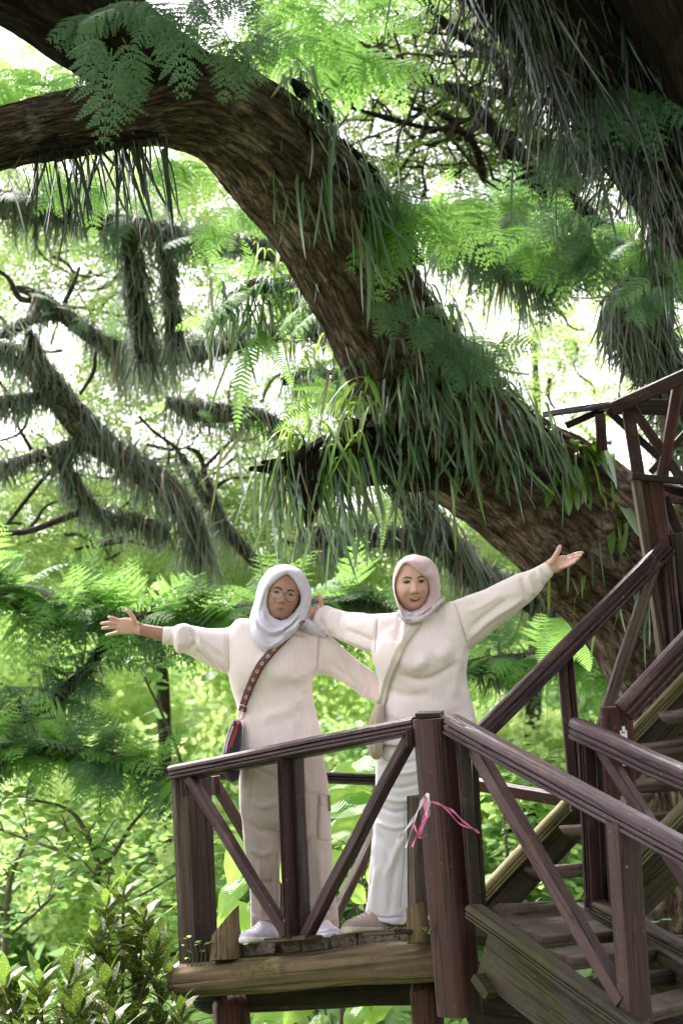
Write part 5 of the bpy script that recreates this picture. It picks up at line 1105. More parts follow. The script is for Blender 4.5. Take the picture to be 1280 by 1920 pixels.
m_brow = simple('eyebrow_hair', (.05, .03, .022), .8)

def loft(rows, seg=28, pw=2.0):
    "rows: px, py, depth, half-width in px, half-thickness in m. Closed shell."
    R_ = np.array([[*W(r[0], r[1], r[2]), r[3]*r[2]/FPX, r[4]] for r in rows]); C = spline(R_, 5); P = C[:, :3]
    T = np.gradient(P, axis=0); T /= np.linalg.norm(T, axis=1, keepdims=True); V = []; n = len(C)
    for i in range(n):
        a = nrm(np.cross(T[i], CF)); b = nrm(np.cross(a, T[i]))
        for k in range(seg):
            th = 2*pi*k/seg; c, s = cos(th), sin(th); c = math.copysign(abs(c)**(2/pw), c); s = math.copysign(abs(s)**(2/pw), s)
            V.append(P[i]+a*c*C[i, 3]+b*s*C[i, 4])
    F = [(i*seg+k, i*seg+(k+1) % seg, (i+1)*seg+(k+1) % seg, (i+1)*seg+k) for i in range(n-1) for k in range(seg)]
    F += [tuple(range(seg-1, -1, -1)), tuple(range((n-1)*seg, n*seg))]
    return V, F
def ball(c, r, seg=14):
    V = []; F = []
    for i in range(seg+1):
        ph = pi*i/seg
        for k in range(seg): th = 2*pi*k/seg; V.append(np.array(c)+np.array([sin(ph)*cos(th), sin(ph)*sin(th), cos(ph)])*r)
    F = [(i*seg+k, i*seg+(k+1) % seg, (i+1)*seg+(k+1) % seg, (i+1)*seg+k) for i in range(seg) for k in range(seg)]
    return V, F
def finger(pts, r0, r1):
    r0, r1 = r0*1.12, r1*1.2; rows = [(x, y, d, r*FPX/d, r) for (x, y, d), r in zip(pts, np.linspace(r0, r1, len(pts)))]
    V, F = loft(rows, 12); b = ball(W(*pts[-1]), r1, 8); return [(V, F), b]
def merge(parts):
    VV = []; FF = []; n = 0
    for V, F in parts: VV += [tuple(v) for v in V]; FF += [tuple(k+n for k in f) for f in F]; n += len(V)
    return VV, FF
def fuse(parts, voxel, it=4, fac=.5, name='body'):
    V, F = merge(parts); me = mesh('tmp', V, F)
    bm = bmesh.new(); bm.from_mesh(me); bmesh.ops.remove_doubles(bm, verts=bm.verts, dist=1e-5); bmesh.ops.recalc_face_normals(bm, faces=bm.faces); bm.to_mesh(me); bm.free()
    o = bpy.data.objects.new('tmp', me); col.objects.link(o)
    r = o.modifiers.new('r', 'REMESH'); r.mode = 'VOXEL'; r.voxel_size = voxel; r.adaptivity = 0
    if it: s = o.modifiers.new('s', 'SMOOTH'); s.factor = fac; s.iterations = it
    dg = bpy.context.evaluated_depsgraph_get(); dg.update(); m2 = bpy.data.meshes.new_from_object(o.evaluated_get(dg)); m2.name = name
    bpy.data.objects.remove(o); bpy.data.meshes.remove(me); return m2
def getv(me):
    a = np.zeros(len(me.vertices)*3, np.float32); me.vertices.foreach_get('co', a); a = a.reshape(-1, 3).astype(float)
    n = np.zeros(len(me.vertices)*3, np.float32); me.vertices.foreach_get('normal', n); return a, n.reshape(-1, 3).astype(float)
def to_px(P):
    q = P-CP; z = q@CF; return 640+FPX*(q@CR)/z, 960-FPX*(q@CU)/z
def strokes(me, S, noise_amp=.0025, noise_sc=9, post=1):
    """sculpt strokes on the side that faces the lens: (polyline in px, width px, metres); positive raises a fold"""
    P, Nn = getv(me); X, Y = to_px(P); fac = np.clip(-(Nn@CF)*1.4+.15, 0, 1); A = np.zeros(len(P))
    for pl, w, amp in S:
        pl = spline(np.array([(a, b, 0) for a, b in pl], float), 5)[:, :2] if len(pl) > 2 else np.array(pl, float)
        D_ = np.full(len(P), 1e9); TT = np.zeros(len(P))
        for i in range(len(pl)-1):
            a, b = pl[i], pl[i+1]; ab = b-a; L2 = (ab@ab)+1e-9; t = np.clip(((X-a[0])*ab[0]+(Y-a[1])*ab[1])/L2, 0, 1)
            dd = np.hypot(X-a[0]-t*ab[0], Y-a[1]-t*ab[1]); u = dd < D_; D_ = np.where(u, dd, D_); TT = np.where(u, (i+t)/(len(pl)-1), TT)
        A += amp*1.45*np.exp(-(D_/w)**2)*np.clip(np.sin(np.clip(TT, .0, 1)*pi)*1.6+.15, 0, 1)*fac
    if noise_amp:
        nz = np.array([mnoise.noise(Vector((p*noise_sc).tolist()))+.5*mnoise.noise(Vector((p*noise_sc*2.3).tolist())) for p in P]); A += nz*noise_amp
    P = P+Nn*A[:, None]; me.vertices.foreach_set('co', P.astype(np.float32).ravel()); me.update()
def rib_uv(me, arms):
    "u runs across the knit ribs: across the body on the trunk, across each sleeve on the sleeves"
    P, _ = getv(me); X, Y = to_px(P); U = X.copy(); sc_ = 9.2/FPX
    for side, xs, a in arms:
        t = np.array(a)/np.hypot(*a); sel = (X < xs) if side < 0 else (X > xs); U = np.where(sel, -X*t[1]+Y*t[0], U)
    U = U*sc_; l = me.uv_layers.new(name='UVMap'); idx = np.zeros(len(me.loops), dtype=np.int32); me.loops.foreach_get('vertex_index', idx)
    l.data.foreach_set('uv', np.stack([U, Y*sc_], 1)[idx].astype(np.float32).ravel())
def finish(me, name, mt, root):
    P, _ = getv(me); me.vertices.foreach_set('co', (P-np.array(root.location)).astype(np.float32).ravel()); me.polygons.foreach_set('use_smooth', np.ones(len(me.polygons), bool)); me.update()
    return child(name, me, mt, root)

def head_local(w=.072, jaw=.20, cheeks=1.0, nose=1.0):
    V = []; F = []; nu, nv = 72, 80
    G = lambda x, z, cx, cz, sx, sz: exp(-((x-cx)/sx)**2-((z-cz)/sz)**2)
    for i in range(nu+1):
        ph = pi*i/nu
        for k in range(nv):
            th = 2*pi*k/nv; x, y, z = sin(ph)*cos(th), sin(ph)*sin(th), cos(ph)
            x = math.copysign(abs(x)**.92, x); X = x*w; Z = z*.112; Y = y*(.088 if y > 0 else .098)
            lo = max(0, -z)
            X *= 1-jaw*lo**1.7; 
            if y < 0: Z *= 1; Y *= 1-.45*lo**1.5
            else:
                Y = Y*(1-.10*lo)+.004*lo
                f = max(0, min(1, y*1.8))
                Y += f*(.024*nose*exp(-(X/.0105)**2)*(max(0, min(1, (.022-Z)/.052))**1.1 if Z > -.030 else exp(-((Z+.030)/.0065)**2)))
                Y += f*.0085*nose*(G(X, Z, .0135, -.030, .0068, .0075)+G(X, Z, -.0135, -.030, .0068, .0075))
                Y -= f*.0085*(G(X, Z, .031, .010, .018, .012)+G(X, Z, -.031, .010, .018, .012))
                Y += f*.0035*(G(X, Z, .028, .031, .024, .009)+G(X, Z, -.028, .031, .024, .009))
                Y += f*.0075*G(X, Z, 0, -.058, .024, .0115); Y -= f*.0035*G(X, Z, 0, -.073, .02, .006)
                Y += f*.007*G(X, Z, 0, -.092, .022, .014)
                Y += f*.0075*cheeks*(G(X, Z, .040, -.026, .022, .022)+G(X, Z, -.040, -.026, .022, .022))
                Y -= f*.0035*cheeks*(G(X, Z, .032, -.052, .008, .016)+G(X, Z, -.032, -.052, .008, .016))
            V.append((X, Y, Z))
    F = [(i*nv+k, i*nv+(k+1) % nv, (i+1)*nv+(k+1) % nv, (i+1)*nv+k) for i in range(nu) for k in range(nv)]
    return np.array(V), F
class Head:
    def __init__(s, cx, cy, d, roll, yaw, pitch, **k):
        s.V, s.F = head_local(**k); s.c = W(cx, cy, d)
        R0 = np.array([CR, -CF, CU]).T     # local x right, y to the lens, z up
        s.R = R0 @ np.array((Euler((0, roll, 0)).to_matrix() @ Euler((0, 0, yaw)).to_matrix() @ Euler((pitch, 0, 0)).to_matrix()))
        s.bvh = BVHTree.FromPolygons([tuple(v) for v in s.V], s.F)
    def w(s, p): return s.c+s.R@np.asarray(p, float)
    def world(s): return [s.w(v) for v in s.V], s.F
    def surf(s, x, z, off=0.0):
        h = s.bvh.ray_cast(Vector((x, .3, z)), Vector((0, -1, 0))); y = h[0][1] if h[0] else .05
        return np.array([x, y+off, z])
    def patch(s, root, name, outline, off, mt, bulge=0.0, rings=4, parent=None):
        "a patch lying on the face; outline is (x, z) points round its centre"
        c = np.mean(outline, axis=0); V = [s.w(s.surf(c[0], c[1], off+bulge))]; n = len(outline)
        for r in range(1, rings+1):
            t = r/rings
            for x, z in outline: q = c+(np.array([x, z])-c)*t; V.append(s.w(s.surf(q[0], q[1], off*(1 if r < rings else .1)+bulge*(1-t*t))))
        F = [(0, 1+k, 1+(k+1) % n) for k in range(n)]+[(1+(r-1)*n+k, 1+r*n+k, 1+r*n+(k+1) % n, 1+(r-1)*n+(k+1) % n) for r in range(1, rings) for k in range(n)]
        V = np.array(V)-np.array(root.location)
        o = child(name, mesh(name, V, F, True), mt, parent or root)
        return o
    def line(s, root, name, pts, r, off, mt, parent=None, ends=(.3, .3)):
        pts = spline(np.array([(x, z, 0) for x, z in pts], float), 4); n = len(pts)
        C = [[*s.w(s.surf(p[0], p[1], off)), r*min(1, ends[0]+i/n*3, ends[1]+(n-1-i)/n*3)] for i, p in enumerate(pts)]
        V, F, UV = tube(np.array(C), 6); return child(name, mesh(name, np.array(V)-np.array(root.location), F, True), mt, parent or root)
def almond(cx, cz, w, h, tilt=0.0, n=16, up=1.25):
    o = []
    for k in range(n):
        a = 2*pi*k/n; x = cos(a)*w/2; z = sin(a)*h/2*(1-abs(cos(a))**3*.6)*(up if sin(a) > 0 else .75); o.append((cx+x*cos(tilt)-z*sin(tilt), cz+x*sin(tilt)+z*cos(tilt)))
    return o
def face(root, H, lipm, smile, ez=.010, eh=.0095, browm=None, mz=-.0585, mw=.044):
    for sg in (-1, 1):
        e = H.patch(root, 'eye', almond(sg*.0305, ez, .0285, eh, -sg*-.06), .0012, m_white, .0028)
        H.patch(root, 'iris', [(sg*.0305+.0074*cos(a), ez+.0010+.0060*sin(a)*(1 if sin(a) < .4 else .85)) for a in np.linspace(0, 2*pi, 13)[:-1]], .0056, m_iris, .0005, 2, e)
        H.line(root, 'eyelash', [(sg*.0165, ez-.001), (sg*.022, ez+eh*.48), (sg*.031, ez+eh*.62), (sg*.040, ez+eh*.42), (sg*.0465, ez+.001)], .0019, .0034, m_black)
        H.line(root, 'lower_lash', [(sg*.018, ez-.002), (sg*.031, ez-eh*.42), (sg*.044, ez-.001)], .0006, .002, m_brow)
        H.line(root, 'eyebrow', [(sg*.012, ez+.0165), (sg*.022, ez+.0205), (sg*.034, ez+.0225), (sg*.047, ez+.0165)], .0026, .001, browm or m_brow, ends=(.6, .1))
        H.line(root, 'nostril', [(sg*.004, -.0362), (sg*.0075, -.0368), (sg*.0105, -.0355)], .0017, -.0006, m_black)
    w = mw/2; s = smile
    up = [(-w, mz+s), (-w*.5, mz+.0042+s*.3), (-w*.14, mz+.0078), (0, mz+.0064), (w*.14, mz+.0078), (w*.5, mz+.0042+s*.3), (w, mz+s)]
    g = .0022 if s > .002 else .0004
    mid = [(w*.55, mz+s*.35+g*.5), (0, mz+g*.7), (-w*.55, mz+s*.35+g*.5)]
    H.patch(root, 'upper_lip', up+mid, .0016, lipm, .0012, 3)
    lo = [(-w, mz+s), (-w*.5, mz+s*.2-g), (0, mz-g), (w*.5, mz+s*.2-g), (w, mz+s), (w*.6, mz-.0055), (0, mz-.0125), (-w*.6, mz-.0055)]
    H.patch(root, 'lower_lip', lo, .0016, lipm, .0022, 3)
    if s > .002: H.patch(root, 'teeth', [(-w*.66, mz+s*.55+.001), (0, mz+.0032), (w*.66, mz+s*.55+.001), (w*.42, mz-.0008), (0, mz-.0026), (-w*.42, mz-.0008)], .0046, m_teeth, 0, 2)
    H.line(root, 'mouth_line', [(-w*1.02, mz+s), (-w*.5, mz+s*.3-.0004), (0, mz-.0002), (w*.5, mz+s*.3-.0004), (w*1.02, mz+s)], .0008, .0016, m_black)

def resample(pl, n):
    P = np.array(pl+[pl[0]], float); s = np.r_[0, np.cumsum(np.hypot(*np.diff(P, axis=0).T))]; t = np.linspace(0, s[-1], n+1)[:-1]
    P3 = np.c_[P, np.zeros(len(P))]; Q = np.stack([np.interp(t, s, P3[:, 0]), np.interp(t, s, P3[:, 1])], 1)
    for _ in range(2): Q = .25*np.roll(Q, 1, 0)+.5*Q+.25*np.roll(Q, -1, 0)
    return Q
def by_angle(pl, c, n):
    "points of a closed outline at n equal angles round c, clockwise from the top"
    P = resample(pl, 400); a = np.arctan2(P[:, 0]-c[0], -(P[:, 1]-c[1])); o = np.argsort(a); a, P = a[o], P[o]
    t = np.linspace(-pi, pi, n+1)[:-1]; aa = np.r_[a-2*pi, a, a+2*pi]
    return np.stack([np.interp(t, aa, np.tile(P[:, k], 3)) for k in (0, 1)], 1), t
def hijab(root, name, opening, outline, c, dc, dlow, mt, foldf, H, n=144, rings=26):
    O, t = by_angle(opening, c, n); S, _ = by_angle(outline, c, n); V = []
    low = np.clip((np.cos(t)*-1-.45)/.5, 0, 1); low = low*low*(3-2*low)
    def ring(P2, D_): 
        for (x, y), d in zip(P2, D_): V.append(W(x, y, d))
    edge = dc-.062-.012*np.clip(np.cos(t), -1, 1)-.026*np.clip(-np.cos(t), 0, 1)
    hb = BVHTree.FromPolygons([tuple(v) for v in H.world()[0]], H.F); Fd = []
    for x, y in O-(O-c)*.06:
        v = nrm(W(x, y, 1)-CP); h = hb.ray_cast(V3(CP), V3(v)); Fd.append(((np.array(h[0])-CP)@CF) if h[0] else np.nan)
    Fd = np.array(Fd); ok = ~np.isnan(Fd); Fd = np.interp(np.arange(n), np.arange(n)[ok], Fd[ok], period=n)
    for _ in range(6): Fd = .25*np.roll(Fd, 1)+.5*Fd+.25*np.roll(Fd, -1)
    edge = np.minimum(edge+.02, Fd-.006)
    ring(O+(O-c)*-.04, edge+.022); ring(O-(O-c)*.012, edge+.006); nr = 2
    for r in range(rings+1):
        f = r/rings; P2 = O+(S-O)*f
        bul = sin(pi*min(1, f*.9+.1))*.0
        d_up = edge*(1-f**1.9)+(dc+.01)*f**1.9-.014*sin(pi*f)
        d_lo = edge*(1-f)+dlow*f-.03*np.sin(pi*f)
        dd = d_up*(1-low)+d_lo*low
        dd = dd-np.array([foldf(f, a, l) for a, l in zip(t, low)])*min(1, f*5)
        ring(P2, dd); nr += 1
    for f, dz in ((.985, .035), (.93, .065), (.8, .092), (.6, .108), (.35, .118)):
        ring(c+(S-c)*np.where(low > .3, .96, f)[:, None]*(1-.0*low[:, None]) if f > .9 else c+(S-c)*(f*(1-.25*low))[:, None], (dc+.01+dz)*(1-low)+(dlow+dz)*low); nr += 1
    V.append(W(c[0], c[1], dc+.12)); pc = len(V)-1
    F = [(r*n+k, (r+1)*n+k, (r+1)*n+(k+1) % n, r*n+(k+1) % n) for r in range(nr-1) for k in range(n)]+[((nr-1)*n+k, pc, (nr-1)*n+(k+1) % n) for k in range(n)]
    return child(name, mesh(name, np.array(V)-np.array(root.location), F, True), mt, root)
def shoe(root, heel, toe, d0, d1, h, wd, mt, sole_mt, name='shoe'):
    "sneaker from heel to toe; px points are on the floor"
    a, b = W(*heel, d0), W(*toe, d1); a[2] = b[2] = ZF; L_ = np.linalg.norm(b-a); x = nrm(b-a); y = np.cross(ZU, x); V = []; n = 14; sg = 16; VS = []
    prof = [(0, .55, .75), (.08, .85, .98), (.25, 1, 1.0), (.4, .95, .98), (.5, .78, .95), (.62, .60, .97), (.75, .46, 1.0), (.88, .38, .92), (.96, .27, .7), (1, .12, .35)]
    pr = spline(np.array(prof), 3); n = len(pr)
    for t, hh, ww in pr:
        for k in range(sg):
            th = 2*pi*k/sg; V.append(a+x*L_*t+y*cos(th)*wd*ww*(1 if sin(th) < .3 else 1-.35*(sin(th)-.3))+ZU*(.018+max(0, sin(th)*h*hh+.012)))
        for k in range(sg):
            th = 2*pi*k/sg; VS.append(a+x*L_*(t*1.03-.015)+y*math.copysign(abs(cos(th))**.6, cos(th))*wd*ww*1.07+ZU*(.015+.014*math.copysign(abs(sin(th))**.5, sin(th))))
    F = [(i*sg+k, i*sg+(k+1) % sg, (i+1)*sg+(k+1) % sg, (i+1)*sg+k) for i in range(n-1) for k in range(sg)]+[tuple(range(sg-1, -1, -1)), tuple(range((n-1)*sg, n*sg))]
    loc = np.array(root.location); o = child(name, mesh(name, np.array(V)-loc, F, True), mt, root); child('sole', mesh('sole', np.array(VS)-loc, F, True), sole_mt, o)
    for i in range(4):
        t = .44+.09*i; c0 = a+x*L_*t+ZU*(.03+h*np.interp(t, pr[:, 0], pr[:, 1])); C = [[*(c0-y*wd*.45-ZU*.012), .003], [*(c0+ZU*.003), .003], [*(c0+y*wd*.45-ZU*.012), .003]]
        V2, F2, _ = tube(spline(np.array(C), 3), 5); child('lace', mesh('lace', np.array(V2)-loc, F2, True), m_cuff, o)
def bvh_of(o):
    P, _ = getv(o.data); M_ = np.array(o.parent.location)
    return BVHTree.FromPolygons([tuple(p) for p in (P+M_)], [tuple(p.vertices) for p in o.data.polygons])
def front(bvh, x, y, off=.004, dflt=9.2):
    v = nrm(W(x, y, 1.0)-CP); h = bvh.ray_cast(V3(CP), V3(v)); 
    if h[0] is None: return W(x, y, dflt), np.array(-CF)
    return np.array(h[0])-v*off, np.array(h[1])
def strap(root, bvh, pts, mt, name='strap', off=.004, dflt=9.2, nseg=8, th=.0025, uvs=1.0):
    "flat band laid on the cloth: pts are (px, py, width px)"
    C = spline(np.array(pts, float), nseg); V = []; UV = []; l = 0; n = len(C); dpt = []
    for i in range(n):
        q, _ = front(bvh, C[i, 0], C[i, 1], off, dflt); dpt.append((q-CP)@CF)
    dpt = np.convolve(np.r_[dpt[0], dpt[0], dpt, dpt[-1], dpt[-1]], np.ones(5)/5, 'valid'); dpt = np.minimum(dpt, [ (front(bvh, c[0], c[1], off, dflt)[0]-CP)@CF for c in C])
    for i in range(n):
        t = C[min(i+1, n-1), :2]-C[max(i-1, 0), :2]; t = t/np.linalg.norm(t); s = np.array([-t[1], t[0]])*C[i, 2]/2
        for j, u in enumerate((-1, -.33, .33, 1)):
            x, y = C[i, :2]+s*u; q, _ = front(bvh, x, y, off, dpt[i]); dq = min((q-CP)@CF, dpt[i]+.012); V.append(W(x, y, min(dq, dpt[i]+.004))); UV.append((u*.5+.5, l))
        if i < n-1: l += np.linalg.norm(W(*C[i+1, :2], 9)-W(*C[i, :2], 9))*uvs
    F = [(4*i+j, 4*i+j+1, 4*i+j+5, 4*i+j+4) for i in range(n-1) for j in range(3)]
    me = mesh(name, np.array(V)-np.array(root.location), F, True, UV); o = child(name, me, mt, root); sm = o.modifiers.new('thickness', 'SOLIDIFY'); sm.thickness = th; return o

# ---------------------------------------------------------------- left woman
DL = 9.36
w1 = thing('person', 'younger woman in white hijab, round glasses, cream sweater and khaki cargo trousers, arm stretched left', 'person', np.array([*W(540, 1765, DL)[:2], ZF]), 'women posing on the platform')
H1 = Head(530, 1117, DL-.03, radians(11), radians(-3), radians(6), w=.0735, jaw=.22, cheeks=.8, nose=1.0)
hand1 = []
hand1 += [loft([(272, 1183, DL, 10, .019), (256, 1177, DL, 12.5, .016), (243, 1174, DL-.01, 15.5, .014), (228, 1174, DL-.02, 15, .0125), (220, 1174.5, DL-.02, 12, .010)], 20, 2.4)]
hand1 += finger([(228, 1165, DL-.02), (216, 1160.5, DL-.03), (209, 1158.5, DL-.04), (205, 1157.5, DL-.05)], .0082, .0062)
hand1 += finger([(226, 1170.5, DL-.02), (212, 1168, DL-.035), (201, 1168, DL-.045), (191, 1169.5, DL-.055)], .0084, .0062)
hand1 += finger([(226, 1176.5, DL-.02), (212, 1176, DL-.03), (202, 1177, DL-.035), (193, 1178, DL-.04)], .0082, .006)
hand1 += finger([(230, 1184, DL-.01), (218, 1186.5, DL-.015), (208, 1189, DL-.02), (200, 1191, DL-.02)], .0076, .0055)
hand1 += finger([(254, 1170, DL-.01), (251, 1160, DL-.03), (245, 1151, DL-.04), (238, 1144.5, DL-.045)], .0105, .0075)
hand1b = [loft([(690, 1286, DL, 11, .02), (705, 1297, DL+.02, 14, .016), (722, 1308, DL+.02, 14, .013)], 16)]
for k in range(4): hand1b += finger([(718, 1299+6*k, DL+.02), (732, 1303+6*k, DL+.02), (742, 1308+6*k, DL)], .008, .006)
hand1b += finger([(700, 1292, DL), (712, 1284, DL-.02), (722, 1284, DL-.02)], .01, .007)
body1 = [H1.world(), loft([(529, 1140, DL+.02, 22, .05), (525, 1165, DL+.01, 23, .05), (518, 1185, DL, 40, .055)]),
 loft([(516, 1172, DL, 40, .06), (512, 1195, DL, 74, .08), (512, 1250, DL, 72, .10), (513, 1300, DL, 62, .09), (522, 1350, DL, 64, .10), (528, 1430, DL, 68, .10), (528, 1480, DL, 66, .10)]),
 loft([(500, 1440, DL, 30, .08), (495, 1540, DL, 27, .075), (497, 1640, DL, 20, .05), (497, 1735, DL, 14, .04), (494, 1757, DL, 15, .05)]),
 loft([(565, 1440, DL, 32, .08), (580, 1540, DL, 28, .075), (592, 1640, DL, 20, .05), (606, 1730, DL, 14, .04), (608, 1748, DL, 15, .05)]),
 loft([(485, 1205, DL, 34, .05), (430, 1212, DL, 18, .036), (370, 1203, DL, 14, .028), (330, 1193, DL, 13, .027), (295, 1187, DL, 12.8, .028), (262, 1179, DL, 10, .021)]),
 loft([(555, 1208, DL, 34, .05), (610, 1232, DL, 18, .036), (655, 1260, DL, 13, .028), (695, 1290, DL, 10, .022)])]+hand1+hand1b
b1 = fuse(body1, .0040, 1, .3); finish(b1, 'body', m_sk1, w1)
# palm side colour as a second skin tone of the body: lighter palms
def palms(me, root, tests, mt):
    me.materials.append(mt); P, _ = getv(me); P = P+np.array(root.location); X, Y = to_px(P); sel = np.zeros(len(P), bool)
    for x0, x1, y0, y1 in tests: sel |= (X > x0) & (X < x1) & (Y > y0) & (Y < y1)
    for p in me.polygons:
        if sel[p.vertices[0]]: p.material_index = 1
palms(b1, w1, [(180, 262, 1135, 1200)], m_palm)
face(w1, H1, m_lip1, .0016, ez=.004, eh=.0072, mz=-.060, mw=.040)
# sweater
sw1 = fuse([loft([(514, 1160, DL+.0, 28, .05), (512, 1172, DL, 58, .078), (509, 1186, DL, 80, .098), (508, 1212, DL-.005, 86, .122), (509, 1250, DL-.01, 84, .135), (511, 1290, DL, 75, .118), (519, 1330, DL, 72, .118), (523, 1370, DL, 77, .128), (525, 1405, DL, 79, .134), (525, 1418, DL, 78, .132)], 40, 2.25),
 loft([(480, 1212, DL, 44, .075), (450, 1216, DL, 46, .075), (425, 1219, DL, 44, .072), (395, 1213, DL, 36, .062), (368, 1204, DL-.0, 29, .056), (350, 1198, DL, 26, .054), (336, 1194, DL, 25, .053), (326, 1194, DL, 19, .045)], 32),
 loft([(350, 1200, DL-.01, 26, .058), (342, 1197, DL-.01, 29, .064), (333, 1196, DL-.01, 26, .058)], 28),
 loft([(545, 1212, DL, 42, .075), (585, 1220, DL, 41, .072), (612, 1231, DL, 35, .062), (640, 1248, DL, 28, .055), (668, 1267, DL-.0, 25, .05), (698, 1289, DL+.01, 23, .046), (716, 1300, DL+.02, 20, .04)], 32)], .0066, 6, .5)
strokes(sw1, [([(425, 1180), (426, 1222), (428, 1264)], 3, -.005), ([(600, 1190), (597, 1225), (594, 1256)], 3, -.005),
 ([(426, 1262), (400, 1230), (372, 1205), (352, 1190)], 6, .009), ([(418, 1266), (392, 1240), (365, 1218)], 4, -.008), ([(420, 1240), (395, 1215), (370, 1192)], 5, -.006), ([(410, 1222), (385, 1200), (362, 1182)], 5, .006),
 ([(358, 1180), (366, 1200), (352, 1222)], 4, -.014), ([(345, 1172), (336, 1190), (340, 1214)], 6, .010), ([(370, 1190), (380, 1215), (395, 1245)], 4, .008),
 ([(600, 1262), (585, 1285), (560, 1300)], 8, -.010), ([(598, 1240), (575, 1262), (540, 1275)], 8, .007), ([(594, 1258), (588, 1300), (575, 1335), (572, 1380)], 7, -.007), ([(450, 1290), (470, 1320), (500, 1345)], 10, -.006), ([(575, 1300), (540, 1330), (490, 1345)], 10, .006),
 ([(560, 1290), (575, 1330), (585, 1390)], 8, .008), ([(455, 1340), (470, 1380), (468, 1412)], 8, .007), ([(480, 1230), (520, 1262), (560, 1256)], 16, .010), ([(500, 1350), (510, 1385), (508, 1415)], 7, -.006), ([(540, 1350), (548, 1385), (545, 1415)], 7, .005),
 ([(606, 1200), (630, 1225), (655, 1252)], 5, .006), ([(612, 1240), (640, 1262), (668, 1282)], 5, -.008), ([(640, 1222), (655, 1250), (650, 1275)], 4, -.008), ([(660, 1240), (675, 1262), (668, 1290)], 5, .007), ([(680, 1256), (690, 1280), (684, 1306)], 4, -.006)], .005, 8)
rib_uv(sw1, [(-1, 427, (100, 25)), (1, 598, (100, 68))])
s1 = finish(sw1, 'sweater', m_sweat1, w1)
cf = fuse([loft([(338, 1193, DL, 19, .044), (322, 1192.5, DL, 17.5, .040), (306, 1191.5, DL, 16.5, .037)], 32)], .004, 3); strokes(cf, [([(320, 1176), (322, 1192), (320, 1208)], 3, -.004)], .001); finish(cf, 'inner_cuff', m_cuff, w1)
# trousers
pt1 = fuse([loft([(524, 1385, DL, 74, .115), (526, 1410, DL, 78, .13), (528, 1440, DL, 81, .135), (532, 1480, DL, 84, .135), (535, 1530, DL, 83, .13), (536, 1548, DL, 70, .09)], 40, 2.3),
 loft([(494, 1480, DL, 44, .12), (491, 1550, DL, 37, .11), (493, 1610, DL, 32, .098), (497, 1670, DL, 29, .09), (497, 1720, DL, 27, .085), (498, 1750, DL, 27, .085)], 32, 2.3),
 loft([(572, 1480, DL, 45, .12), (582, 1550, DL, 39, .115), (591, 1610, DL, 33, .10), (598, 1670, DL, 31, .095), (604, 1715, DL, 30, .09), (606, 1744, DL, 29, .09)], 32, 2.3)], .0065, 6, .5)
strokes(pt1, [([(530, 1440), (532, 1500), (530, 1560)], 4, -.014), ([(470, 1440), (500, 1450), (528, 1470)], 5, -.006), ([(465, 1500), (495, 1512), (525, 1500)], 6, .008), ([(462, 1540), (490, 1560), (522, 1556)], 6, -.009), ([(470, 1590), (492, 1602), (516, 1590)], 6, .008), ([(474, 1640), (500, 1656), (520, 1650)], 5, -.008),
 ([(488, 1600), (490, 1660), (492, 1740)], 5, .008), ([(510, 1610), (508, 1670), (512, 1740)], 4, -.007), ([(580, 1560), (575, 1620), (585, 1700)], 5, -.010), ([(596, 1590), (600, 1650), (612, 1730)], 6, .010), ([(560, 1480), (590, 1490), (612, 1478)], 5, -.006), ([(572, 1700), (595, 1712), (625, 1705)], 4, -.008), ([(570, 1722), (600, 1732), (630, 1722)], 4, .008), ([(474, 1715), (495, 1725), (520, 1715)], 4, .007),
 ([(476, 1735), (498, 1741), (522, 1735)], 3, -.006), ([(570, 1440), (580, 1520), (575, 1580)], 6, .007), ([(470, 1420), (472, 1470), (470, 1520)], 4, -.005)], .004, 8)
t1 = finish(pt1, 'trousers', m_pant1, w1)
bt = bvh_of(t1)
def pocket(root, bvh, corners, mt, name, off=.008):
    (x0, y0), (x1, y1), (x2, y2), (x3, y3) = corners; V = []; n = 7
    for i in range(n):
        for j in range(n):
            u, v = i/(n-1), j/(n-1); x = (x0*(1-u)+x1*u)*(1-v)+(x3*(1-u)+x2*u)*v; y = (y0*(1-u)+y1*u)*(1-v)+(y3*(1-u)+y2*u)*v
            e = 0 if (i in (0, n-1) or j in (0, n-1)) else 1; V.append(front(bvh, x, y, off*e+.001, DL-.08)[0])
    F = [(i*n+j, (i+1)*n+j, (i+1)*n+j+1, i*n+j+1) for i in range(n-1) for j in range(n-1)]
    return child(name, mesh(name, np.array(V)-np.array(root.location), F, True), mt, root)
m_seam1 = fabric('khaki_seam', (.20, .165, .14), (.25, .21, .18)); m_seam2 = fabric('cream_seam', (.50, .42, .41), (.56, .48, .47)); m_seam3 = fabric('denim_seam', (.50, .48, .52), (.56, .54, .58))
pk = pocket(w1, bt, [(598, 1500), (617, 1504), (616, 1574), (596, 1572)], m_pant1, 'cargo_pocket'); pf = pocket(w1, bt, [(596, 1488), (619, 1492), (620, 1522), (600, 1512)], m_pant1, 'pocket_flap', .013)
m_shoe1 = simple('lavender_white_shoe', (.55, .53, .62), .6); m_sole1 = simple('white_sole', (.68, .66, .66), .6); m_shoe2 = simple('beige_suede', (.42, .34, .29), .85); m_sole2 = simple('cream_sole', (.60, .52, .42), .7)
shoe(w1, (512, 1768), (458, 1776), 9.30, 9.12, .068, .042, m_shoe1, m_sole1); shoe(w1, (602, 1758), (626, 1768), 9.36, 9.13, .068, .042, m_shoe1, m_sole1)
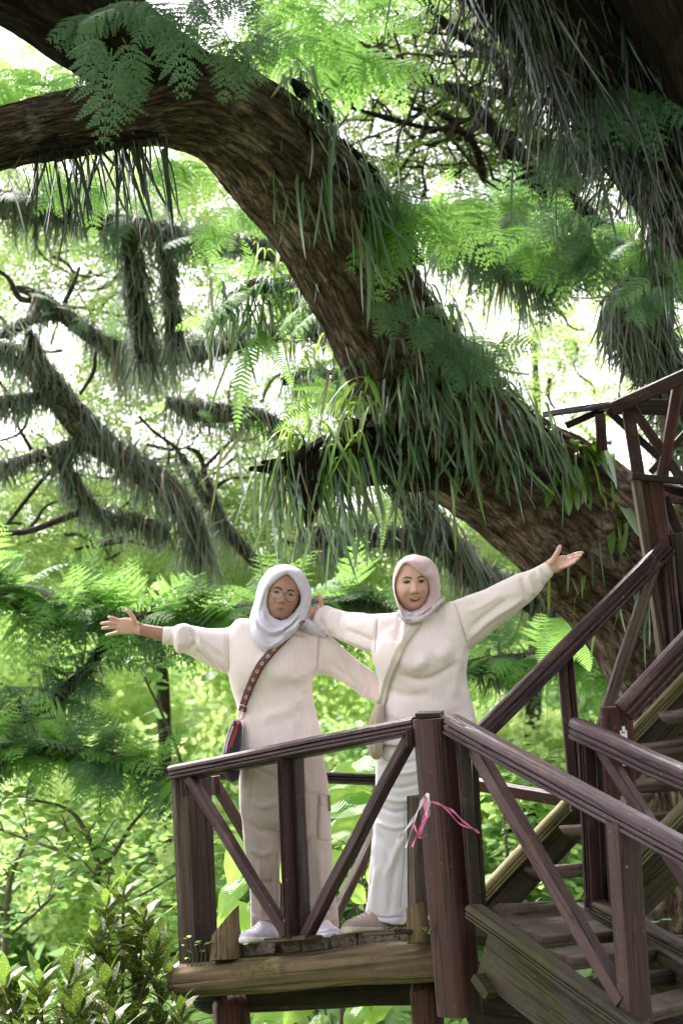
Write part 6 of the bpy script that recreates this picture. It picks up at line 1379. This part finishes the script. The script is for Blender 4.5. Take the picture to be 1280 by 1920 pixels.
for q in ([(598, 1497, 1.6), (596, 1535, 1.6), (595, 1572, 1.6)], [(595, 1573, 1.6), (605, 1575, 1.6), (617, 1576, 1.6)], [(596, 1489, 1.8), (606, 1490, 1.8), (619, 1493, 1.8)], [(598, 1514, 1.8), (608, 1521, 1.8), (619, 1522, 1.8)], [(532, 1425, 1.6), (533, 1480, 1.6), (531, 1540, 1.6)], [(520, 1600, 1.2), (520, 1680, 1.2), (519, 1740, 1.2)], [(475, 1742, 1.4), (497, 1746, 1.4), (520, 1743, 1.4)], [(582, 1738, 1.4), (604, 1741, 1.4), (628, 1738, 1.4)]):
    strap(w1, bt, q, m_seam1, 'seam', .0025, DL-.1, th=.001)
for q in ([(427, 1182, 1.3), (428, 1215, 1.3), (429, 1258, 1.3)], [(598, 1196, 1.3), (596, 1225, 1.3), (594, 1254, 1.3)]): strap(w1, bvh_of(s1), q, m_seam2, 'seam', .0025, DL-.1, th=.001)
# hijab
op1 = [(538, 1076), (544, 1079), (549, 1084), (555, 1093), (560, 1104), (565, 1119), (564, 1130), (560, 1138), (549, 1153), (540, 1161), (528, 1164), (515, 1160), (506, 1153), (501, 1139), (500, 1124), (504, 1105), (510, 1096), (518, 1088), (529, 1080)]
ou1 = [(537, 1058), (550, 1061), (562, 1067), (571, 1077), (577, 1088), (583, 1104), (584, 1118), (583, 1131), (577, 1152), (566, 1167), (556, 1182), (541, 1197), (520, 1213), (503, 1224), (492, 1220), (480, 1207), (470, 1193), (465, 1178), (466, 1165), (471, 1147), (478, 1124), (482, 1104), (487, 1089), (502, 1068), (518, 1060)]
def ff1(f, a, l):
    # a = 0 at the top, +-pi under the chin
    u = 1.5*l*(.010*sin(f*15+a*1.3)*(.4+.6*sin(pi*f))+.006*sin(f*27-a*3.0+1)*sin(pi*f))
    side = exp(-((abs(a)-1.9)/.6)**2)
    return u+side*.006*sin(f*11+a*2)*sin(pi*f)+.002*sin(a*5+f*4)*sin(pi*f)*(1-l)
hj1 = hijab(w1, 'hijab', op1, ou1, np.array([531., 1118.]), DL-.03, DL-.155, m_hij1, ff1, H1)
dr = fuse([loft([(556, 1160, DL-.03, 12, .05), (572, 1170, DL-.02, 13, .07), (590, 1180, DL+.0, 9, .08), (600, 1186, DL+.03, 4, .06)], 24)], .004, 6); strokes(dr, [([(560, 1165), (575, 1168), (594, 1180)], 4, .008), ([(560, 1178), (575, 1180)], 4, -.006)], .002); finish(dr, 'scarf_end', m_hij1, w1)
br = H1.line(w1, 'pin', [(-.018, -.101), (0, -.104), (.02, -.105)], .0022, .012, m_black)
# glasses
gl_ = thing('glasses', 'thin round metal-framed glasses on the left woman\'s face', 'glasses', H1.w((0, .10, 0)))
m_wire = simple('dark_bronze_wire', (.10, .05, .04), .3, .8)
mg, N, L, b, out = nt('clear_lens'); tn = N.new('ShaderNodeBsdfTransparent'); gn = N.new('ShaderNodeBsdfGlossy'); gn.inputs['Roughness'].default_value = .03; mx = N.new('ShaderNodeMixShader'); mx.inputs[0].default_value = .07; L.new(tn.outputs[0], mx.inputs[1]); L.new(gn.outputs[0], mx.inputs[2]); L.new(mx.outputs[0], out.inputs[0])
for sg in (-1, 1):
    C = np.array([[*H1.w((sg*.0315+.0255*cos(a), .1005-.0035*abs(sg*.0315+.0255*cos(a))/.03, -.002+.0235*sin(a))), .0011] for a in np.linspace(0, 2*pi, 33)])
    V, F, _ = tube(C, 6, 0, False); child('rim', mesh('rim', np.array(V)-np.array(gl_.location), F, True), m_wire, gl_)
    child('lens', mesh('lens', np.vstack([[H1.w((sg*.0315, .0985, -.002))], C[:-1, :3]])-np.array(gl_.location), [(0, 1+k, 1+(k+1) % 32) for k in range(32)], True), mg, gl_)
    C = np.array([[*H1.w(p), .001] for p in ((sg*.056, .094, .004), (sg*.066, .07, .004), (sg*.07, .02, .004))]); V, F, _ = tube(C, 6); child('temple', mesh('temple', np.array(V)-np.array(gl_.location), F, True), m_wire, gl_)
C = np.array([[*H1.w(p), .0011] for p in ((-.0075, .101, .003), (0, .1045, .006), (.0075, .101, .003))]); V, F, _ = tube(spline(C, 4), 6); child('bridge', mesh('bridge', np.array(V)-np.array(gl_.location), F, True), m_wire, gl_)

# patterned bag of the left woman
def pattern_mat():
    mt, N, L, b, out = nt('woven_diamond_strap'); tc = N.new('ShaderNodeTexCoord'); sep = N.new('ShaderNodeSeparateXYZ'); L.new(tc.outputs['UV'], sep.inputs[0])
    def m(op, a, b2=None):
        x = N.new('ShaderNodeMath'); x.operation = op
        for i, v in enumerate((a, b2)):
            if v is None: continue
            if isinstance(v, (int, float)): x.inputs[i].default_value = v
            else: L.new(v, x.inputs[i])
        return x.outputs[0]
    u = m('ABSOLUTE', m('SUBTRACT', sep.outputs[0], .5)); v = m('ABSOLUTE', m('SUBTRACT', m('FRACT', m('MULTIPLY', sep.outputs[1], 26.0)), .5)); dd = m('ADD', m('MULTIPLY', u, 1.15), v)
    r = ramp(N, [(0.0, (.01, .03, .09)), (.10, (.01, .03, .09)), (.11, (.62, .50, .08)), (.22, (.55, .42, .07)), (.23, (.30, .08, .11)), (.34, (.22, .12, .20)), (.40, (.01, .01, .02)), (.47, (.02, .10, .22)), (.53, (.01, .01, .02)), (.60, (.34, .06, .06)), (.76, (.26, .03, .05)), (.80, (.02, .01, .015))])
    r.color_ramp.interpolation = 'CONSTANT'; L.new(dd, r.inputs[0])
    e = m('GREATER_THAN', u, .43); mx = N.new('ShaderNodeMix'); mx.data_type = 'RGBA'; L.new(e, mx.inputs[0]); L.new(r.outputs[0], mx.inputs[6]); mx.inputs[7].default_value = (.03, .008, .012, 1)
    L.new(mx.outputs[2], b.inputs['Base Color']); b.inputs['Roughness'].default_value = .8; return mt
m_pat = pattern_mat(); m_navy = fabric('navy_cloth', (.012, .014, .022), (.03, .03, .045), .85); m_red = fabric('dark_red_embroidery', (.22, .02, .03), (.34, .04, .05), .85)
bag1 = thing('shoulder_bag', 'dark ethnic bag with red trim on a patterned diagonal strap, at the left woman\'s hip', 'bag', W(437, 1400, DL-.1))
bs1 = bvh_of(s1)
strap(bag1, bs1, [(571, 1164, 4), (558, 1174, 7), (546, 1187, 8), (535, 1199, 9), (520, 1212, 12), (506, 1226, 14.5), (487, 1250, 15.5), (473, 1278, 15), (463, 1302, 14), (456, 1322, 13)], m_pat, 'patterned_strap', .022, DL-.14, uvs=1.0)
strap(bag1, bs1, [(457, 1320, 11), (450, 1344, 9), (446, 1354, 9)], m_cuff, 'white_webbing', .014, DL-.1); strap(bag1, bs1, [(455.5, 1325, 13), (453, 1334, 13)], m_pat, 'buckle', .024, DL-.1, th=.006)
bg1 = fuse([loft([(446, 1350, DL-.10, 5, .02), (443, 1362, DL-.10, 12, .035), (437, 1395, DL-.10, 16, .05), (432, 1425, DL-.10, 17, .055), (436, 1452, DL-.10, 15, .04), (440, 1462, DL-.09, 8, .02)], 24)], .005, 4); finish(bg1, 'bag_body', m_navy, bag1)
bb = bvh_of(bag1.children[-1])
strap(bag1, bb, [(447, 1354, 5), (442, 1372, 6), (434, 1396, 6), (430, 1420, 7), (430, 1442, 6)], m_red, 'red_trim', .004, DL-.15); strap(bag1, bb, [(438, 1353, 5), (452, 1356, 5)], m_red, 'red_hem', .004, DL-.13)
strap(bag1, bb, [(437, 1362, 2), (428, 1388, 2), (423, 1412, 2)], m_cuff, 'pale_stitching', .004, DL-.15)

# ---------------------------------------------------------------- right woman
DR = 9.06
w2 = thing('person', 'smiling woman in dusty pink hijab and white trousers, one arm raised to the right', 'person', np.array([*W(770, 1755, DR)[:2], ZF]), 'women posing on the platform')
H2 = Head(771, 1097, DR-.02, radians(-3), radians(-7), radians(3), w=.0755, jaw=.13, cheeks=1.35, nose=1.05)
hand2 = [loft([(1017, 1070, DR-.10, 8, .016), (1027, 1065, DR-.10, 13, .017), (1040, 1059, DR-.10, 15, .014), (1052, 1054, DR-.11, 13, .012), (1062, 1050, DR-.11, 10, .010)], 20, 2.4)]
hand2 += finger([(1054, 1048, DR-.10), (1067, 1043.5, DR-.10), (1079, 1038, DR-.11), (1091, 1036.5, DR-.13)], .0085, .0058)
hand2 += finger([(1056, 1052, DR-.11), (1069, 1048, DR-.12), (1079, 1044, DR-.13), (1088, 1041.5, DR-.15)], .0085, .006)
hand2 += finger([(1054, 1058, DR-.12), (1066, 1054, DR-.14), (1076, 1050, DR-.155), (1083, 1047.5, DR-.17)], .0085, .006)
hand2 += finger([(1048, 1065, DR-.12), (1059, 1062, DR-.14), (1068, 1058.5, DR-.16), (1076, 1054, DR-.17)], .0078, .0056)
hand2 += finger([(1032, 1056, DR-.11), (1039, 1045, DR-.12), (1045, 1034, DR-.13), (1049, 1025, DR-.13)], .0115, .0078)
dh = DL+.05
hand2b = [loft([(612, 1155, dh-.02, 12, .022), (600, 1150, dh-.03, 14, .018), (588, 1152, dh-.04, 14, .015), (578, 1157, dh-.05, 12, .013)], 18)]
hand2b += finger([(602, 1146, dh-.04), (603, 1134, dh-.05), (600, 1124, dh-.06), (598, 1117, dh-.06)], .0105, .0075)
for k in range(4): hand2b += finger([(584-k*1.0, 1149+5*k, dh-.05), (574-k, 1157+4*k, dh-.09), (566-k*.5, 1162+2.4*k, dh-.125), (561, 1166+1.5*k, dh-.14)], .0082, .006)
body2 = [H2.world(), loft([(775, 1125, DR+.02, 24, .052), (777, 1150, DR+.01, 25, .052), (780, 1170, DR, 42, .06)]),
 loft([(780, 1160, DR, 42, .06), (784, 1185, DR, 76, .085), (788, 1230, DR, 76, .11), (794, 1290, DR, 68, .11), (800, 1350, DR, 76, .115), (801, 1420, DR, 82, .12), (801, 1470, DR, 80, .11)]),
 loft([(757, 1420, DR, 36, .09), (748, 1520, DR, 33, .085), (738, 1620, DR, 24, .06), (722, 1710, DR, 16, .045), (712, 1738, DR, 16, .05)]),
 loft([(846, 1420, DR, 36, .09), (846, 1520, DR, 33, .085), (842, 1620, DR, 24, .06), (840, 1710, DR, 16, .045), (840, 1738, DR, 16, .05)]),
 loft([(820, 1190, DR, 36, .055), (880, 1160, DR-.03, 22, .04), (940, 1128, DR-.06, 16, .032), (985, 1097, DR-.08, 12, .025), (1018, 1070, DR-.10, 10, .022)]),
 loft([(745, 1185, DR, 34, .05), (700, 1186, DR+.06, 20, .038), (655, 1174, DR+.17, 14, .03), (625, 1163, DR+.26, 11, .024), (608, 1154, dh-.02, 10, .022)])]+hand2+hand2b
b2 = fuse(body2, .0040, 1, .3); finish(b2, 'body', m_sk2, w2); palms(b2, w2, [(1015, 1100, 1010, 1090), (570, 610, 1130, 1165)], m_palm)
face(w2, H2, m_lip2, .006, ez=.010, eh=.009, mz=-.060, mw=.064)
sw2 = fuse([loft([(780, 1148, DR, 30, .055), (782, 1160, DR, 56, .08), (784, 1176, DR, 80, .10), (787, 1200, DR-.005, 90, .13), (788, 1232, DR-.015, 90, .155), (791, 1265, DR-.01, 84, .150), (795, 1300, DR-.01, 84, .148), (799, 1340, DR-.01, 90, .155), (799, 1372, DR-.01, 96, .158), (799, 1392, DR-.01, 97, .155)], 40, 2.25),
 loft([(830, 1190, DR, 50, .085), (862, 1172, DR-.02, 48, .078), (895, 1154, DR-.035, 42, .07), (930, 1134, DR-.05, 36, .062), (965, 1112, DR-.07, 31, .056), (992, 1094, DR-.085, 26, .048), (1010, 1080, DR-.093, 19, .040), (1024, 1070, DR-.10, 15.5, .034), (1031, 1066, DR-.10, 14.5, .031)], 32),
 loft([(750, 1190, DR, 42, .075), (722, 1190, DR+.02, 40, .07), (690, 1186, DR+.08, 36, .062), (660, 1178, DR+.16, 31, .055), (632, 1169, DR+.23, 26, .05), (612, 1162, DR+.28, 24, .047), (600, 1158, DR+.30, 19, .040)], 32),
 loft([(618, 1163, DR+.25, 25, .05), (608, 1162, DR+.28, 28, .056), (599, 1158, DR+.30, 22, .046)], 24)], .0066, 6, .5)
strokes(sw2, [([(850, 1125), (862, 1165), (876, 1206)], 3, -.006), ([(707, 1155), (704, 1190), (702, 1226)], 3, -.006), ([(1000, 1070), (1006, 1085), (1012, 1100)], 4, -.007), ([(988, 1078), (996, 1098), (1000, 1115)], 4, .010), ([(975, 1080), (982, 1102), (988, 1125)], 4, -.009), ([(1014, 1062), (1020, 1074), (1026, 1088)], 3, -.006), ([(1008, 1064), (1013, 1078), (1020, 1092)], 3, .006),
 ([(876, 1200), (910, 1168), (950, 1142), (985, 1118)], 5, .008), ([(880, 1180), (915, 1150), (955, 1120)], 5, -.007), ([(870, 1150), (905, 1135), (940, 1112)], 5, .005), ([(880, 1208), (868, 1250), (872, 1300)], 6, -.010), ([(868, 1220), (855, 1265), (850, 1310)], 9, .008),
 ([(740, 1232), (775, 1250), (805, 1232)], 12, .012), ([(820, 1235), (838, 1222), (850, 1205)], 14, .008), ([(745, 1262), (790, 1276), (830, 1262), (860, 1240)], 6, -.009), ([(720, 1290), (760, 1305), (810, 1300)], 8, -.005), ([(715, 1345), (760, 1358), (820, 1350), (870, 1330)], 7, -.006), ([(720, 1362), (770, 1374), (830, 1366)], 6, .006),
 ([(640, 1146), (632, 1168), (634, 1192)], 4, -.008), ([(625, 1142), (618, 1165), (620, 1188)], 4, .009), ([(606, 1138), (600, 1160), (606, 1182)], 4, -.012), ([(700, 1220), (672, 1206), (640, 1196)], 5, .007), ([(705, 1205), (675, 1192), (645, 1180)], 5, -.007), ([(752, 1160), (745, 1185), (742, 1205)], 5, -.007), ([(760, 1162), (756, 1190), (750, 1215)], 4, .005)], .005, 8)
rib_uv(sw2, [(-1, 703, (100, 22)), (1, 868, (100, -62))])
s2 = finish(sw2, 'sweater', m_sweat2, w2)
pt2 = fuse([loft([(800, 1350, DR, 84, .125), (801, 1390, DR, 92, .14), (801, 1430, DR, 96, .15), (799, 1470, DR, 95, .145), (796, 1510, DR, 90, .13), (794, 1535, DR, 80, .10)], 40, 2.3),
 loft([(756, 1430, DR, 48, .13), (750, 1500, DR, 47, .125), (742, 1560, DR, 43, .115), (735, 1620, DR, 42, .105), (729, 1680, DR, 40, .10), (724, 1708, DR, 39, .10), (721, 1724, DR, 39, .10)], 32, 2.3),
 loft([(846, 1430, DR, 48, .13), (846, 1500, DR, 47, .125), (845, 1560, DR, 43, .115), (843, 1620, DR, 42, .105), (841, 1680, DR, 40, .10), (840, 1724, DR, 39, .10)], 32, 2.3)], .0065, 6, .5)
strokes(pt2, [([(712, 1420), (750, 1432), (790, 1424)], 3.5, -.007), ([(710, 1440), (752, 1450), (792, 1442)], 3.5, .006), ([(708, 1468), (745, 1478), (785, 1470)], 3.5, -.007), ([(706, 1490), (745, 1502), (785, 1494)], 4, .007), ([(705, 1512), (740, 1524), (780, 1516)], 4, -.008), ([(703, 1540), (738, 1552), (772, 1545)], 4, .006),
 ([(705, 1560), (725, 1600), (735, 1650)], 6, -.008), ([(760, 1560), (740, 1600), (722, 1650)], 6, .009), ([(748, 1600), (735, 1660), (730, 1715)], 5, -.008), ([(710, 1620), (702, 1670), (700, 1710)], 5, .008), ([(765, 1620), (760, 1670), (756, 1715)], 5, .007), ([(690, 1712), (720, 1722), (756, 1718)], 2.5, -.004)], .0035, 8)
t2 = finish(pt2, 'trousers', m_pant2, w2); bt2 = bvh_of(t2)
for q in ([(690, 1714, 1.4), (722, 1719, 1.4), (757, 1716, 1.4)], [(712, 1410, 1.4), (722, 1424, 1.4), (740, 1430, 1.4)], [(706, 1480, 1.2), (699, 1570, 1.2), (692, 1660, 1.2)], [(758, 1500, 1.2), (757, 1600, 1.2), (750, 1700, 1.2)]): strap(w2, bt2, q, m_seam3, 'seam', .0025, DR-.1, th=.001)
for q in ([(851, 1130, 1.3), (864, 1168, 1.3), (875, 1204, 1.3)], [(707, 1158, 1.3), (704, 1190, 1.3), (702, 1222, 1.3)]): strap(w2, bvh_of(s2), q, m_seam2, 'seam', .0025, DR-.1, th=.001)
ins = fuse([loft([(874, 1345, DR-.02, 14, .12), (880, 1375, DR-.02, 17, .12), (884, 1400, DR-.02, 12, .1)], 20)], .006, 4); finish(ins, 'undershirt', m_cuff, w2)
shoe(w2, (732, 1752), (648, 1759), 9.06, 8.86, .078, .046, m_shoe2, m_sole2); shoe(w2, (845, 1752), (826, 1762), 9.05, 8.80, .078, .046, m_shoe2, m_sole2)
op2 = [(761, 1056), (768, 1059), (776, 1065), (790, 1076), (801, 1087), (804, 1094), (805, 1102), (805, 1114), (798, 1131), (787, 1142), (770, 1149), (756, 1143), (746, 1130), (740, 1112), (739, 1097), (742, 1083), (749, 1069), (756, 1058)]
ou2 = [(777, 1039), (798, 1044), (808, 1050), (816, 1059), (822, 1073), (825, 1094), (825, 1115), (827, 1131), (815, 1143), (800, 1152), (786, 1163), (772, 1170), (761, 1168), (754, 1158), (750, 1146), (744, 1133), (738, 1113), (735.5, 1097), (736.5, 1080), (741, 1064), (749, 1051), (762, 1042)]
def ff2(f, a, l):
    return .009*exp(-((a-1.0)/.22)**2)*sin(pi*f)-.008*exp(-((a-.72)/.12)**2)*sin(pi*f)+l*.006*sin(f*16+a*2)+.005*exp(-((a-1.9)/.5)**2)*sin(f*12+a*3)+.0015*sin(a*6)*sin(pi*f)
hijab(w2, 'hijab', op2, ou2, np.array([772., 1101.]), DR-.02, DR-.105, m_hij2, ff2, H2)
mt, N, L, b, out = nt('printed_scarf_hem'); v = N.new('ShaderNodeTexVoronoi'); v.inputs['Scale'].default_value = 60; tc = N.new('ShaderNodeTexCoord'); L.new(tc.outputs['Object'], v.inputs['Vector'])
r = ramp(N, [(0, (.35, .33, .42)), (.35, (.55, .50, .58)), (.5, (.66, .58, .62)), (.8, (.40, .35, .42))]); L.new(v.outputs['Distance'], r.inputs[0]); L.new(r.outputs[0], b.inputs['Base Color']); b.inputs['Roughness'].default_value = .8
nk = fuse([loft([(822, 1128, DR+.0, 6, .05), (806, 1142, DR-.05, 8, .06), (786, 1155, DR-.08, 10, .05), (766, 1158, DR-.09, 11, .04), (755, 1152, DR-.06, 8, .04)], 20)], .0035, 4); strokes(nk, [([(815, 1135), (790, 1150), (762, 1156)], 3, -.007), ([(812, 1142), (790, 1160), (766, 1166)], 3, .006)], .0015); finish(nk, 'scarf_hem', mt, w2)
bag2 = thing('shoulder_bag', 'small tan bag on a flat pale strap, at the right woman\'s left hip', 'bag', W(704, 1385, DR-.1))
m_tan = fabric('taupe_canvas', (.40, .33, .25), (.48, .40, .31), .85); m_band = fabric('pale_khaki_webbing', (.50, .45, .36), (.56, .50, .41), .8)
bs2 = bvh_of(s2)
strap(bag2, bs2, [(786, 1166, 12), (772, 1182, 13), (757, 1204, 14), (744, 1230, 14), (733, 1256, 14), (724, 1282, 13), (717, 1310, 12), (711, 1335, 11), (706, 1356, 9)], m_band, 'strap', .014, DR-.12)
bg2 = fuse([loft([(712, 1322, DR-.09, 7, .02), (707, 1345, DR-.10, 13, .04), (704, 1375, DR-.10, 16, .05), (703, 1400, DR-.10, 15, .05), (706, 1420, DR-.09, 9, .03)], 24)], .005, 4); strokes(bg2, [([(700, 1345), (694, 1380), (700, 1412)], 2.5, -.006)], .002); finish(bg2, 'bag_body', m_tan, bag2)
